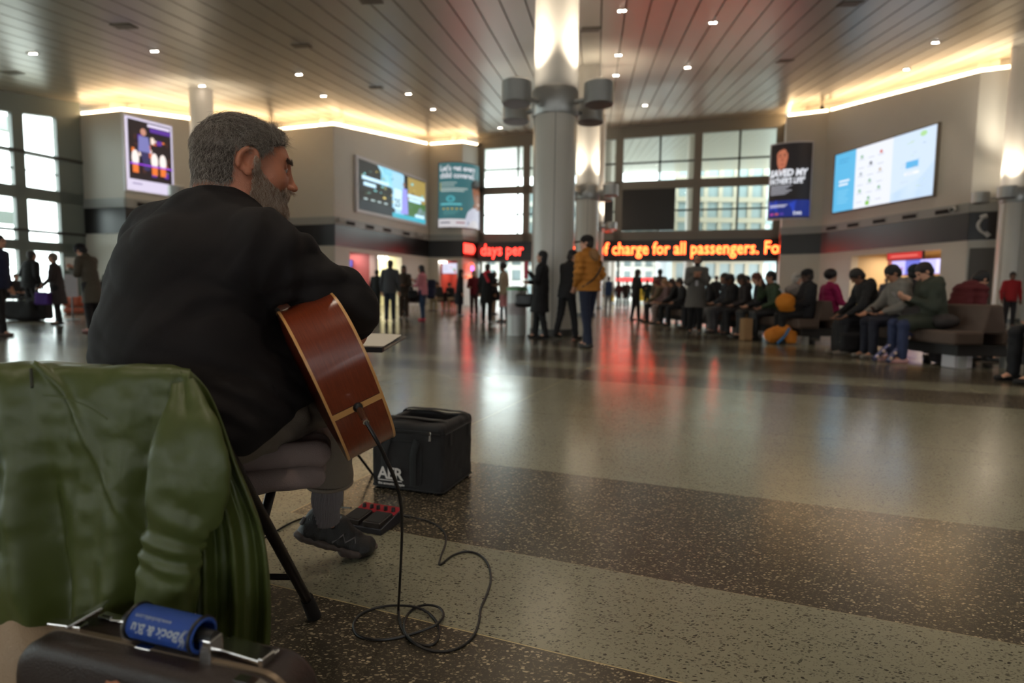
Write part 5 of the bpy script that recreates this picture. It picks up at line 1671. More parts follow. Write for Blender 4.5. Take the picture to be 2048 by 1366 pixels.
# opened lever on the left
mb = MB(); a = onz(140, 1248, CZ + .004); b = onz(212, 1208, CZ + .03); d = (b - a).normalized(); sx = Vector((0, 0, 1)).cross(d).normalized(); up = d.cross(sx)
mb.box(0, (b - a).length, -.013, .013, -.002, .002, M=frame(a, d, sx, up)); mb.build('latch', M_chr, cs, bevel=.001)
lbox_('latch_base', (103, 1248), (168, 1256), .008, .001, .006); lbox_('latch_base', (205, 1234), (252, 1246), .008, .001, .006)
mb = MB(); mb.tube([onz(206, 1230, CZ + .012), onz(224, 1234, CZ + .016), onz(222, 1240, CZ + .012), onz(246, 1242, CZ + .012)], .002, 6); mb.build('catch', M_chr, cs, smooth=True)
lbox_('lock_plate', (276, 1292), (306, 1299), .006, .0, .003)
# chrome strap round the right corner
mb = MB(); st_ = []
for k in range(9):
    a = PI / 2 * (1 - k / 8); st_.append((U1 - .055 + .0575 * math.cos(a), CZ - .055 + .0575 * math.sin(a)))
st_ = [(U1 - .075, CZ + .0025)] + st_ + [(U1 + .0025, CZ - .09)]
mb.rings([[MC @ Vector((x, y, z)) for z in (-.621, -.607)] + [MC @ Vector((x - .002, y - .002, z)) for z in (-.607, -.621)] for x, y in st_]); mb.build('corner_strap', M_chr, cs, smooth=False)
# handle with blue wrap
ha, hb_ = onz(276, 1240, CZ + .030), onz(408, 1271, CZ + .030)
dh = (hb_ - ha).normalized(); sx = Vector((0, 0, 1)).cross(dh).normalized(); up = dh.cross(sx)
hr = .0235
for t_, nm in ((-.012, 'handle_bracket'), ((hb_ - ha).length + .012, 'handle_bracket')):
    q = ha + dh * t_; mb = MB(); mb.box(-.010, .010, -.012, .012, -.035, .002, M=frame(q, dh, sx, up)); mb.build(nm, M_chr, cs, bevel=.002)
mb = MB(); mb.tube([ha - dh * .02, hb_ + dh * .02], .010, 12); hn_ = mb.build('handle', M_black, cs, smooth=True)
MW = frame(ha, dh, sx, up)
LW = (hb_ - ha).length
mb = MB(); rings = []
for (x, r_) in ((0, hr - .004), (-.001, hr - .001), (.0, hr), (LW, hr), (LW + .001, hr - .001), (LW, hr - .004), (LW - .03, hr - .005)):
    rings.append([MW @ Vector((x, r_ * math.cos(a), r_ * math.sin(a))) for a in [2 * PI * k / 40 for k in range(40)]])
mb.rings(rings, cap=False); wr = mb.build('handle_wrap', mat('wrap_blue', srgb((22, 62, 140)), .6, bump=.2, bscale=600), hn_, smooth=True)
mb = MB()
for x in (.002, LW - .004):
    mb = MB(); mb.tube([MW @ Vector((x, (hr + .0005) * math.cos(a), (hr + .0005) * math.sin(a))) for a in [2 * PI * k / 40 for k in range(40)]], .0028, 6, close=True); mb.build('wrap_edge', M_black, hn_, smooth=True)


def wrapw(v, a0, x0):    # lettering upside down on the wrap
    a = a0 + v.y / hr
    return Vector((x0 - v.x, (hr + .0006) * math.cos(a), (hr + .0006) * math.sin(a)))


M_print = mat('print_silver', srgb((158, 164, 176)), .5)
mb = MB()
text_into(mb, 'Bock & Blu', .0192, MW, bold=.0005, depth=.0, warp=lambda v: wrapw(v, PI - .50, LW * .84), shear=.25)
text_into(mb, 'www.bocknblu.com', .0082, MW, bold=.0, depth=.0, warp=lambda v: wrapw(v, PI - 1.0, LW * .66), shear=.1)
for sgn in (0, 1):
    cpts = cat_rom([(LW * .93, .006, 0), (LW * .88, .014 + .004 * sgn, 0), (LW * .91, .022, 0), (LW * .87 - .004 * sgn, .032, 0)], 6)
    pts = [MW @ Vector((p.x - .004 * sgn, (hr + .0008) * math.cos(PI - .95 + p.y / hr), (hr + .0008) * math.sin(PI - .95 + p.y / hr))) for p in cpts]
    mb.tube(pts, [.0004 + .0009 * math.sin(PI * k / (len(pts) - 1)) for k in range(len(pts))], 5)
mb.build('lettering', M_print, hn_)
# peach guitar sticker on the lid
g0 = MC.inverted() @ at(205, 1400, .72)
stx = [(0, 0), (.012, .0), (.02, .006), (.021, .016), (.016, .024), (.019, .032), (.018, .040), (.010, .046), (0, .044), (-.008, .046), (-.014, .040), (-.014, .032), (-.010, .024), (-.016, .014), (-.015, .005), (-.008, 0)]
sxm = MC.inverted() @ onz(232, 1345, .30)
mb = MB(); MS2 = MC @ Matrix.Translation((-.722, .286, -.5898)) @ Matrix.Rotation(R(12), 4, 'Z')
mb.prism(stx, MS2, 0, .0006); mb.build('sticker', mat('sticker_peach', srgb((176, 116, 84)), .6), cs)
mb = MB(); mb.box(-.001, .007, .018, .028, .0006, .001, M=MS2); mb.box(-.006, .010, .010, .013, .0006, .001, M=MS2); mb.build('sticker_print', M_black, cs)

# pale cloth bag at the lower left
V, Q, mi = sdf_mesh([ell((-.93, .90, .13), .20, .13, .15, k=.05), ell((-.84, .93, .20), .14, .10, .14, k=.06), ell((-1.0, .84, .22), .15, .1, .10, k=.05), cap((-.85, .93, .30), (-.99, .86, .31), .035, .03, .05), rbox((-.92, .90, .06), .2, .13, .058, .03, k=.04)],
                    .008, disp=lambda P: .016 * vnoise(P, 7) + .007 * np.sin(P[:, 0] * 50 + P[:, 2] * 60 + vnoise(P, 9) * 4), pad=.02)
V[:, 2] = np.maximum(V[:, 2], .002)
cb = thing('cloth_bag', 'pale beige cloth bag on the floor left of the brown case', 'bag', (0, 0, 0))
np_obj('bag_body', [(V, Q, mi)], mat('canvas_beige', srgb((158, 138, 116)), .9, bump=.4, bscale=400), cb)
mb = MB(); mb.tube(cat_rom([(-.90, .84, .30), (-.86, .80, .26), (-.84, .785, .18), (-.86, .80, .10)], 5), .010, 8, flat=((0, 1, 0), .3)); mb.build('strap', mat('canvas_beige', (0, 0, 0)), cb, smooth=True)

# ------------------------------------------------------------------ black amplifier bag
M_bag = mat('bag_black', srgb((28, 25, 26)), .75, bump=.35, bscale=450, var=.1, vscale=10)
M_web = mat('webbing_black', srgb((20, 18, 19)), .6, bump=.4, bscale=700)
P0 = Vector((-.289, 2.435, 0)); ax_ = Vector((-.317, .105, 0)).normalized(); bx_ = Vector((-ax_.y, ax_.x, 0)) * -1
if bx_.y < 0: bx_ = -bx_
AW, AD, AH = .345, .335, .298
bgo = P0 + ax_ * AW / 2 + bx_ * AD / 2
bag = thing('amplifier_bag', 'boxy black padded bag with an open top and white lettering on the floor', 'bag', bgo, math.atan2(-ax_.y, -ax_.x))
pr = [rbox((0, 0, AH / 2), AW / 2, AD / 2, AH / 2, .022, k=.01), rbox((0, .02, AH), .125, .095, .10, .02, k=.01, sub=True)]
V, Q, mi = sdf_mesh(pr, .005, disp=lambda P: .005 * vnoise(P, 9) + .0025 * vnoise(P, 24) + .004 * np.exp(-((P[:, 2] - AH) / .03) ** 2) * np.sin(P[:, 0] * 30), pad=.008)
V[:, 2] = np.maximum(V[:, 2], .001)
np_obj('bag_body', [(V, Q, mi)], M_bag, bag)
for z in (.012, AH - .028):
    c4 = [(x, y, z) for x, y in rrect(-AW / 2 - .001, AW / 2 + .001, -AD / 2 - .001, AD / 2 + .001, .022, 4)]
    mb = MB(); mb.tube(c4, .0035, 6, close=True); mb.build('piping', M_web, bag, smooth=True)
mb = MB()
for x in (-.105, .035):
    mb.tube(cat_rom([(x, -AD / 2 - .004, .03), (x, -AD / 2 - .005, .16), (x + .02, -AD / 2 - .006, .235)], 5), .016, 8, flat=((0, 1, 0), .2))
mb.build('front_strap', M_web, bag, smooth=True)
for y in (-.09, .12):
    mb = MB(); mb.tube(cat_rom([(-AW / 2 - .002, y, .2), (-AW / 2 + .01, y, AH), (-.06, y, AH + .014), (.07, y, AH + .012), (AW / 2 - .01, y, AH), (AW / 2 + .003, y, .2)], 6), .017, 8, flat=((0, 0, 1), .18)); mb.build('handle', M_web, bag, smooth=True)
mb = MB(); mb.tube([(-.15, -AD / 2 - .003, AH - .035), (.16, -AD / 2 - .003, AH - .033)], .003, 6); mb.tube([(AW / 2 + .003, -.15, AH - .035), (AW / 2 + .003, .15, AH - .035)], .003, 6); mb.build('zip', M_black, bag, smooth=True)
mb = MB(); zx = AW / 2 - .055; mb.cyl((zx, -AD / 2 - .008, AH - .022), (zx + .002, -AD / 2 - .008, AH - .034), .006, .005); mb.box(zx - .004, zx + .006, -AD / 2 - .011, -AD / 2 - .007, AH - .062, AH - .036); mb.build('zip_pull', M_chr, bag, bevel=.001)
mb = MB(); pk = rrect(-.16, .075, .03, .225, .025, 4); mb.tube([(x, -AD / 2 - .003, z) for x, z in pk], .0028, 6, close=True); mb.build('front_pocket', M_web, bag, smooth=True)
mb = MB(); MT = frame((-.135, -AD / 2 - .0085, .052), (1, 0, 0), (0, 0, 1), (0, -1, 0))
text_into(mb, 'AER', .072, MT, bold=.0016, depth=.0006, spacing=.92); mb.box(0, .118, -.009, -.0055, 0, .001, M=MT)
text_into(mb, 'the acoustic people', .0165, MT @ Matrix.Translation((0, -.027, 0)), bold=.0002, depth=.0006)
mb.build('lettering', mat('print_white', srgb((215, 208, 202)), .6), bag)

# ------------------------------------------------------------------ effect pedal
F0 = onz(762, 1072); F1 = onz(806, 1042)
sd = (F1 - F0).normalized(); wd_ = Vector((-sd.y, sd.x, 0))
PDW, PDL = .175, .150
po = F0 + sd * PDL / 2 + wd_ * PDW / 2
pd = thing('effect_pedal', 'twin floor effect pedal with red panel and black knobs beside the shoe', 'pedal', po, math.atan2(wd_.y, wd_.x))
# local x = across (away from the corner), y = -side direction
sy = 1 if (Matrix.Rotation(math.atan2(wd_.y, wd_.x), 3, 'Z') @ Vector((0, 1, 0))).dot(sd) > 0 else -1
mb = MB(); hw, hl_ = PDW / 2, PDL / 2
def yy(v): return sy * v
mb.add([(-hw, yy(-hl_), 0), (hw, yy(-hl_), 0), (hw, yy(hl_), 0), (-hw, yy(hl_), 0), (-hw, yy(-hl_), .022), (hw, yy(-hl_), .022), (hw, yy(hl_), .05), (-hw, yy(hl_), .05)],
       [(0, 3, 2, 1), (4, 5, 6, 7), (0, 1, 5, 4), (1, 2, 6, 5), (2, 3, 7, 6), (3, 0, 4, 7)])
mb.build('housing', mat('pedal_dark', srgb((42, 40, 46)), .4, metal=.3), pd, bevel=.003)
slp = .028 / PDL
mb = MB(); mb.add([(x, yy(y), .0225 + (y + hl_) * slp) for x, y in ((-hw + .003, .018), (hw - .003, .018), (hw - .003, hl_ - .003), (-hw + .003, hl_ - .003))] + [(x, yy(y), .0225 + (y + hl_) * slp + .002) for x, y in ((-hw + .003, .018), (hw - .003, .018), (hw - .003, hl_ - .003), (-hw + .003, hl_ - .003))],
                  [(4, 5, 6, 7), (0, 1, 5, 4), (1, 2, 6, 5), (2, 3, 7, 6), (3, 0, 4, 7)]); mb.build('red_panel', mat('pedal_red', srgb((150, 30, 44)), .4), pd)
for s in (-1, 1):
    mb = MB(); x0, x1 = (s * .044 - .036, s * .044 + .036)
    ya_, yb_ = -hl_ + .002, .016
    mb.add([(x0, yy(ya_), .022), (x1, yy(ya_), .022), (x1, yy(yb_), .036), (x0, yy(yb_), .036), (x0, yy(ya_), .042), (x1, yy(ya_), .042), (x1, yy(yb_), .050), (x0, yy(yb_), .050)], [(0, 3, 2, 1), (4, 5, 6, 7), (0, 1, 5, 4), (1, 2, 6, 5), (2, 3, 7, 6), (3, 0, 4, 7)])
    tr_ = mb.build('treadle', mat('pedal_tread', srgb((48, 42, 40)), .35, metal=.3), pd, bevel=.003)
    mb = MB(); mb.add([(x0 + .005, yy(ya_ + .006), .0440), (x1 - .005, yy(ya_ + .006), .0440), (x1 - .005, yy(yb_ - .005), .0515), (x0 + .005, yy(yb_ - .005), .0515)], [(0, 1, 2, 3)]); mb.build('rubber_mat', mat('rubber', (0, 0, 0)), tr_)
for i in range(5):
    x = -hw + .022 + i * .033 - (.004 if i > 2 else 0); z = .0245 + (hl_ * 1.55) * slp
    mb = MB(); mb.lathe([(0, 0), (.0078, 0), (.007, .014), (0, .015)], 16, M=Matrix.Translation((x, yy(hl_ * .55), z))); mb.build('knob', M_black, pd, smooth=True)

# ------------------------------------------------------------------ cables
M_cab = mat('cable_black', srgb((22, 19, 19)), .45)
jk0 = GM @ Vector((-.012, 0, 0)); jd = (at(735, 850, 1.20) - jk0).normalized()
cbl = thing('guitar_cable', 'black cable falling from the guitar and looping over the floor to the pedal', 'cable', (0, 0, 0))
p1 = jk0; p2 = jk0 + jd * .050
mb = MB(); mb.tube([p1, p1 + jd * .012], .0062, 14); mb.tube([p1 + jd * .012, p1 + jd * .046], [.0070, .0062], 14); mb.build('plug', mat('plug_copper', srgb((120, 84, 66)), .3, metal=.8), cbl, smooth=True)
mb = MB(); mb.tube([p1 + jd * .046, p1 + jd * .052], .0068, 14); mb.build('plug_ring', M_chr, cbl, smooth=True)
hang = [p1 + jd * .05, at(752, 878, 1.205), at(775, 925, 1.23), at(793, 968, 1.27), at(802, 1010, 1.32), at(804, 1060, 1.38), at(802, 1120, 1.44), at(799, 1180, 1.50)]
fl = [(797, 1222), (802, 1250), (818, 1277), (848, 1291), (872, 1284), (878, 1258), (866, 1234), (840, 1217), (805, 1211), (760, 1214), (722, 1228), (707, 1250), (716, 1270), (748, 1279), (790, 1276), (835, 1264), (872, 1249), (887, 1231), (878, 1215), (852, 1210), (826, 1218),
      (810, 1240), (812, 1266), (832, 1288), (862, 1301), (896, 1302), (926, 1291), (948, 1270), (958, 1243), (962, 1216), (974, 1188), (982, 1158), (976, 1128), (958, 1109), (932, 1103), (905, 1111), (880, 1129), (882, 1112), (891, 1088), (890, 1068), (876, 1052), (850, 1040)]
fp = []
for i, (x, y) in enumerate(fl):
    z = .0042 + (.007 if 16 <= i <= 19 or i in (7, 8) else 0) + (.006 if i in (22, 23) else 0)
    fp.append(onz(x, y, z))
endp = po + Vector((0, 0, .03)) - wd_ * (hw + .02) + sd * .02
allp = hang + fp + [onz(832, 1036, .012), onz(818, 1033, .028)]
sm = cat_rom(allp, 6)
for q in sm: q.z = max(q.z, .0036)
mb = MB(); mb.tube(sm, [.0042 if i < 30 else .0034 for i in range(len(sm))], 8); mb.build('cord', M_cab, cbl, smooth=True)
mb = MB(); mb.tube([onz(820, 1034, .026), onz(805, 1031, .030)], [.0055, .0062], 12); mb.build('plug', M_black, cbl, smooth=True)
cb2 = MB(); pts = cat_rom([onz(470, 1110, .004), onz(545, 1066, .004), onz(585, 1044, .004), onz(625, 1030, .004), onz(665, 1016, .01), onz(702, 1016, .03)], 8)
cb2.tube(pts, .0034, 8)
prop(cb2.build('pedal_cable', M_cab, smooth=True), 'black cable running behind the shoe from the pedal towards the left', 'cable')

# ------------------------------------------------------------------ music stand with white sheets
msd = thing('music_stand', 'low thin black music stand holding white paper beyond the guitar', 'stand', (-.74, 2.56, 0))
mb = MB()
hub = Vector((0, 0, .20))
for k, (fx, fy) in enumerate(((.088, .157), (-.20, .05), (.05, -.22))):
    mb2 = MB(); mb2.tube([hub + Vector((0, 0, .02)), Vector((fx, fy, .0))], .006, 8); mb2.build('leg', M_tube, msd, smooth=True)
mb = MB(); mb.tube([(0, 0, .12), (0, 0, .63)], .008, 10); mb.build('post', M_tube, msd, smooth=True)
Md = Matrix.Translation((0, 0, .645)) @ Matrix.Rotation(R(-8), 4, 'Z') @ Matrix.Rotation(R(7), 4, 'X')
mb = MB(); mb.box(-.24, .24, -.15, .15, -.003, .003, M=Md); mb.box(-.24, .24, -.17, -.145, -.003, .02, M=Md); mb.build('desk', M_tube, msd, bevel=.002)
for x, lb in ((-.118, 'left'), (.112, 'right')):
    mb = MB(); K = 9; t = []
    rings = [[Md @ Vector((x - .105 + .21 * k / K, y, .006 + .004 * math.sin(k / K * PI) + (0.004 if y > 0 else 0))) for k in range(K + 1)] + [Md @ Vector((x - .105 + .21 * k / K, y, .005 + .004 * math.sin(k / K * PI) + (0.004 if y > 0 else 0))) for k in range(K, -1, -1)] for y in (-.14, 0, .14)]
    mb.rings(rings); prop(mb.build('paper_sheet', mat('paper', srgb((215, 208, 196)), .8), loc=(-.74, 2.56, .001)), lb + ' white paper sheet lying on the low music stand', 'paper')
# ------------------------------------------------------------------ people in the hall
def cm(c, rough=.8, **k): return mat('cloth_%d_%d_%d' % tuple(c), srgb(c), rough, var=.08, vscale=6, **k)


def skin(t): return mat('skin_tone_%d' % t, srgb(((205, 150, 122), (176, 122, 94), (120, 80, 60), (84, 54, 42))[t]), .5)


M_dark = mat('feature_dark', srgb((36, 24, 20)), .4)
M_lip2 = mat('feature_lip', srgb((140, 80, 70)), .5)


def rotm(ax, a):
    c, s = math.cos(a), math.sin(a)
    if ax == 'x': return np.array([[1, 0, 0], [0, c, -s], [0, s, c]])
    if ax == 'y': return np.array([[c, 0, s], [0, 1, 0], [-s, 0, c]])
    return np.array([[c, -s, 0], [s, c, 0], [0, 0, 1]])


ARM = {  # elbow and wrist from the shoulder, for the right side (x outwards, y forwards, z up)
    'down': ((.06, -.03, -.29), (.07, .03, -.55)), 'front': ((.05, .06, -.28), (-.10, .27, -.30)), 'phone': ((.03, .08, -.28), (-.09, .30, -.14)),
    'chest': ((.03, .08, -.27), (-.13, .24, -.12)), 'pocket': ((.10, -.04, -.27), (.03, .10, -.46)), 'lap': ((.05, .06, -.27), (-.08, .29, -.34)), 'knee': ((.05, .16, -.23), (-.01, .40, -.33)),
    'chin': ((.02, .22, -.17), (-.10, .22, .09)), 'hold': ((.05, .04, -.28), (.02, .22, -.45)), 'back': ((.10, -.10, -.26), (.0, -.12, -.45))}


def person(label, px, py, face, H=1.7, pose='stand', lean=3, nod=0, turn=0, arms=('down', 'down'), skin_t=0, hair='short', hc=(40, 30, 26), top=(40, 40, 44), hem=.12, legs=(34, 36, 46),
           shoes=(26, 24, 24), skirt=None, stride=.0, hat=None, girth=1.0, hoodup=False, group=None, scarf=None, Yoff=0, xyz=None, beard=False, seat_z=.47, spread=1.0, collar=False, sleeves=None, fluff=0.0):
    p = Vector(xyz) if xyz else onz(px, py)
    dist = p.y
    res = .0115 if dist < 14 else .0145
    s = H / 1.7
    t = thing('person', label, 'person', (p.x, p.y, p.z), -R(face), group)
    sit = pose == 'sit'
    hz_ = (seat_z + .10) if sit else .92 * s
    hip = V3(0, 0, hz_)
    if sit: hip = V3(0, 0, hz_)
    seatclip = lambda X_: np.where((X_[:, 1] < .28) & (X_[:, 2] < seat_z + .2), seat_z + .004 - X_[:, 2], -1)
    Lm = rotm('x', -R(lean)); fw = Lm @ V3(0, 1, 0); upt = Lm @ V3(0, 0, 1)
    # lower body joints
    J = {}
    for k, sg in (('R', 1), ('L', -1)):
        h_ = hip + V3(sg * .085 * s, 0, 0)
        if sit: kn = V3(sg * .12 * s * spread, .42 * s, seat_z + .05); an = V3(sg * .13 * s * spread, .42 * s + stride * (1 if sg > 0 else -.4), .085)
        else: kn = V3(sg * .095 * s, .5 * sg * stride + .015 + .02 * abs(stride), .49 * s); an = V3(sg * .10 * s, sg * stride, .085 + (.05 if sg < 0 and stride > .15 else 0))
        J[k] = (h_, kn, an)
    sc = hip + upt * .47 * s
    nk = sc + upt * .055 * s + fw * .005; hd = nk + upt * .155 * s + fw * (.025 + .0012 * nod) * s + V3(0, 0, -.001 * max(nod, 0))
    sh = {'R': sc + V3(.172 * s * (.93 + .07 * girth), 0, 0), 'L': sc + V3(-.172 * s * (.93 + .07 * girth), 0, 0)}
    ar = {}
    for k, sg, nm in (('R', 1, arms[0]), ('L', -1, arms[1])):
        e, w_ = ARM[nm]; e = V3(sg * e[0], e[1], e[2]) * s; w_ = V3(sg * w_[0], w_[1], w_[2]) * s
        if nm != 'down' or sit: e = Lm @ e; w_ = Lm @ w_
        ar[k] = (sh[k] + e, sh[k] + w_)
    S_ = s
    P = [cap(hip, hip + upt * .2 * s, .115 * s, .105 * s, .05, flat=(fw, .8)), cap(hip + upt * .2 * s, sc - upt * .06 * s, .105 * s, .125 * s, .05, flat=(fw, .72)), cap(sh['R'], sh['L'], .045 * s, .045 * s, .05), cap(sc - upt * .03, hd, .052 * s, .050 * s, .02)]
    for k in 'RL':
        h_, kn, an = J[k]; e, w_ = ar[k]
        P += [cap(h_, kn, .078 * s, .052 * s, .03), cap(kn, an, .050 * s, .034 * s, .02), cap(an, an + V3(0, .10 * s, -.05), .032 * s, .026 * s, .02), cap(sh[k], e, .046 * s, .038 * s, .02), cap(e, w_, .036 * s, .026 * s, .02)]
        f_ = (w_ - e) / np.linalg.norm(w_ - e); up_ = V3(0, 0, 1) if abs(f_[2]) < .8 else V3(0, 1, 0)
        P += hand(w_, f_, np.cross(f_, V3(1, 0, 0)) * (1 if True else -1) + up_ * .3 + V3(.4 if k == 'R' else -.4, 0, 0), 1 if k == 'R' else -1, curl=(.4, .45, .5, .55), scale=1.0 * s, prims_only=True)
    Hm = Lm @ rotm('z', -R(turn)) @ rotm('x', -R(nod))
    def q(x, y, z): return hd + Hm @ (V3(x, y, z) * s)
    def hc_(a, b, ra, rb, k=.012, m=0): return cap(q(*a), q(*b), ra * s, rb * s, k, m)
    P += [ell(q(0, -.012, .03), .074 * s, .092 * s, .086 * s, Hm, .02), ell(q(0, .032, -.03), .056 * s, .054 * s, .078 * s, Hm, .02), hc_((-.03, .03, -.075), (.03, .03, -.075), .032, .032), ell(q(0, .065, -.09), .024 * s, .020 * s, .020 * s, Hm, .02),
          hc_((0, .088, .01), (0, .108, -.022), .008, .012), hc_((-.04, .074, .030), (.04, .074, .030), .012, .012)]
    for sg in (-1, 1):
        P += [ell(q(sg * .077, -.004, -.005), .010 * s, .020 * s, .030 * s, Hm, .006), ell(q(sg * .031, .082, .012), .012 * s, .008 * s, .008 * s, Hm, .003, m=1), hc_((sg * .018, .088, .030), (sg * .045, .078, .030), .005, .004, .003, 1)]
    P += [hc_((-.02, .085, -.058), (.02, .085, -.058), .008, .008, .006, 2)]
    V, Q, mi = sdf_mesh(P, res, smooth=1, clip=seatclip if sit else None)
    np_obj('body', [(V, Q, mi)], [skin(skin_t), M_dark, M_lip2], t)
    g = girth * 1.10
    def cloth(name, prims, m, amp=.006, sc_=9, clip=None, extra=None):
        seed_ = (px * 1.7 + py) % 50
        def dsp(X_): return amp * vnoise(X_ + seed_, sc_) + amp * .5 * np.sin(X_[:, 2] * 60 + vnoise(X_ + seed_, 5) * 6) + (extra(X_) if extra else 0)
        o = np_obj(name, [sdf_mesh(prims, res, disp=dsp, clip=clip, pad=amp * 1.6 + .01, smooth=1)], m, t)
        return o
    # jacket or coat
    hemz = hip - upt * hem * s
    sl = []
    for k in 'RL':
        e, w_ = ar[k]; sl += [cap(sh[k], e, .064 * s * g, .054 * s * g, .03), cap(e, e + (w_ - e) * .88, .052 * s * g, .043 * s, .02)]
    tp_ = [cap(hip + upt * .03, hip + upt * .22 * s, .148 * s * g, .138 * s * g, .05, flat=(fw, .82)), cap(hip + upt * .22 * s, sc - upt * .08 * s, .138 * s * g, .150 * s * g, .05, flat=(fw, .74)),
           cap(sh['R'] * .93 + sh['L'] * .07, sh['R'] * .07 + sh['L'] * .93, .068 * s, .068 * s, .05), cap(sc, nk + upt * .01, .082 * s, .064 * s, .03)]
    if collar: tp_.append(cap(nk - upt * .01, nk + upt * .04 * s, .085 * s, .083 * s, .02))
    if sit:
        if hem > .2:
            for k in 'RL': tp_.append(cap(J[k][0], J[k][0] * .25 + J[k][1] * .75, .125 * s, .10 * s, .04))
            tp_.append(cap(hip + V3(0, .02, -.03), hip + V3(0, .2, -.03), .15 * s, .12 * s, .04))
        else: tp_.append(cap(hip + upt * .05, hip, .15 * s * g, .15 * s * g, .04, flat=(fw, .85)))
    else:
        rb_ = (.148 + .06 * min(1, hem / .5)) * s * g
        tp_.append(cap(hip + upt * .1 * s, hemz, .142 * s * g, rb_, .05, flat=(V3(0, 1, 0), .80)))
        cz = hemz[2]
        base_z = cz
    clipf = None if sit else (lambda X_: np.where(np.abs(X_[:, 0]) < .36, base_z - X_[:, 2] - .25 * 0, -1) * (X_[:, 2] < base_z + .02) + -1.0 * (X_[:, 2] >= base_z + .02))
    puff = (lambda X_: fluff * np.abs(np.sin(X_[:, 2] * 34 + .4 * vnoise(X_, 4)))) if fluff else None
    if not sit:
        o = cloth('coat' if hem > .3 else 'jacket', tp_, cm(top), .007, 8, clipf, puff)
        cloth('sleeves', sl, cm(sleeves or top), .006, 10, None, puff)
    else:
        cloth('coat' if hem > .3 else 'jacket', tp_ + sl, cm(top), .007, 8, seatclip, puff)
    # legs
    lg = []
    for k in 'RL':
        h_, kn, an = J[k]
        if skirt: lg += [cap(kn, an, .052 * s, .038 * s, .02)] if not sit else [cap(h_, kn, .1 * s, .07 * s, .03), cap(kn, an, .055 * s, .04 * s, .02)]
        else: lg += [cap(h_, kn, .098 * s, .070 * s, .03), cap(kn, an + V3(0, -.005, .015), .068 * s, .058 * s, .02)]
    if skirt:
        cloth('stockings', lg, cm(legs), .002)
        if not sit: cloth('skirt', [cap(hip + V3(0, 0, .06), V3(0, 0, .47 * s), .13 * s, .19 * s, .04, flat=(V3(0, 1, 0), .8))], cm(skirt), .006, 10, lambda X_: np.where(X_[:, 2] < .47 * s, .47 * s - X_[:, 2], -1))
    else:
        lg.append(cap(hip, hip + V3(0, 0, .03), .135 * s, .13 * s, .04, flat=(V3(0, 1, 0), .82)))
        cloth('trousers', lg, cm(legs), .005, 12, seatclip if sit else None)
    for k, sg in (('R', 1), ('L', -1)):
        an = J[k][2]; zf = an[2] - .085
        a_ = V3(an[0], an[1] - .045 * s, .038 + zf); b_ = V3(an[0] * 1.1, an[1] + .13 * s, .030 + zf * .4)
        V, Q, mi = sdf_mesh([cap(a_, b_, .040 * s, .036 * s, .015, flat=(V3(0, 0, 1), .85)), cap(V3(an[0], an[1] - .03 * s, .06 + zf), an, .038 * s, .040 * s, .02)], .009)
        V[:, 2] = np.maximum(V[:, 2], .001); np_obj('shoe', [(V, Q, mi)], cm(shoes, .5), t)
    # hair
    M_h = mat('hair_%d_%d_%d' % tuple(hc), srgb(hc), .55, var=.25, vscale=40, bump=.5, bscale=120)
    Hh = []
    cutf = [ell(q(0, .125, -.045), .075 * s, .085 * s, .095 * s, Hm, .012, sub=True)]
    if hair in ('short', 'long', 'bob', 'bun', 'fringe'):
        Hh = [ell(q(0, -.020, .038), .084 * s, .100 * s, .092 * s, Hm, .02), ell(q(0, -.045, -.02), .074 * s, .070 * s, .075 * s, Hm, .02)]
        if hair == 'long':
            for sg in (-1, 1): Hh += [hc_((sg * .062, -.03, .01), (sg * .070, -.02, -.19), .030, .026, .03), hc_((sg * .03, -.07, 0), (sg * .045, -.085, -.26), .040, .030, .03)]
        if hair == 'bob':
            for sg in (-1, 1): Hh += [hc_((sg * .062, -.02, .02), (sg * .068, -.02, -.10), .034, .034, .03)]
            Hh += [hc_((-.03, -.07, 0), (.03, -.075, -.10), .045, .045, .03)]
        if hair == 'bun': Hh += [ell(q(0, -.13, .05), .035 * s, .035 * s, .035 * s, Hm, .01)]
    elif hair == 'curly': Hh = [ell(q(0, -.025, .045), .105 * s, .115 * s, .105 * s, Hm, .02)]
    elif hair == 'rim': Hh = [ell(q(0, -.045, -.01), .078 * s, .075 * s, .055 * s, Hm, .02)]
    if Hh:
        o = np_obj('hair', [sdf_mesh(Hh + cutf, res * .85, disp=(lambda X_: .006 * vnoise(X_, 40)) if hair == 'curly' else (lambda X_: .003 * vnoise(X_, 45)), pad=.01)], M_h, t)
    if beard: np_obj('beard', [sdf_mesh([ell(q(0, .055, -.075), .050 * s, .042 * s, .045 * s, Hm, .02), hc_((-.06, .01, -.03), (-.035, .04, -.08), .018, .022), hc_((.06, .01, -.03), (.035, .04, -.08), .018, .022)], res * .8, disp=lambda X_: .003 * vnoise(X_, 50), pad=.006)], M_h, t)
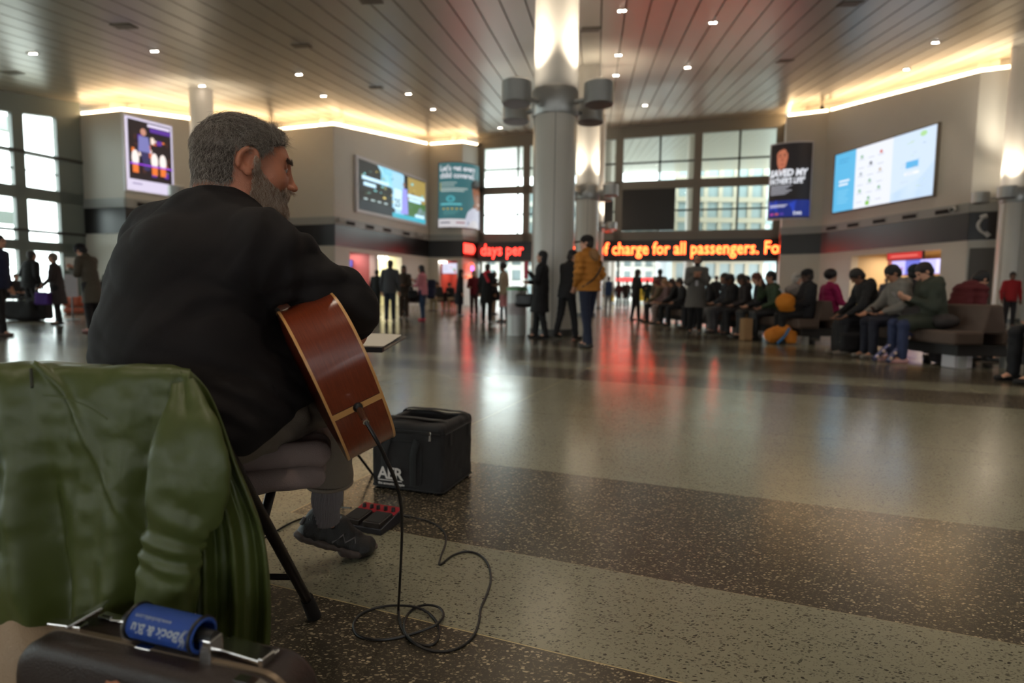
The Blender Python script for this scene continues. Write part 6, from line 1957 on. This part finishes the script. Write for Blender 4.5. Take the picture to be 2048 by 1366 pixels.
    if hat:
        kind, hcol = hat; mh_ = cm(hcol, .8)
        if kind == 'cap':
            pr = [ell(q(0, -.015, .055), .090 * s, .106 * s, .082 * s, Hm, .01)]
            np_obj('cap', [sdf_mesh(pr + [rbox(q(0, 0, -.10), .15, .15, .115 * s, .01, Hm, .005, sub=True)], .009)], mh_, t)
            np_obj('cap_brim', [sdf_mesh([ell(q(0, .125, .030), .066 * s, .070 * s, .009, Hm @ rotm('x', -.15), .01)], .006)], mh_, t)
        elif kind == 'beanie':
            np_obj('beanie', [sdf_mesh([ell(q(0, -.020, .045), .093 * s, .110 * s, .100 * s, Hm, .01)] + [rbox(q(0, .03, -.11), .15, .16, .115 * s, .01, Hm, .005, sub=True)], .009, disp=lambda X_: .002 * np.sin(X_[:, 0] * 300), pad=.006)], mh_, t)
        elif kind == 'hood':
            np_obj('hood', [sdf_mesh([ell(q(0, -.030, .03), .108 * s, .118 * s, .120 * s, Hm, .03), cap(q(0, -.05, -.04), nk - fw * .02, .085 * s, .10 * s, .03), ell(q(0, .115, -.01), .072 * s, .09 * s, .095 * s, Hm, .02, sub=True)], .010, disp=lambda X_: .004 * vnoise(X_, 18), pad=.01)], mh_, t)
        elif kind == 'hooddown':
            np_obj('hood', [sdf_mesh([cap(nk + V3(-.07, -.03, 0) * s, nk + V3(.07, -.03, 0) * s, .050 * s, .050 * s, .03), ell(nk - fw * .10 * s - upt * .04, .105 * s, .06 * s, .10 * s, Lm, .03)], .010, disp=lambda X_: .006 * vnoise(X_, 22), pad=.012)], mh_, t)
        elif kind == 'muffs':
            for sg in (-1, 1): np_obj('ear_muff', [sdf_mesh([ell(q(sg * .088, -.004, -.0), .022 * s, .04 * s, .045 * s, Hm, .01)], .008)], mh_, t)
    if scarf:
        np_obj('scarf', [sdf_mesh([cap(nk + V3(-.05, 0, .01), nk + V3(.05, 0, .01), .072 * s, .072 * s, .02), cap(nk + V3(.03, .06, -.02), nk + V3(.05, .13, -.28), .035, .03, .02), cap(nk + V3(-.05, -.08, -.0), nk + V3(.09, -.13, -.25), .05, .04, .02)], .010, disp=lambda X_: .005 * vnoise(X_, 25), pad=.01)], cm(scarf), t)
    PP[label] = (t, ar, s, hip)
    return t


PP = {}


def hand_pt(label, k='R', off=(0, .06, -.02)):
    t, ar, s, hip = PP[label]; w_ = ar[k][1]
    return Matrix.Translation(t.location) @ Matrix.Rotation(t.rotation_euler.z, 4, 'Z') @ Vector((w_[0] + off[0], w_[1] + off[1], w_[2] + off[2]))


def lump(name, label, cat, prims, m, res=.012, amp=.006, sc_=14, group=None, parts=()):
    V, Q, mi = sdf_mesh(prims, res, disp=lambda X_: amp * vnoise(X_, sc_), pad=amp + .008)
    c = V.mean(0); zb = V[:, 2].min()
    t = thing(name, label, cat, (c[0], c[1], zb), 0, group)
    V = V - V3(c[0], c[1], zb)
    np_obj('bag_body' if 'bag' in name or 'pack' in name or 'case' in name else 'main_body', [(V, Q, mi)], m, t)
    for nm, mbx, mm in parts:
        mbx.v = [(v[0] - c[0], v[1] - c[1], v[2] - zb) for v in mbx.v]; mbx.build(nm, mm, t, smooth=True)
    return t


def strap_mb(pts, r=.012): mb_ = MB(); mb_.tube(cat_rom(pts, 5), r, 8); return mb_


def slab_thing(name, label, cat, c, hx, hy, hz, m, rz=0, tilt=0, bev=.004, group=None):
    mb_ = MB(); mb_.box(-hx, hx, -hy, hy, -hz, hz, M=Matrix.Rotation(tilt, 4, 'X')); o = mb_.build(name, m, bevel=bev); o.location = c; o.rotation_euler.z = rz
    return prop(o, label, cat, group)


# --- left side of the hall
person('person in a dark blue jacket cut off by the left edge of the picture', 0, 672, 80, 1.76, top=(22, 30, 62), legs=(20, 18, 20), hair='short', stride=.12, girth=1.15, shoes=(70, 46, 32))
person('person in a black jacket standing with back turned near the left windows', 66, 640, 20, 1.80, top=(20, 17, 18), legs=(22, 18, 18), hair='short', girth=1.25, arms=('pocket', 'pocket'), stride=.05)
person('older person with white hair in a long grey brown coat facing the left windows', 118, 650, 250, 1.64, top=(58, 50, 50), hem=.42, legs=(14, 12, 14), hair='short', hc=(110, 96, 84), arms=('down', 'hold'), stride=.05)
person('person in a long olive coat with head bent under a dark beanie hat', 186, 664, 275, 1.74, top=(78, 70, 58), hem=.36, legs=(26, 22, 24), nod=38, lean=8, arms=('phone', 'phone'), hair='short', hc=(20, 16, 18), hat=('beanie', (24, 18, 24)), shoes=(150, 104, 98), stride=.04)
person('person in black bending forward beside the guitarist\'s left shoulder', 214, 633, 110, 1.55, top=(18, 16, 18), legs=(60, 40, 30), lean=28, nod=20, hair='short', hat=('hooddown', (16, 14, 18)), arms=('front', 'front'))
person('dark clothed person seated low behind the black luggage at far left', 34, 622, 110, 1.65, 'sit', top=(30, 26, 28), legs=(24, 22, 26), hair='short', arms=('lap', 'lap'))
c = hand_pt('older person with white hair in a long grey brown coat facing the left windows', 'L', (0, 0, -.1)); c = (c.x, c.y, c.z)
lump('shopping_bag', 'small purple shopping bag carried by the person in the grey brown coat', 'bag', [rbox((c[0], c[1], c[2] - .18), .16, .07, .14, .03)], cm((72, 34, 120)), parts=(('handle', strap_mb([(c[0] - .06, c[1], c[2] - .05), (c[0], c[1], c[2] + .10), (c[0] + .06, c[1], c[2] - .05)]), cm((40, 20, 70))),))
q = onz(48, 641); lump('duffel_bag', 'large black duffel bag on the floor at far left', 'bag', [rbox((q.x, q.y, .26), .42, .22, .25, .12), cap((q.x + .3, q.y, .2), (q.x + .5, q.y, .16), .16, .12, .05)], cm((20, 17, 18)), .02, .015, 8, parts=(('handle', strap_mb([(q.x - .2, q.y, .48), (q.x, q.y, .60), (q.x + .2, q.y, .48)]), M_black),))
q = onz(82, 641); lump('rolling_bag', 'black wheeled bag leaning on the floor right of the duffel bag', 'bag', [rbox((q.x, q.y, .32), .24, .16, .28, .06)], cm((24, 20, 20)), .018, .008, 8, parts=(('wheel', MB().cyl((q.x - .2, q.y, .03), (q.x - .16, q.y, .03), .03), M_black), ('pull_handle', strap_mb([(q.x - .08, q.y, .58), (q.x - .08, q.y, .9), (q.x + .08, q.y, .9), (q.x + .08, q.y, .58)], .01), M_steel_d)))
q = onz(148, 628); lump('travel_bag', 'orange and red patterned travel bag on the floor behind the olive coat', 'bag', [rbox((q.x, q.y, .42), .32, .16, .17, .1), cap((q.x - .2, q.y, .12), (q.x + .3, q.y, .12), .12, .1)], mat('orange_pattern', srgb((170, 80, 50)), .7, var=.6, vscale=12), .016, parts=(('handle', strap_mb([(q.x - .12, q.y, .56), (q.x, q.y, .66), (q.x + .12, q.y, .56)]), M_black),))
q = hand_pt('person in a long olive coat with head bent under a dark beanie hat', 'R', (0, .06, 0))
slab_thing('paper_sheet', 'white paper held up by the person in the olive coat', 'paper', q + Vector((-.06, .0, .10)), .10, .005, .13, mat('paper', (0, 0, 0)), .3)
q = onz(146, 640); mb = MB(); mb.box(-.17, .17, -.02, .02, .62, 1.22); t = thing('sign_stand', 'white notice board on a post beside the olive coat', 'sign', q); mb.build('board', mat('board_white', srgb((190, 182, 184)), .6), t, bevel=.01); MB().cyl((0, 0, 0), (0, 0, .62), .02).build('post', M_steel_d, t); MB().lathe([(.16, 0), (.16, .02), (0, .03)], 20).build('base', M_steel_d, t)
q = onz(221, 633); lump('pink_bundle', 'small bright pink bundle held low by the bending person in black', 'bundle', [ell((q.x, q.y - .2, .78), .10, .08, .08)], cm((210, 40, 90)))

# --- middle left group
person('person in a dark coat seen from behind, leftmost of the group left of the hall', 753, 629, 15, 1.66, top=(26, 28, 30), hem=.2, legs=(16, 15, 18), hair='short')
person('man in a grey hooded sweatshirt and blue jeans seen from behind', 780, 644, 5, 1.74, top=(70, 70, 74), legs=(34, 40, 54), hair='short', hc=(60, 58, 58), hat=('hooddown', (70, 70, 74)), girth=1.12, shoes=(150, 140, 130))
person('woman with long dark hair and brown vest facing the viewer with folded hands', 808, 638, 180, 1.68, top=(62, 50, 40), legs=(60, 44, 32), hair='long', hc=(24, 18, 18), arms=('front', 'front'), skin_t=2, hem=.2)
person('woman in a pink hooded top, blue jeans and red shoes with a black bob', 846, 641, 285, 1.66, top=(206, 128, 140), legs=(36, 56, 86), hair='bob', hc=(16, 14, 18), arms=('phone', 'front'), shoes=(190, 50, 74), skin_t=1, stride=.04)
person('seated man in khaki trousers and dark jacket, left of the two on chairs', 880, 622, 215, 1.7, 'sit', top=(40, 34, 32), legs=(140, 122, 92), hair='short', arms=('lap', 'lap'), nod=15, lean=12, skin_t=1)
person('seated person in a black coat, right of the two on chairs', 902, 621, 205, 1.66, 'sit', top=(26, 24, 26), legs=(150, 130, 100), hair='short', arms=('lap', 'phone'), nod=20, lean=10, skin_t=1)
person('woman with long black hair in a long dark coat and pale shoes facing right', 919, 632, 75, 1.70, top=(20, 22, 30), hem=.5, legs=(20, 20, 26), hair='long', hc=(14, 12, 14), shoes=(170, 170, 176))
person('person with fair hair in a dark red jacket standing beside the black coat', 948, 632, 200, 1.66, top=(120, 26, 38), legs=(70, 46, 44), hair='long', hc=(140, 110, 80), arms=('front', 'down'))
person('person in a black knee length coat with a bright red scarf over the back', 973, 644, 20, 1.70, top=(18, 16, 18), hem=.36, legs=(16, 14, 16), hair='short', scarf=(196, 44, 60), skin_t=1)
person('man in a grey jacket and tan trousers behind the red scarf', 986, 629, 60, 1.70, top=(84, 80, 78), legs=(130, 104, 80), hair='short', hc=(90, 84, 80))
person('woman with curly hair in a tan jacket, pink skirt and black boots', 1008, 645, 250, 1.72, top=(150, 126, 100), skirt=(190, 120, 120), legs=(22, 18, 20), hair='curly', hc=(36, 26, 24), arms=('front', 'down'), skin_t=2, stride=.05)
person('dark clothed person seated behind the brown vest', 826, 626, 240, 1.65, 'sit', top=(34, 30, 30), legs=(40, 30, 30), hair='short', arms=('lap', 'lap'), lean=15)
c = hand_pt('woman in a pink hooded top, blue jeans and red shoes with a black bob', 'L', (0, -.05, -.05))
lump('handbag', 'black handbag at the side of the woman in pink', 'bag', [rbox((c.x - .05, c.y - .12, c.z - .22), .14, .08, .13, .04)], cm((20, 18, 20)), parts=(('strap', strap_mb([(c.x - .12, c.y - .12, c.z - .1), (c.x + .04, c.y - .05, c.z + .3), (c.x + .03, c.y - .12, c.z - .1)], .008), M_black),))
q = onz(863, 640); lump('backpack', 'dark blue backpack worn on the back of the woman in pink', 'bag', [rbox((q.x, q.y + .05, 1.02), .13, .13, .24, .08), rbox((q.x - .02, q.y, .82), .12, .13, .16, .06)], cm((26, 30, 58)), parts=(('strap', strap_mb([(q.x - .1, q.y, 1.2), (q.x - .22, q.y, 1.32), (q.x - .24, q.y, 1.0)], .015), M_black),))
q = onz(992, 644); lump('tote_bag', 'black tote bag hanging beside the person with the red scarf', 'bag', [rbox((q.x, q.y, .78), .15, .08, .14, .04)], cm((16, 14, 16)), parts=(('strap', strap_mb([(q.x - .08, q.y, .9), (q.x - .02, q.y, 1.2), (q.x + .06, q.y, .9)], .008), M_black),))


def chair_simple(label, px, py, rz, grp=None):
    p_ = onz(px, py); t = thing('waiting_chair', label, 'chair', p_, rz, grp)
    m_ = cm((44, 36, 34)); MB().box(-.24, .24, -.22, .22, .42, .47).build('seat', m_, t, bevel=.02); MB().box(-.24, .24, -.26, -.20, .47, .85).build('backrest', m_, t, bevel=.02)
    for sx in (-1, 1):
        for sy in (-1, 1): MB().cyl((sx * .21, sy * .19, 0), (sx * .21, sy * .19, .42), .014).build('leg', M_steel, t)


for lab, px, py, fc in (('dark waiting chair under the left khaki trousered sitter', 880, 622, 215), ('dark waiting chair under the right black coated sitter', 902, 621, 205), ('dark waiting chair behind the brown vest woman', 826, 626, 240), ('dark chair at far left behind the black luggage', 34, 622, 110)):
    chair_simple(lab, px, py, -R(fc))

# litter bin by the column
q = onz(1032, 670); t = thing('litter_bin', 'pale steel round litter bin with a green ring beside the black coated woman', 'bin', q)
MB().lathe([(.20, 0), (.20, .40), (.20, .94)], 36).build('bin_body', mat('bin_grey', srgb((180, 180, 176)), .35, metal=.2), t, smooth=True)
MB().lathe([(.203, .42), (.203, .66)], 36, cap=False).build('panel', mat('bin_pink', srgb((170, 158, 156)), .4), t, smooth=True)
MB().lathe([(.205, .93), (.21, .95), (.205, .97)], 36, cap=False).build('green_ring', mat('bin_green', srgb((70, 160, 80)), .5), t, smooth=True)
MB().lathe([(.205, .96), (.19, 1.0), (.10, 1.01), (.10, .97), (0, .96)], 36).build('lid', M_steel, t, smooth=True)

# --- the three by the column
LB = 'woman with long black hair in a long black coat leaning on the nearest column'
person(LB, 1080, 677, 275, 1.66, girth=1.12, top=(20, 17, 19), hem=.40, legs=(18, 15, 17), hair='long', hc=(16, 12, 14), arms=('front', 'chest'), stride=.10, lean=-3, shoes=(16, 14, 16))
c = hand_pt(LB, 'L', (0, .05, 0)); slab_thing('pink_folder', 'pink folder held upright by the woman in the black coat', 'folder', (c.x - .02, c.y, c.z + .06), .012, .09, .16, cm((190, 60, 80)), .3)
c = onz(1048, 674); c.z = .86
lump('handbag', 'large black leather handbag held in front of the woman in the black coat', 'bag', [rbox((c.x, c.y, .74), .18, .08, .12, .05), cap((c.x - .12, c.y, .66), (c.x + .12, c.y, .66), .07, .07)], mat('leather_black', srgb((30, 28, 30)), .35), parts=(('handle', strap_mb([(c.x - .09, c.y, .84), (c.x, c.y, 1.02), (c.x + .09, c.y, .84)], .010), M_black),))
LB = 'person in a black jacket and dark cap behind the mustard jacket'
person(LB, 1132, 679, 50, 1.69, turn=30, top=(26, 22, 24), legs=(20, 17, 20), hair='short', hat=('cap', (20, 24, 34)), stride=.16, lean=8, nod=14, arms=('phone', 'phone'), girth=1.08, shoes=(26, 24, 26))
c = onz(1121, 676); lump('blue_bag', 'narrow bright blue bag hanging beside the black trousers', 'bag', [rbox((c.x, c.y, .78), .035, .06, .24, .02)], cm((44, 120, 160)))
LB = 'man in a mustard puffer jacket, blue jeans and black cap by the column'
person(LB, 1174, 695, 318, 1.79, turn=-38, top=(176, 112, 36), legs=(28, 34, 56), hair='short', hc=(40, 30, 26), hat=('cap', (24, 18, 18)), arms=('pocket', 'pocket'), girth=1.30, stride=.12, fluff=.016, shoes=(34, 24, 22), collar=True, hem=.05)
t, ar, s_, hp_ = PP[LB]
np_obj('fur_hood', [sdf_mesh([cap((-.10, .02, 1.50), (0, -.12, 1.44), .045, .05, .02), cap((0, -.12, 1.44), (.10, .02, 1.50), .05, .045, .02), ell((0, -.10, 1.50), .11, .06, .09, k=.03)], .010, disp=lambda X_: .010 * vnoise(X_, 45), pad=.016)], cm((150, 110, 70)), t)
mb = MB(); mb.tube(cat_rom([(.17, .08, 1.42), (.10, -.19, 1.36), (-.10, -.21, 1.12), (-.21, -.05, .98)], 6), .013, 6); mb.build('shoulder_strap', M_black, t, smooth=True)

# --- standing people in the far middle
person('man in a blue vest and light grey trousers far away under the sign', 1216, 624, 10, 1.72, top=(44, 62, 100), legs=(130, 124, 124), hair='short', hc=(90, 86, 84), sleeves=(190, 186, 184))
person('small far person in a dark red jacket under the sign', 1237, 617, 180, 1.62, top=(70, 26, 28), legs=(24, 20, 22), hair='short', skin_t=1)
person('small far person in a dark olive jacket right of the dark red one', 1252, 617, 170, 1.70, top=(46, 40, 34), legs=(24, 22, 26), hair='short')
person('woman with long hair in black leggings and a short black jacket facing right', 1270, 641, 75, 1.70, top=(28, 22, 24), legs=(20, 18, 20), hair='long', hc=(50, 36, 30), stride=.08, arms=('front', 'down'))
person('far person in a dark green jacket between the woman in black and the vest man', 1293, 622, 200, 1.66, top=(24, 40, 36), legs=(24, 30, 34), hair='short')
person('man in a brown vest with a pale sleeve and black trousers seen from behind', 1318, 641, 350, 1.72, top=(70, 56, 46), legs=(16, 14, 16), hair='short', hc=(22, 18, 20), sleeves=(120, 110, 98), stride=.1, girth=1.15)
person('small far person in dark clothes left of the blue vest man', 1199, 616, 30, 1.66, top=(30, 28, 30), legs=(26, 24, 26), hair='short')
LB = 'tall bearded man in a long grey hooded coat with hands clasped at his chest'
person(LB, 1389, 667, 195, 1.75, top=(104, 98, 92), hem=.34, legs=(18, 16, 18), hair='none', beard=True, hc=(24, 18, 16), arms=('chest', 'chest'), skin_t=1, hat=('muffs', (90, 84, 80)), girth=1.12, shoes=(24, 22, 24))
t, ar, s_, hp_ = PP[LB]
mb = MB(); mb.tube(cat_rom([(-.05, .10, 1.46), (0, .19, 1.2), (.05, .10, 1.46)], 6), .006, 5); mb.build('lanyard', M_black, t); mb = MB(); mb.box(-.03, .03, .19, .2, 1.08, 1.20); mb.build('badge', mat('board_white', (0, 0, 0)), t)
person('far person in dark clothes standing behind the seated row', 1430, 628, 190, 1.78, top=(34, 30, 34), legs=(24, 22, 26), hair='short', skin_t=2)
person('far person in a dark jacket behind the green jacket sitter', 1541, 630, 200, 1.74, top=(40, 30, 32), legs=(24, 22, 26), hair='short', skin_t=2)

# --- benches and the seated row on the right
M_bench = mat('bench_brown', srgb((92, 74, 64)), .85, var=.12, vscale=20, bump=.3, bscale=120)
M_bbase = mat('bench_base', srgb((34, 27, 25)), .6)


def XB(y): return 5.72 - .09 * (y - 7.3)


for i, (y0, y1, lab) in enumerate(((4.7, 6.5, 'brown padded double bench cut off by the right edge'), (7.15, 9.3, 'brown padded double bench with an empty near seat beside the green coat'), (10.45, 12.6, 'brown padded double bench behind the orange backpack'),
                                   (13.2, 15.4, 'brown padded double bench under the grey trousered sitter'), (16.0, 18.6, 'farthest brown padded double bench of the right row'))):
    xb = XB(y0); t = thing('double_bench', lab, 'bench', (xb, y0, 0), .09)
    L_ = y1 - y0
    MB().box(-.33, .06, 0, L_, .30, .47).build('seat', M_bench, t, bevel=.03)
    MB().box(.30, .72, 0, L_, .30, .47).build('seat', M_bench, t, bevel=.03)
    mb = MB(); mb.prism([(.02, .44), (.10, .80), (.28, .80), (.36, .44)], frame((0, 0, 0), (1, 0, 0), (0, 0, 1), (0, -1, 0)), -L_, 0); mb.build('backrest', M_bench, t, bevel=.03)
    MB().box(-.24, .62, .05, L_ - .05, .16, .30).build('base', M_bbase, t, bevel=.01)
    for yy_ in (.12, L_ - .12):
        for xx_ in (-.12, .48): MB().box(xx_ - .04, xx_ + .04, yy_ - .04, yy_ + .04, 0, .16).build('foot', mat('bench_foot', srgb((150, 146, 140)), .4), t)


def sit(label, px, y, x=None, dx=0, face=278, **k):
    """someone on the bench row: px only picks the spot along the bench"""
    X_ = (x if x is not None else XB(y) - .10) + dx
    k.setdefault('lean', 8); k.setdefault('nod', 20)
    return person(label, int(px), int(y * 7), face, k.pop('H', 1.72), 'sit', xyz=(X_, y, 0), **k)


SIT = [
    ('dark clothed sitter with black boots cut off by the right edge', 2030, 6.0, dict(top=(24, 20, 22), legs=(20, 18, 22), girth=1.2, shoes=(22, 18, 18), arms=('lap', 'lap'), lean=10)),
    ('sitter in a long dark green coat and blue jeans looking at a phone', 1880, 7.75, dict(top=(50, 54, 42), legs=(44, 52, 84), hem=.3, girth=1.18, shoes=(200, 150, 148), arms=('phone', 'phone'), nod=28, hat=('hooddown', (50, 54, 42)), hair='short', hc=(34, 22, 22), skin_t=0)),
    ('man in a grey jacket over a dark vest with a phone, between two sitters', 1800, 8.30, dict(top=(120, 112, 104), legs=(28, 28, 42), girth=1.12, shoes=(120, 112, 104), arms=('knee', 'lap'), nod=34, hair='short', hc=(24, 20, 20), skin_t=1, hat=('hooddown', (104, 98, 92)))),
    ('bald headed man in black leaning forward with hands on his knee', 1735, 8.90, dict(top=(22, 18, 20), legs=(22, 20, 26), girth=1.15, shoes=(130, 116, 104), arms=('knee', 'knee'), nod=32, lean=16, hair='short', hc=(30, 22, 20), skin_t=2, hat=('hooddown', (20, 17, 18)))),
    ('man in a black cap and black leather jacket reading a phone', 1625, 10.75, dict(top=(24, 22, 26), legs=(20, 18, 20), girth=1.2, arms=('phone', 'lap'), hat=('cap', (18, 16, 18)), hair='short', skin_t=3, nod=16, lean=-4, dx=.06)),
    ('sitter in a dark green jacket with hand raised to the face', 1572, 11.6, dict(top=(52, 66, 42), legs=(24, 22, 24), arms=('chin', 'lap'), hair='short', skin_t=1, nod=2, lean=10, hc=(24, 20, 20))),
    ('woman with auburn hair in a black jacket between green and white sitters', 1545, 12.15, dict(top=(26, 22, 26), legs=(24, 22, 24), arms=('lap', 'lap'), hair='long', hc=(96, 48, 34), skin_t=0)),
    ('man in a flat grey cap with a pale hooded vest under a black jacket', 1487, 13.4, dict(top=(34, 32, 34), legs=(66, 62, 66), girth=1.2, arms=('lap', 'lap'), hat=('cap', (52, 46, 48)), hair='short', skin_t=2, nod=18, lean=6)),
    ('man in a dark suit jacket with grey trousers and white trainers', 1463, 14.0, dict(top=(28, 30, 38), legs=(98, 92, 90), arms=('lap', 'lap'), hair='short', skin_t=1, nod=4, lean=4, shoes=(205, 200, 200), stride=.18, H=1.8, dx=.1)),
    ('dark clothed woman with black curly hair holding something yellow', 1440, 14.6, dict(top=(30, 26, 30), legs=(28, 26, 30), arms=('phone', 'lap'), hair='curly', hc=(18, 14, 16), skin_t=2)),
    ('sitter in dark violet with head bent behind the grey coat', 1418, 15.2, dict(top=(46, 38, 52), legs=(26, 24, 28), arms=('lap', 'lap'), hair='short', nod=30, skin_t=2)),
    ('dark sitter just right of the long grey coat on the far bench', 1405, 16.4, dict(top=(26, 24, 26), legs=(26, 24, 28), arms=('lap', 'lap'), hair='short', skin_t=1)),
    ('black clothed sitter just left of the long grey coat', 1375, 17.0, dict(top=(22, 20, 22), legs=(20, 18, 20), arms=('lap', 'knee'), hair='long', hc=(60, 40, 34), skin_t=1)),
    ('woman with fair hair in a pink grey top on the far bench', 1360, 17.6, dict(top=(110, 84, 84), legs=(150, 130, 124), arms=('knee', 'lap'), hair='long', hc=(150, 110, 80), skin_t=0)),
    ('woman with red brown hair and an olive scarfed top, farthest of the row', 1347, 18.3, dict(top=(96, 80, 58), legs=(30, 26, 28), arms=('lap', 'knee'), hair='long', hc=(90, 30, 26), skin_t=1, scarf=(150, 110, 90))),
    ('sitter in dark brown beside the auburn haired woman', 1515, 12.8, dict(top=(40, 30, 30), legs=(28, 24, 26), arms=('lap', 'lap'), hair='short', hc=(60, 50, 44), skin_t=2, hat=('hooddown', (44, 34, 34)))),
]
for lab, px, y, k in SIT: sit(lab, px, y, **k)
# sitters on the other side of the benches, backs to us
for lab, y, k in (('person in a magenta top leaning over the bench back, seen from behind', 10.9, dict(top=(160, 22, 84), hair='curly', hc=(26, 18, 20), lean=-4, nod=0, arms=('lap', 'down'))),
                  ('person in a dark maroon puffer coat beyond the near bench', 8.15, dict(top=(88, 16, 24), hair='short', hc=(20, 16, 18), lean=24, nod=30, girth=1.3, fluff=.01)),
                  ('person in dark clothes beyond the near bench, between two near sitters', 8.95, dict(top=(38, 34, 40), hair='short', hc=(20, 17, 19), hat=('beanie', (20, 28, 30)), lean=0)),
                  ('pale haired person in grey beyond the middle bench', 12.2, dict(top=(150, 140, 136), hair='short', hc=(190, 180, 170), lean=6)),
                  ('person in dark grey on the far side of the second farthest bench', 14.3, dict(top=(60, 54, 52), hair='short', hc=(30, 24, 22), lean=4))):
    k.setdefault('arms', ('lap', 'lap')); k.setdefault('nod', 6)
    person(lab, int(y * 90), 3, 86, 1.70, 'sit', xyz=(XB(y) + .52, y, 0), legs=(30, 28, 32), **k)
person('small person in a bright red top standing far right beside the right column', 2010, 610, 200, 1.70, top=(170, 30, 34), legs=(40, 34, 36), hair='short', skin_t=2, xyz=(15.6, 18.4, 0))
person('person in grey by the warm shop counter on the right', 1765, 612, 30, 1.66, xyz=(15.0, 23.6, 0), top=(90, 90, 98), legs=(40, 40, 48), hair='short', hc=(150, 144, 138))
person('shop worker in a white top behind the right shop counter', 1900, 600, 250, 1.70, xyz=(20.6, 28.0, 0), top=(200, 190, 180), legs=(40, 40, 48), hair='short', skin_t=2)

# --- things held or standing by the benches
def held(lab, who, k, off, nm='phone', col=(20, 20, 24), size=(.037, .005, .075), glow=False, cat='phone', tilt=-.7):
    c = hand_pt(who, k, off); t_ = PP[who][0]
    slab_thing(nm, lab, cat, c, *size, (E_((190, 205, 235), .8) if glow else cm(col, .3)), t_.rotation_euler.z, tilt)


held('dark phone in the hand of the man in the grey jacket', SIT[2][0], 'L', (.02, .10, .03))
held('pale phone in the hands of the sitter in the dark green coat', SIT[1][0], 'R', (-.02, .10, .03), col=(150, 140, 136))
held('white phone held by the man in the black cap', SIT[4][0], 'R', (0, .11, .03), col=(200, 200, 205))
held('yellow packet held by the woman with black curly hair', SIT[9][0], 'R', (0, .09, .04), nm='snack_packet', col=(214, 170, 60), size=(.07, .03, .09), cat='packet', tilt=0)
q = onz(1692, 708)
lump('black_backpack', 'big black backpack standing on the floor before the bald headed man', 'bag', [rbox((q.x, q.y, .27), .20, .16, .26, .10), rbox((q.x - .04, q.y - .14, .19), .15, .07, .14, .05)], cm((22, 19, 21)), .011, .008, 12,
     parts=(('handle', strap_mb([(q.x - .05, q.y, .52), (q.x, q.y, .60), (q.x + .05, q.y, .52)], .010), M_black), ('buckle', MB().box(q.x - .19, q.x - .165, q.y - .15, q.y - .13, .16, .20), M_steel)))
q = onz(1555, 688)
lump('orange_backpack', 'orange backpack lying on the floor in front of the black cap man', 'bag', [cap((q.x - .10, q.y, .16), (q.x + .12, q.y + .05, .22), .14, .15, .05), rbox((q.x + .22, q.y - .02, .13), .09, .10, .12, .05)], cm((206, 122, 34)), .011, .012, 10,
     parts=(('blue_strap', MB().tube([(q.x - .08, q.y - .16, .02), (q.x + .04, q.y - .19, .16), (q.x + .14, q.y - .14, .30)], .022, 8), cm((60, 120, 170))),))
c = hand_pt(SIT[4][0], 'L', (0, .0, 0)); lump('orange_bag', 'round orange bag on the lap of the man in the black cap', 'bag', [ell((c.x - .12, c.y - .05, c.z + .05), .17, .15, .16), cap((c.x - .15, c.y, c.z - .05), (c.x, c.y, c.z - .08), .08, .07)], cm((214, 128, 30)), .011, .010, 12)
q = onz(1491, 681); lump('paper_bag', 'tall brown paper bag on the floor between the sitters', 'bag', [rbox((q.x, q.y, .22), .085, .12, .215, .01)], cm((160, 122, 82)), .01, .003, parts=(('handle', strap_mb([(q.x, q.y - .06, .43), (q.x, q.y, .52), (q.x, q.y + .06, .43)], .004), cm((120, 90, 60))),))
M_wrap = mat('wrap_pattern', srgb((104, 104, 140)), .25, metal=.6, var=.9, vscale=14)
for i, (a, b, lab) in enumerate((((1812, 664), (1746, 724), 'left'), ((1822, 668), (1775, 728), 'right'))):
    p1_ = onz(*b); p0_ = at(a[0], a[1], p1_.y + .15); p1_.z = .035
    t = thing('wrapped_roll', lab + ' of the two shiny blue and silver wrapped rolls leaning by the green coat', 'roll', p1_)
    mb = MB(); mb.tube([Vector((0, 0, 0)), (p0_ - p1_) * .5, p0_ - p1_], [.035, .042, .030], 12); mb.build('roll', M_wrap, t, smooth=True)
    for k in range(5):
        mb = MB(); d_ = (p0_ - p1_); cc = d_ * (.12 + .19 * k) + Vector((-.02, -.04, .0)); mb.lathe([(0, 0), (.022, 0), (.022, .006)], 12, M=Matrix.Translation(cc) @ Matrix.Rotation(PI / 2, 4, 'X')); mb.build('disc', mat('disc_pale', srgb((230, 200, 180)), .3), t)
slab_thing('white_box', 'white cardboard box on the floor under the empty near bench', 'box', (5.62, 7.35, .11), .12, .10, .105, mat('board_white', (0, 0, 0)), .1)
lump('folded_coats', 'pile of dark coats and bags heaped on the empty near bench seat', 'coats', [ell((5.52, 7.95, .66), .17, .26, .15), ell((5.55, 7.55, .58), .14, .22, .10), cap((5.5, 7.8, .75), (5.62, 8.2, .80), .07, .06)], cm((46, 38, 36)), .012, .02, 9)
q = onz(1905, 727); lump('dark_suitcase', 'dark brown soft suitcase standing at the near bench end', 'suitcase', [rbox((q.x - .12, q.y, .27), .15, .11, .26, .05)], cm((36, 26, 26)), .012, .005, 10, parts=(('pull_handle', strap_mb([(q.x - .18, q.y, .52), (q.x - .18, q.y, .60), (q.x - .06, q.y, .60), (q.x - .06, q.y, .52)], .008), M_steel_d),))
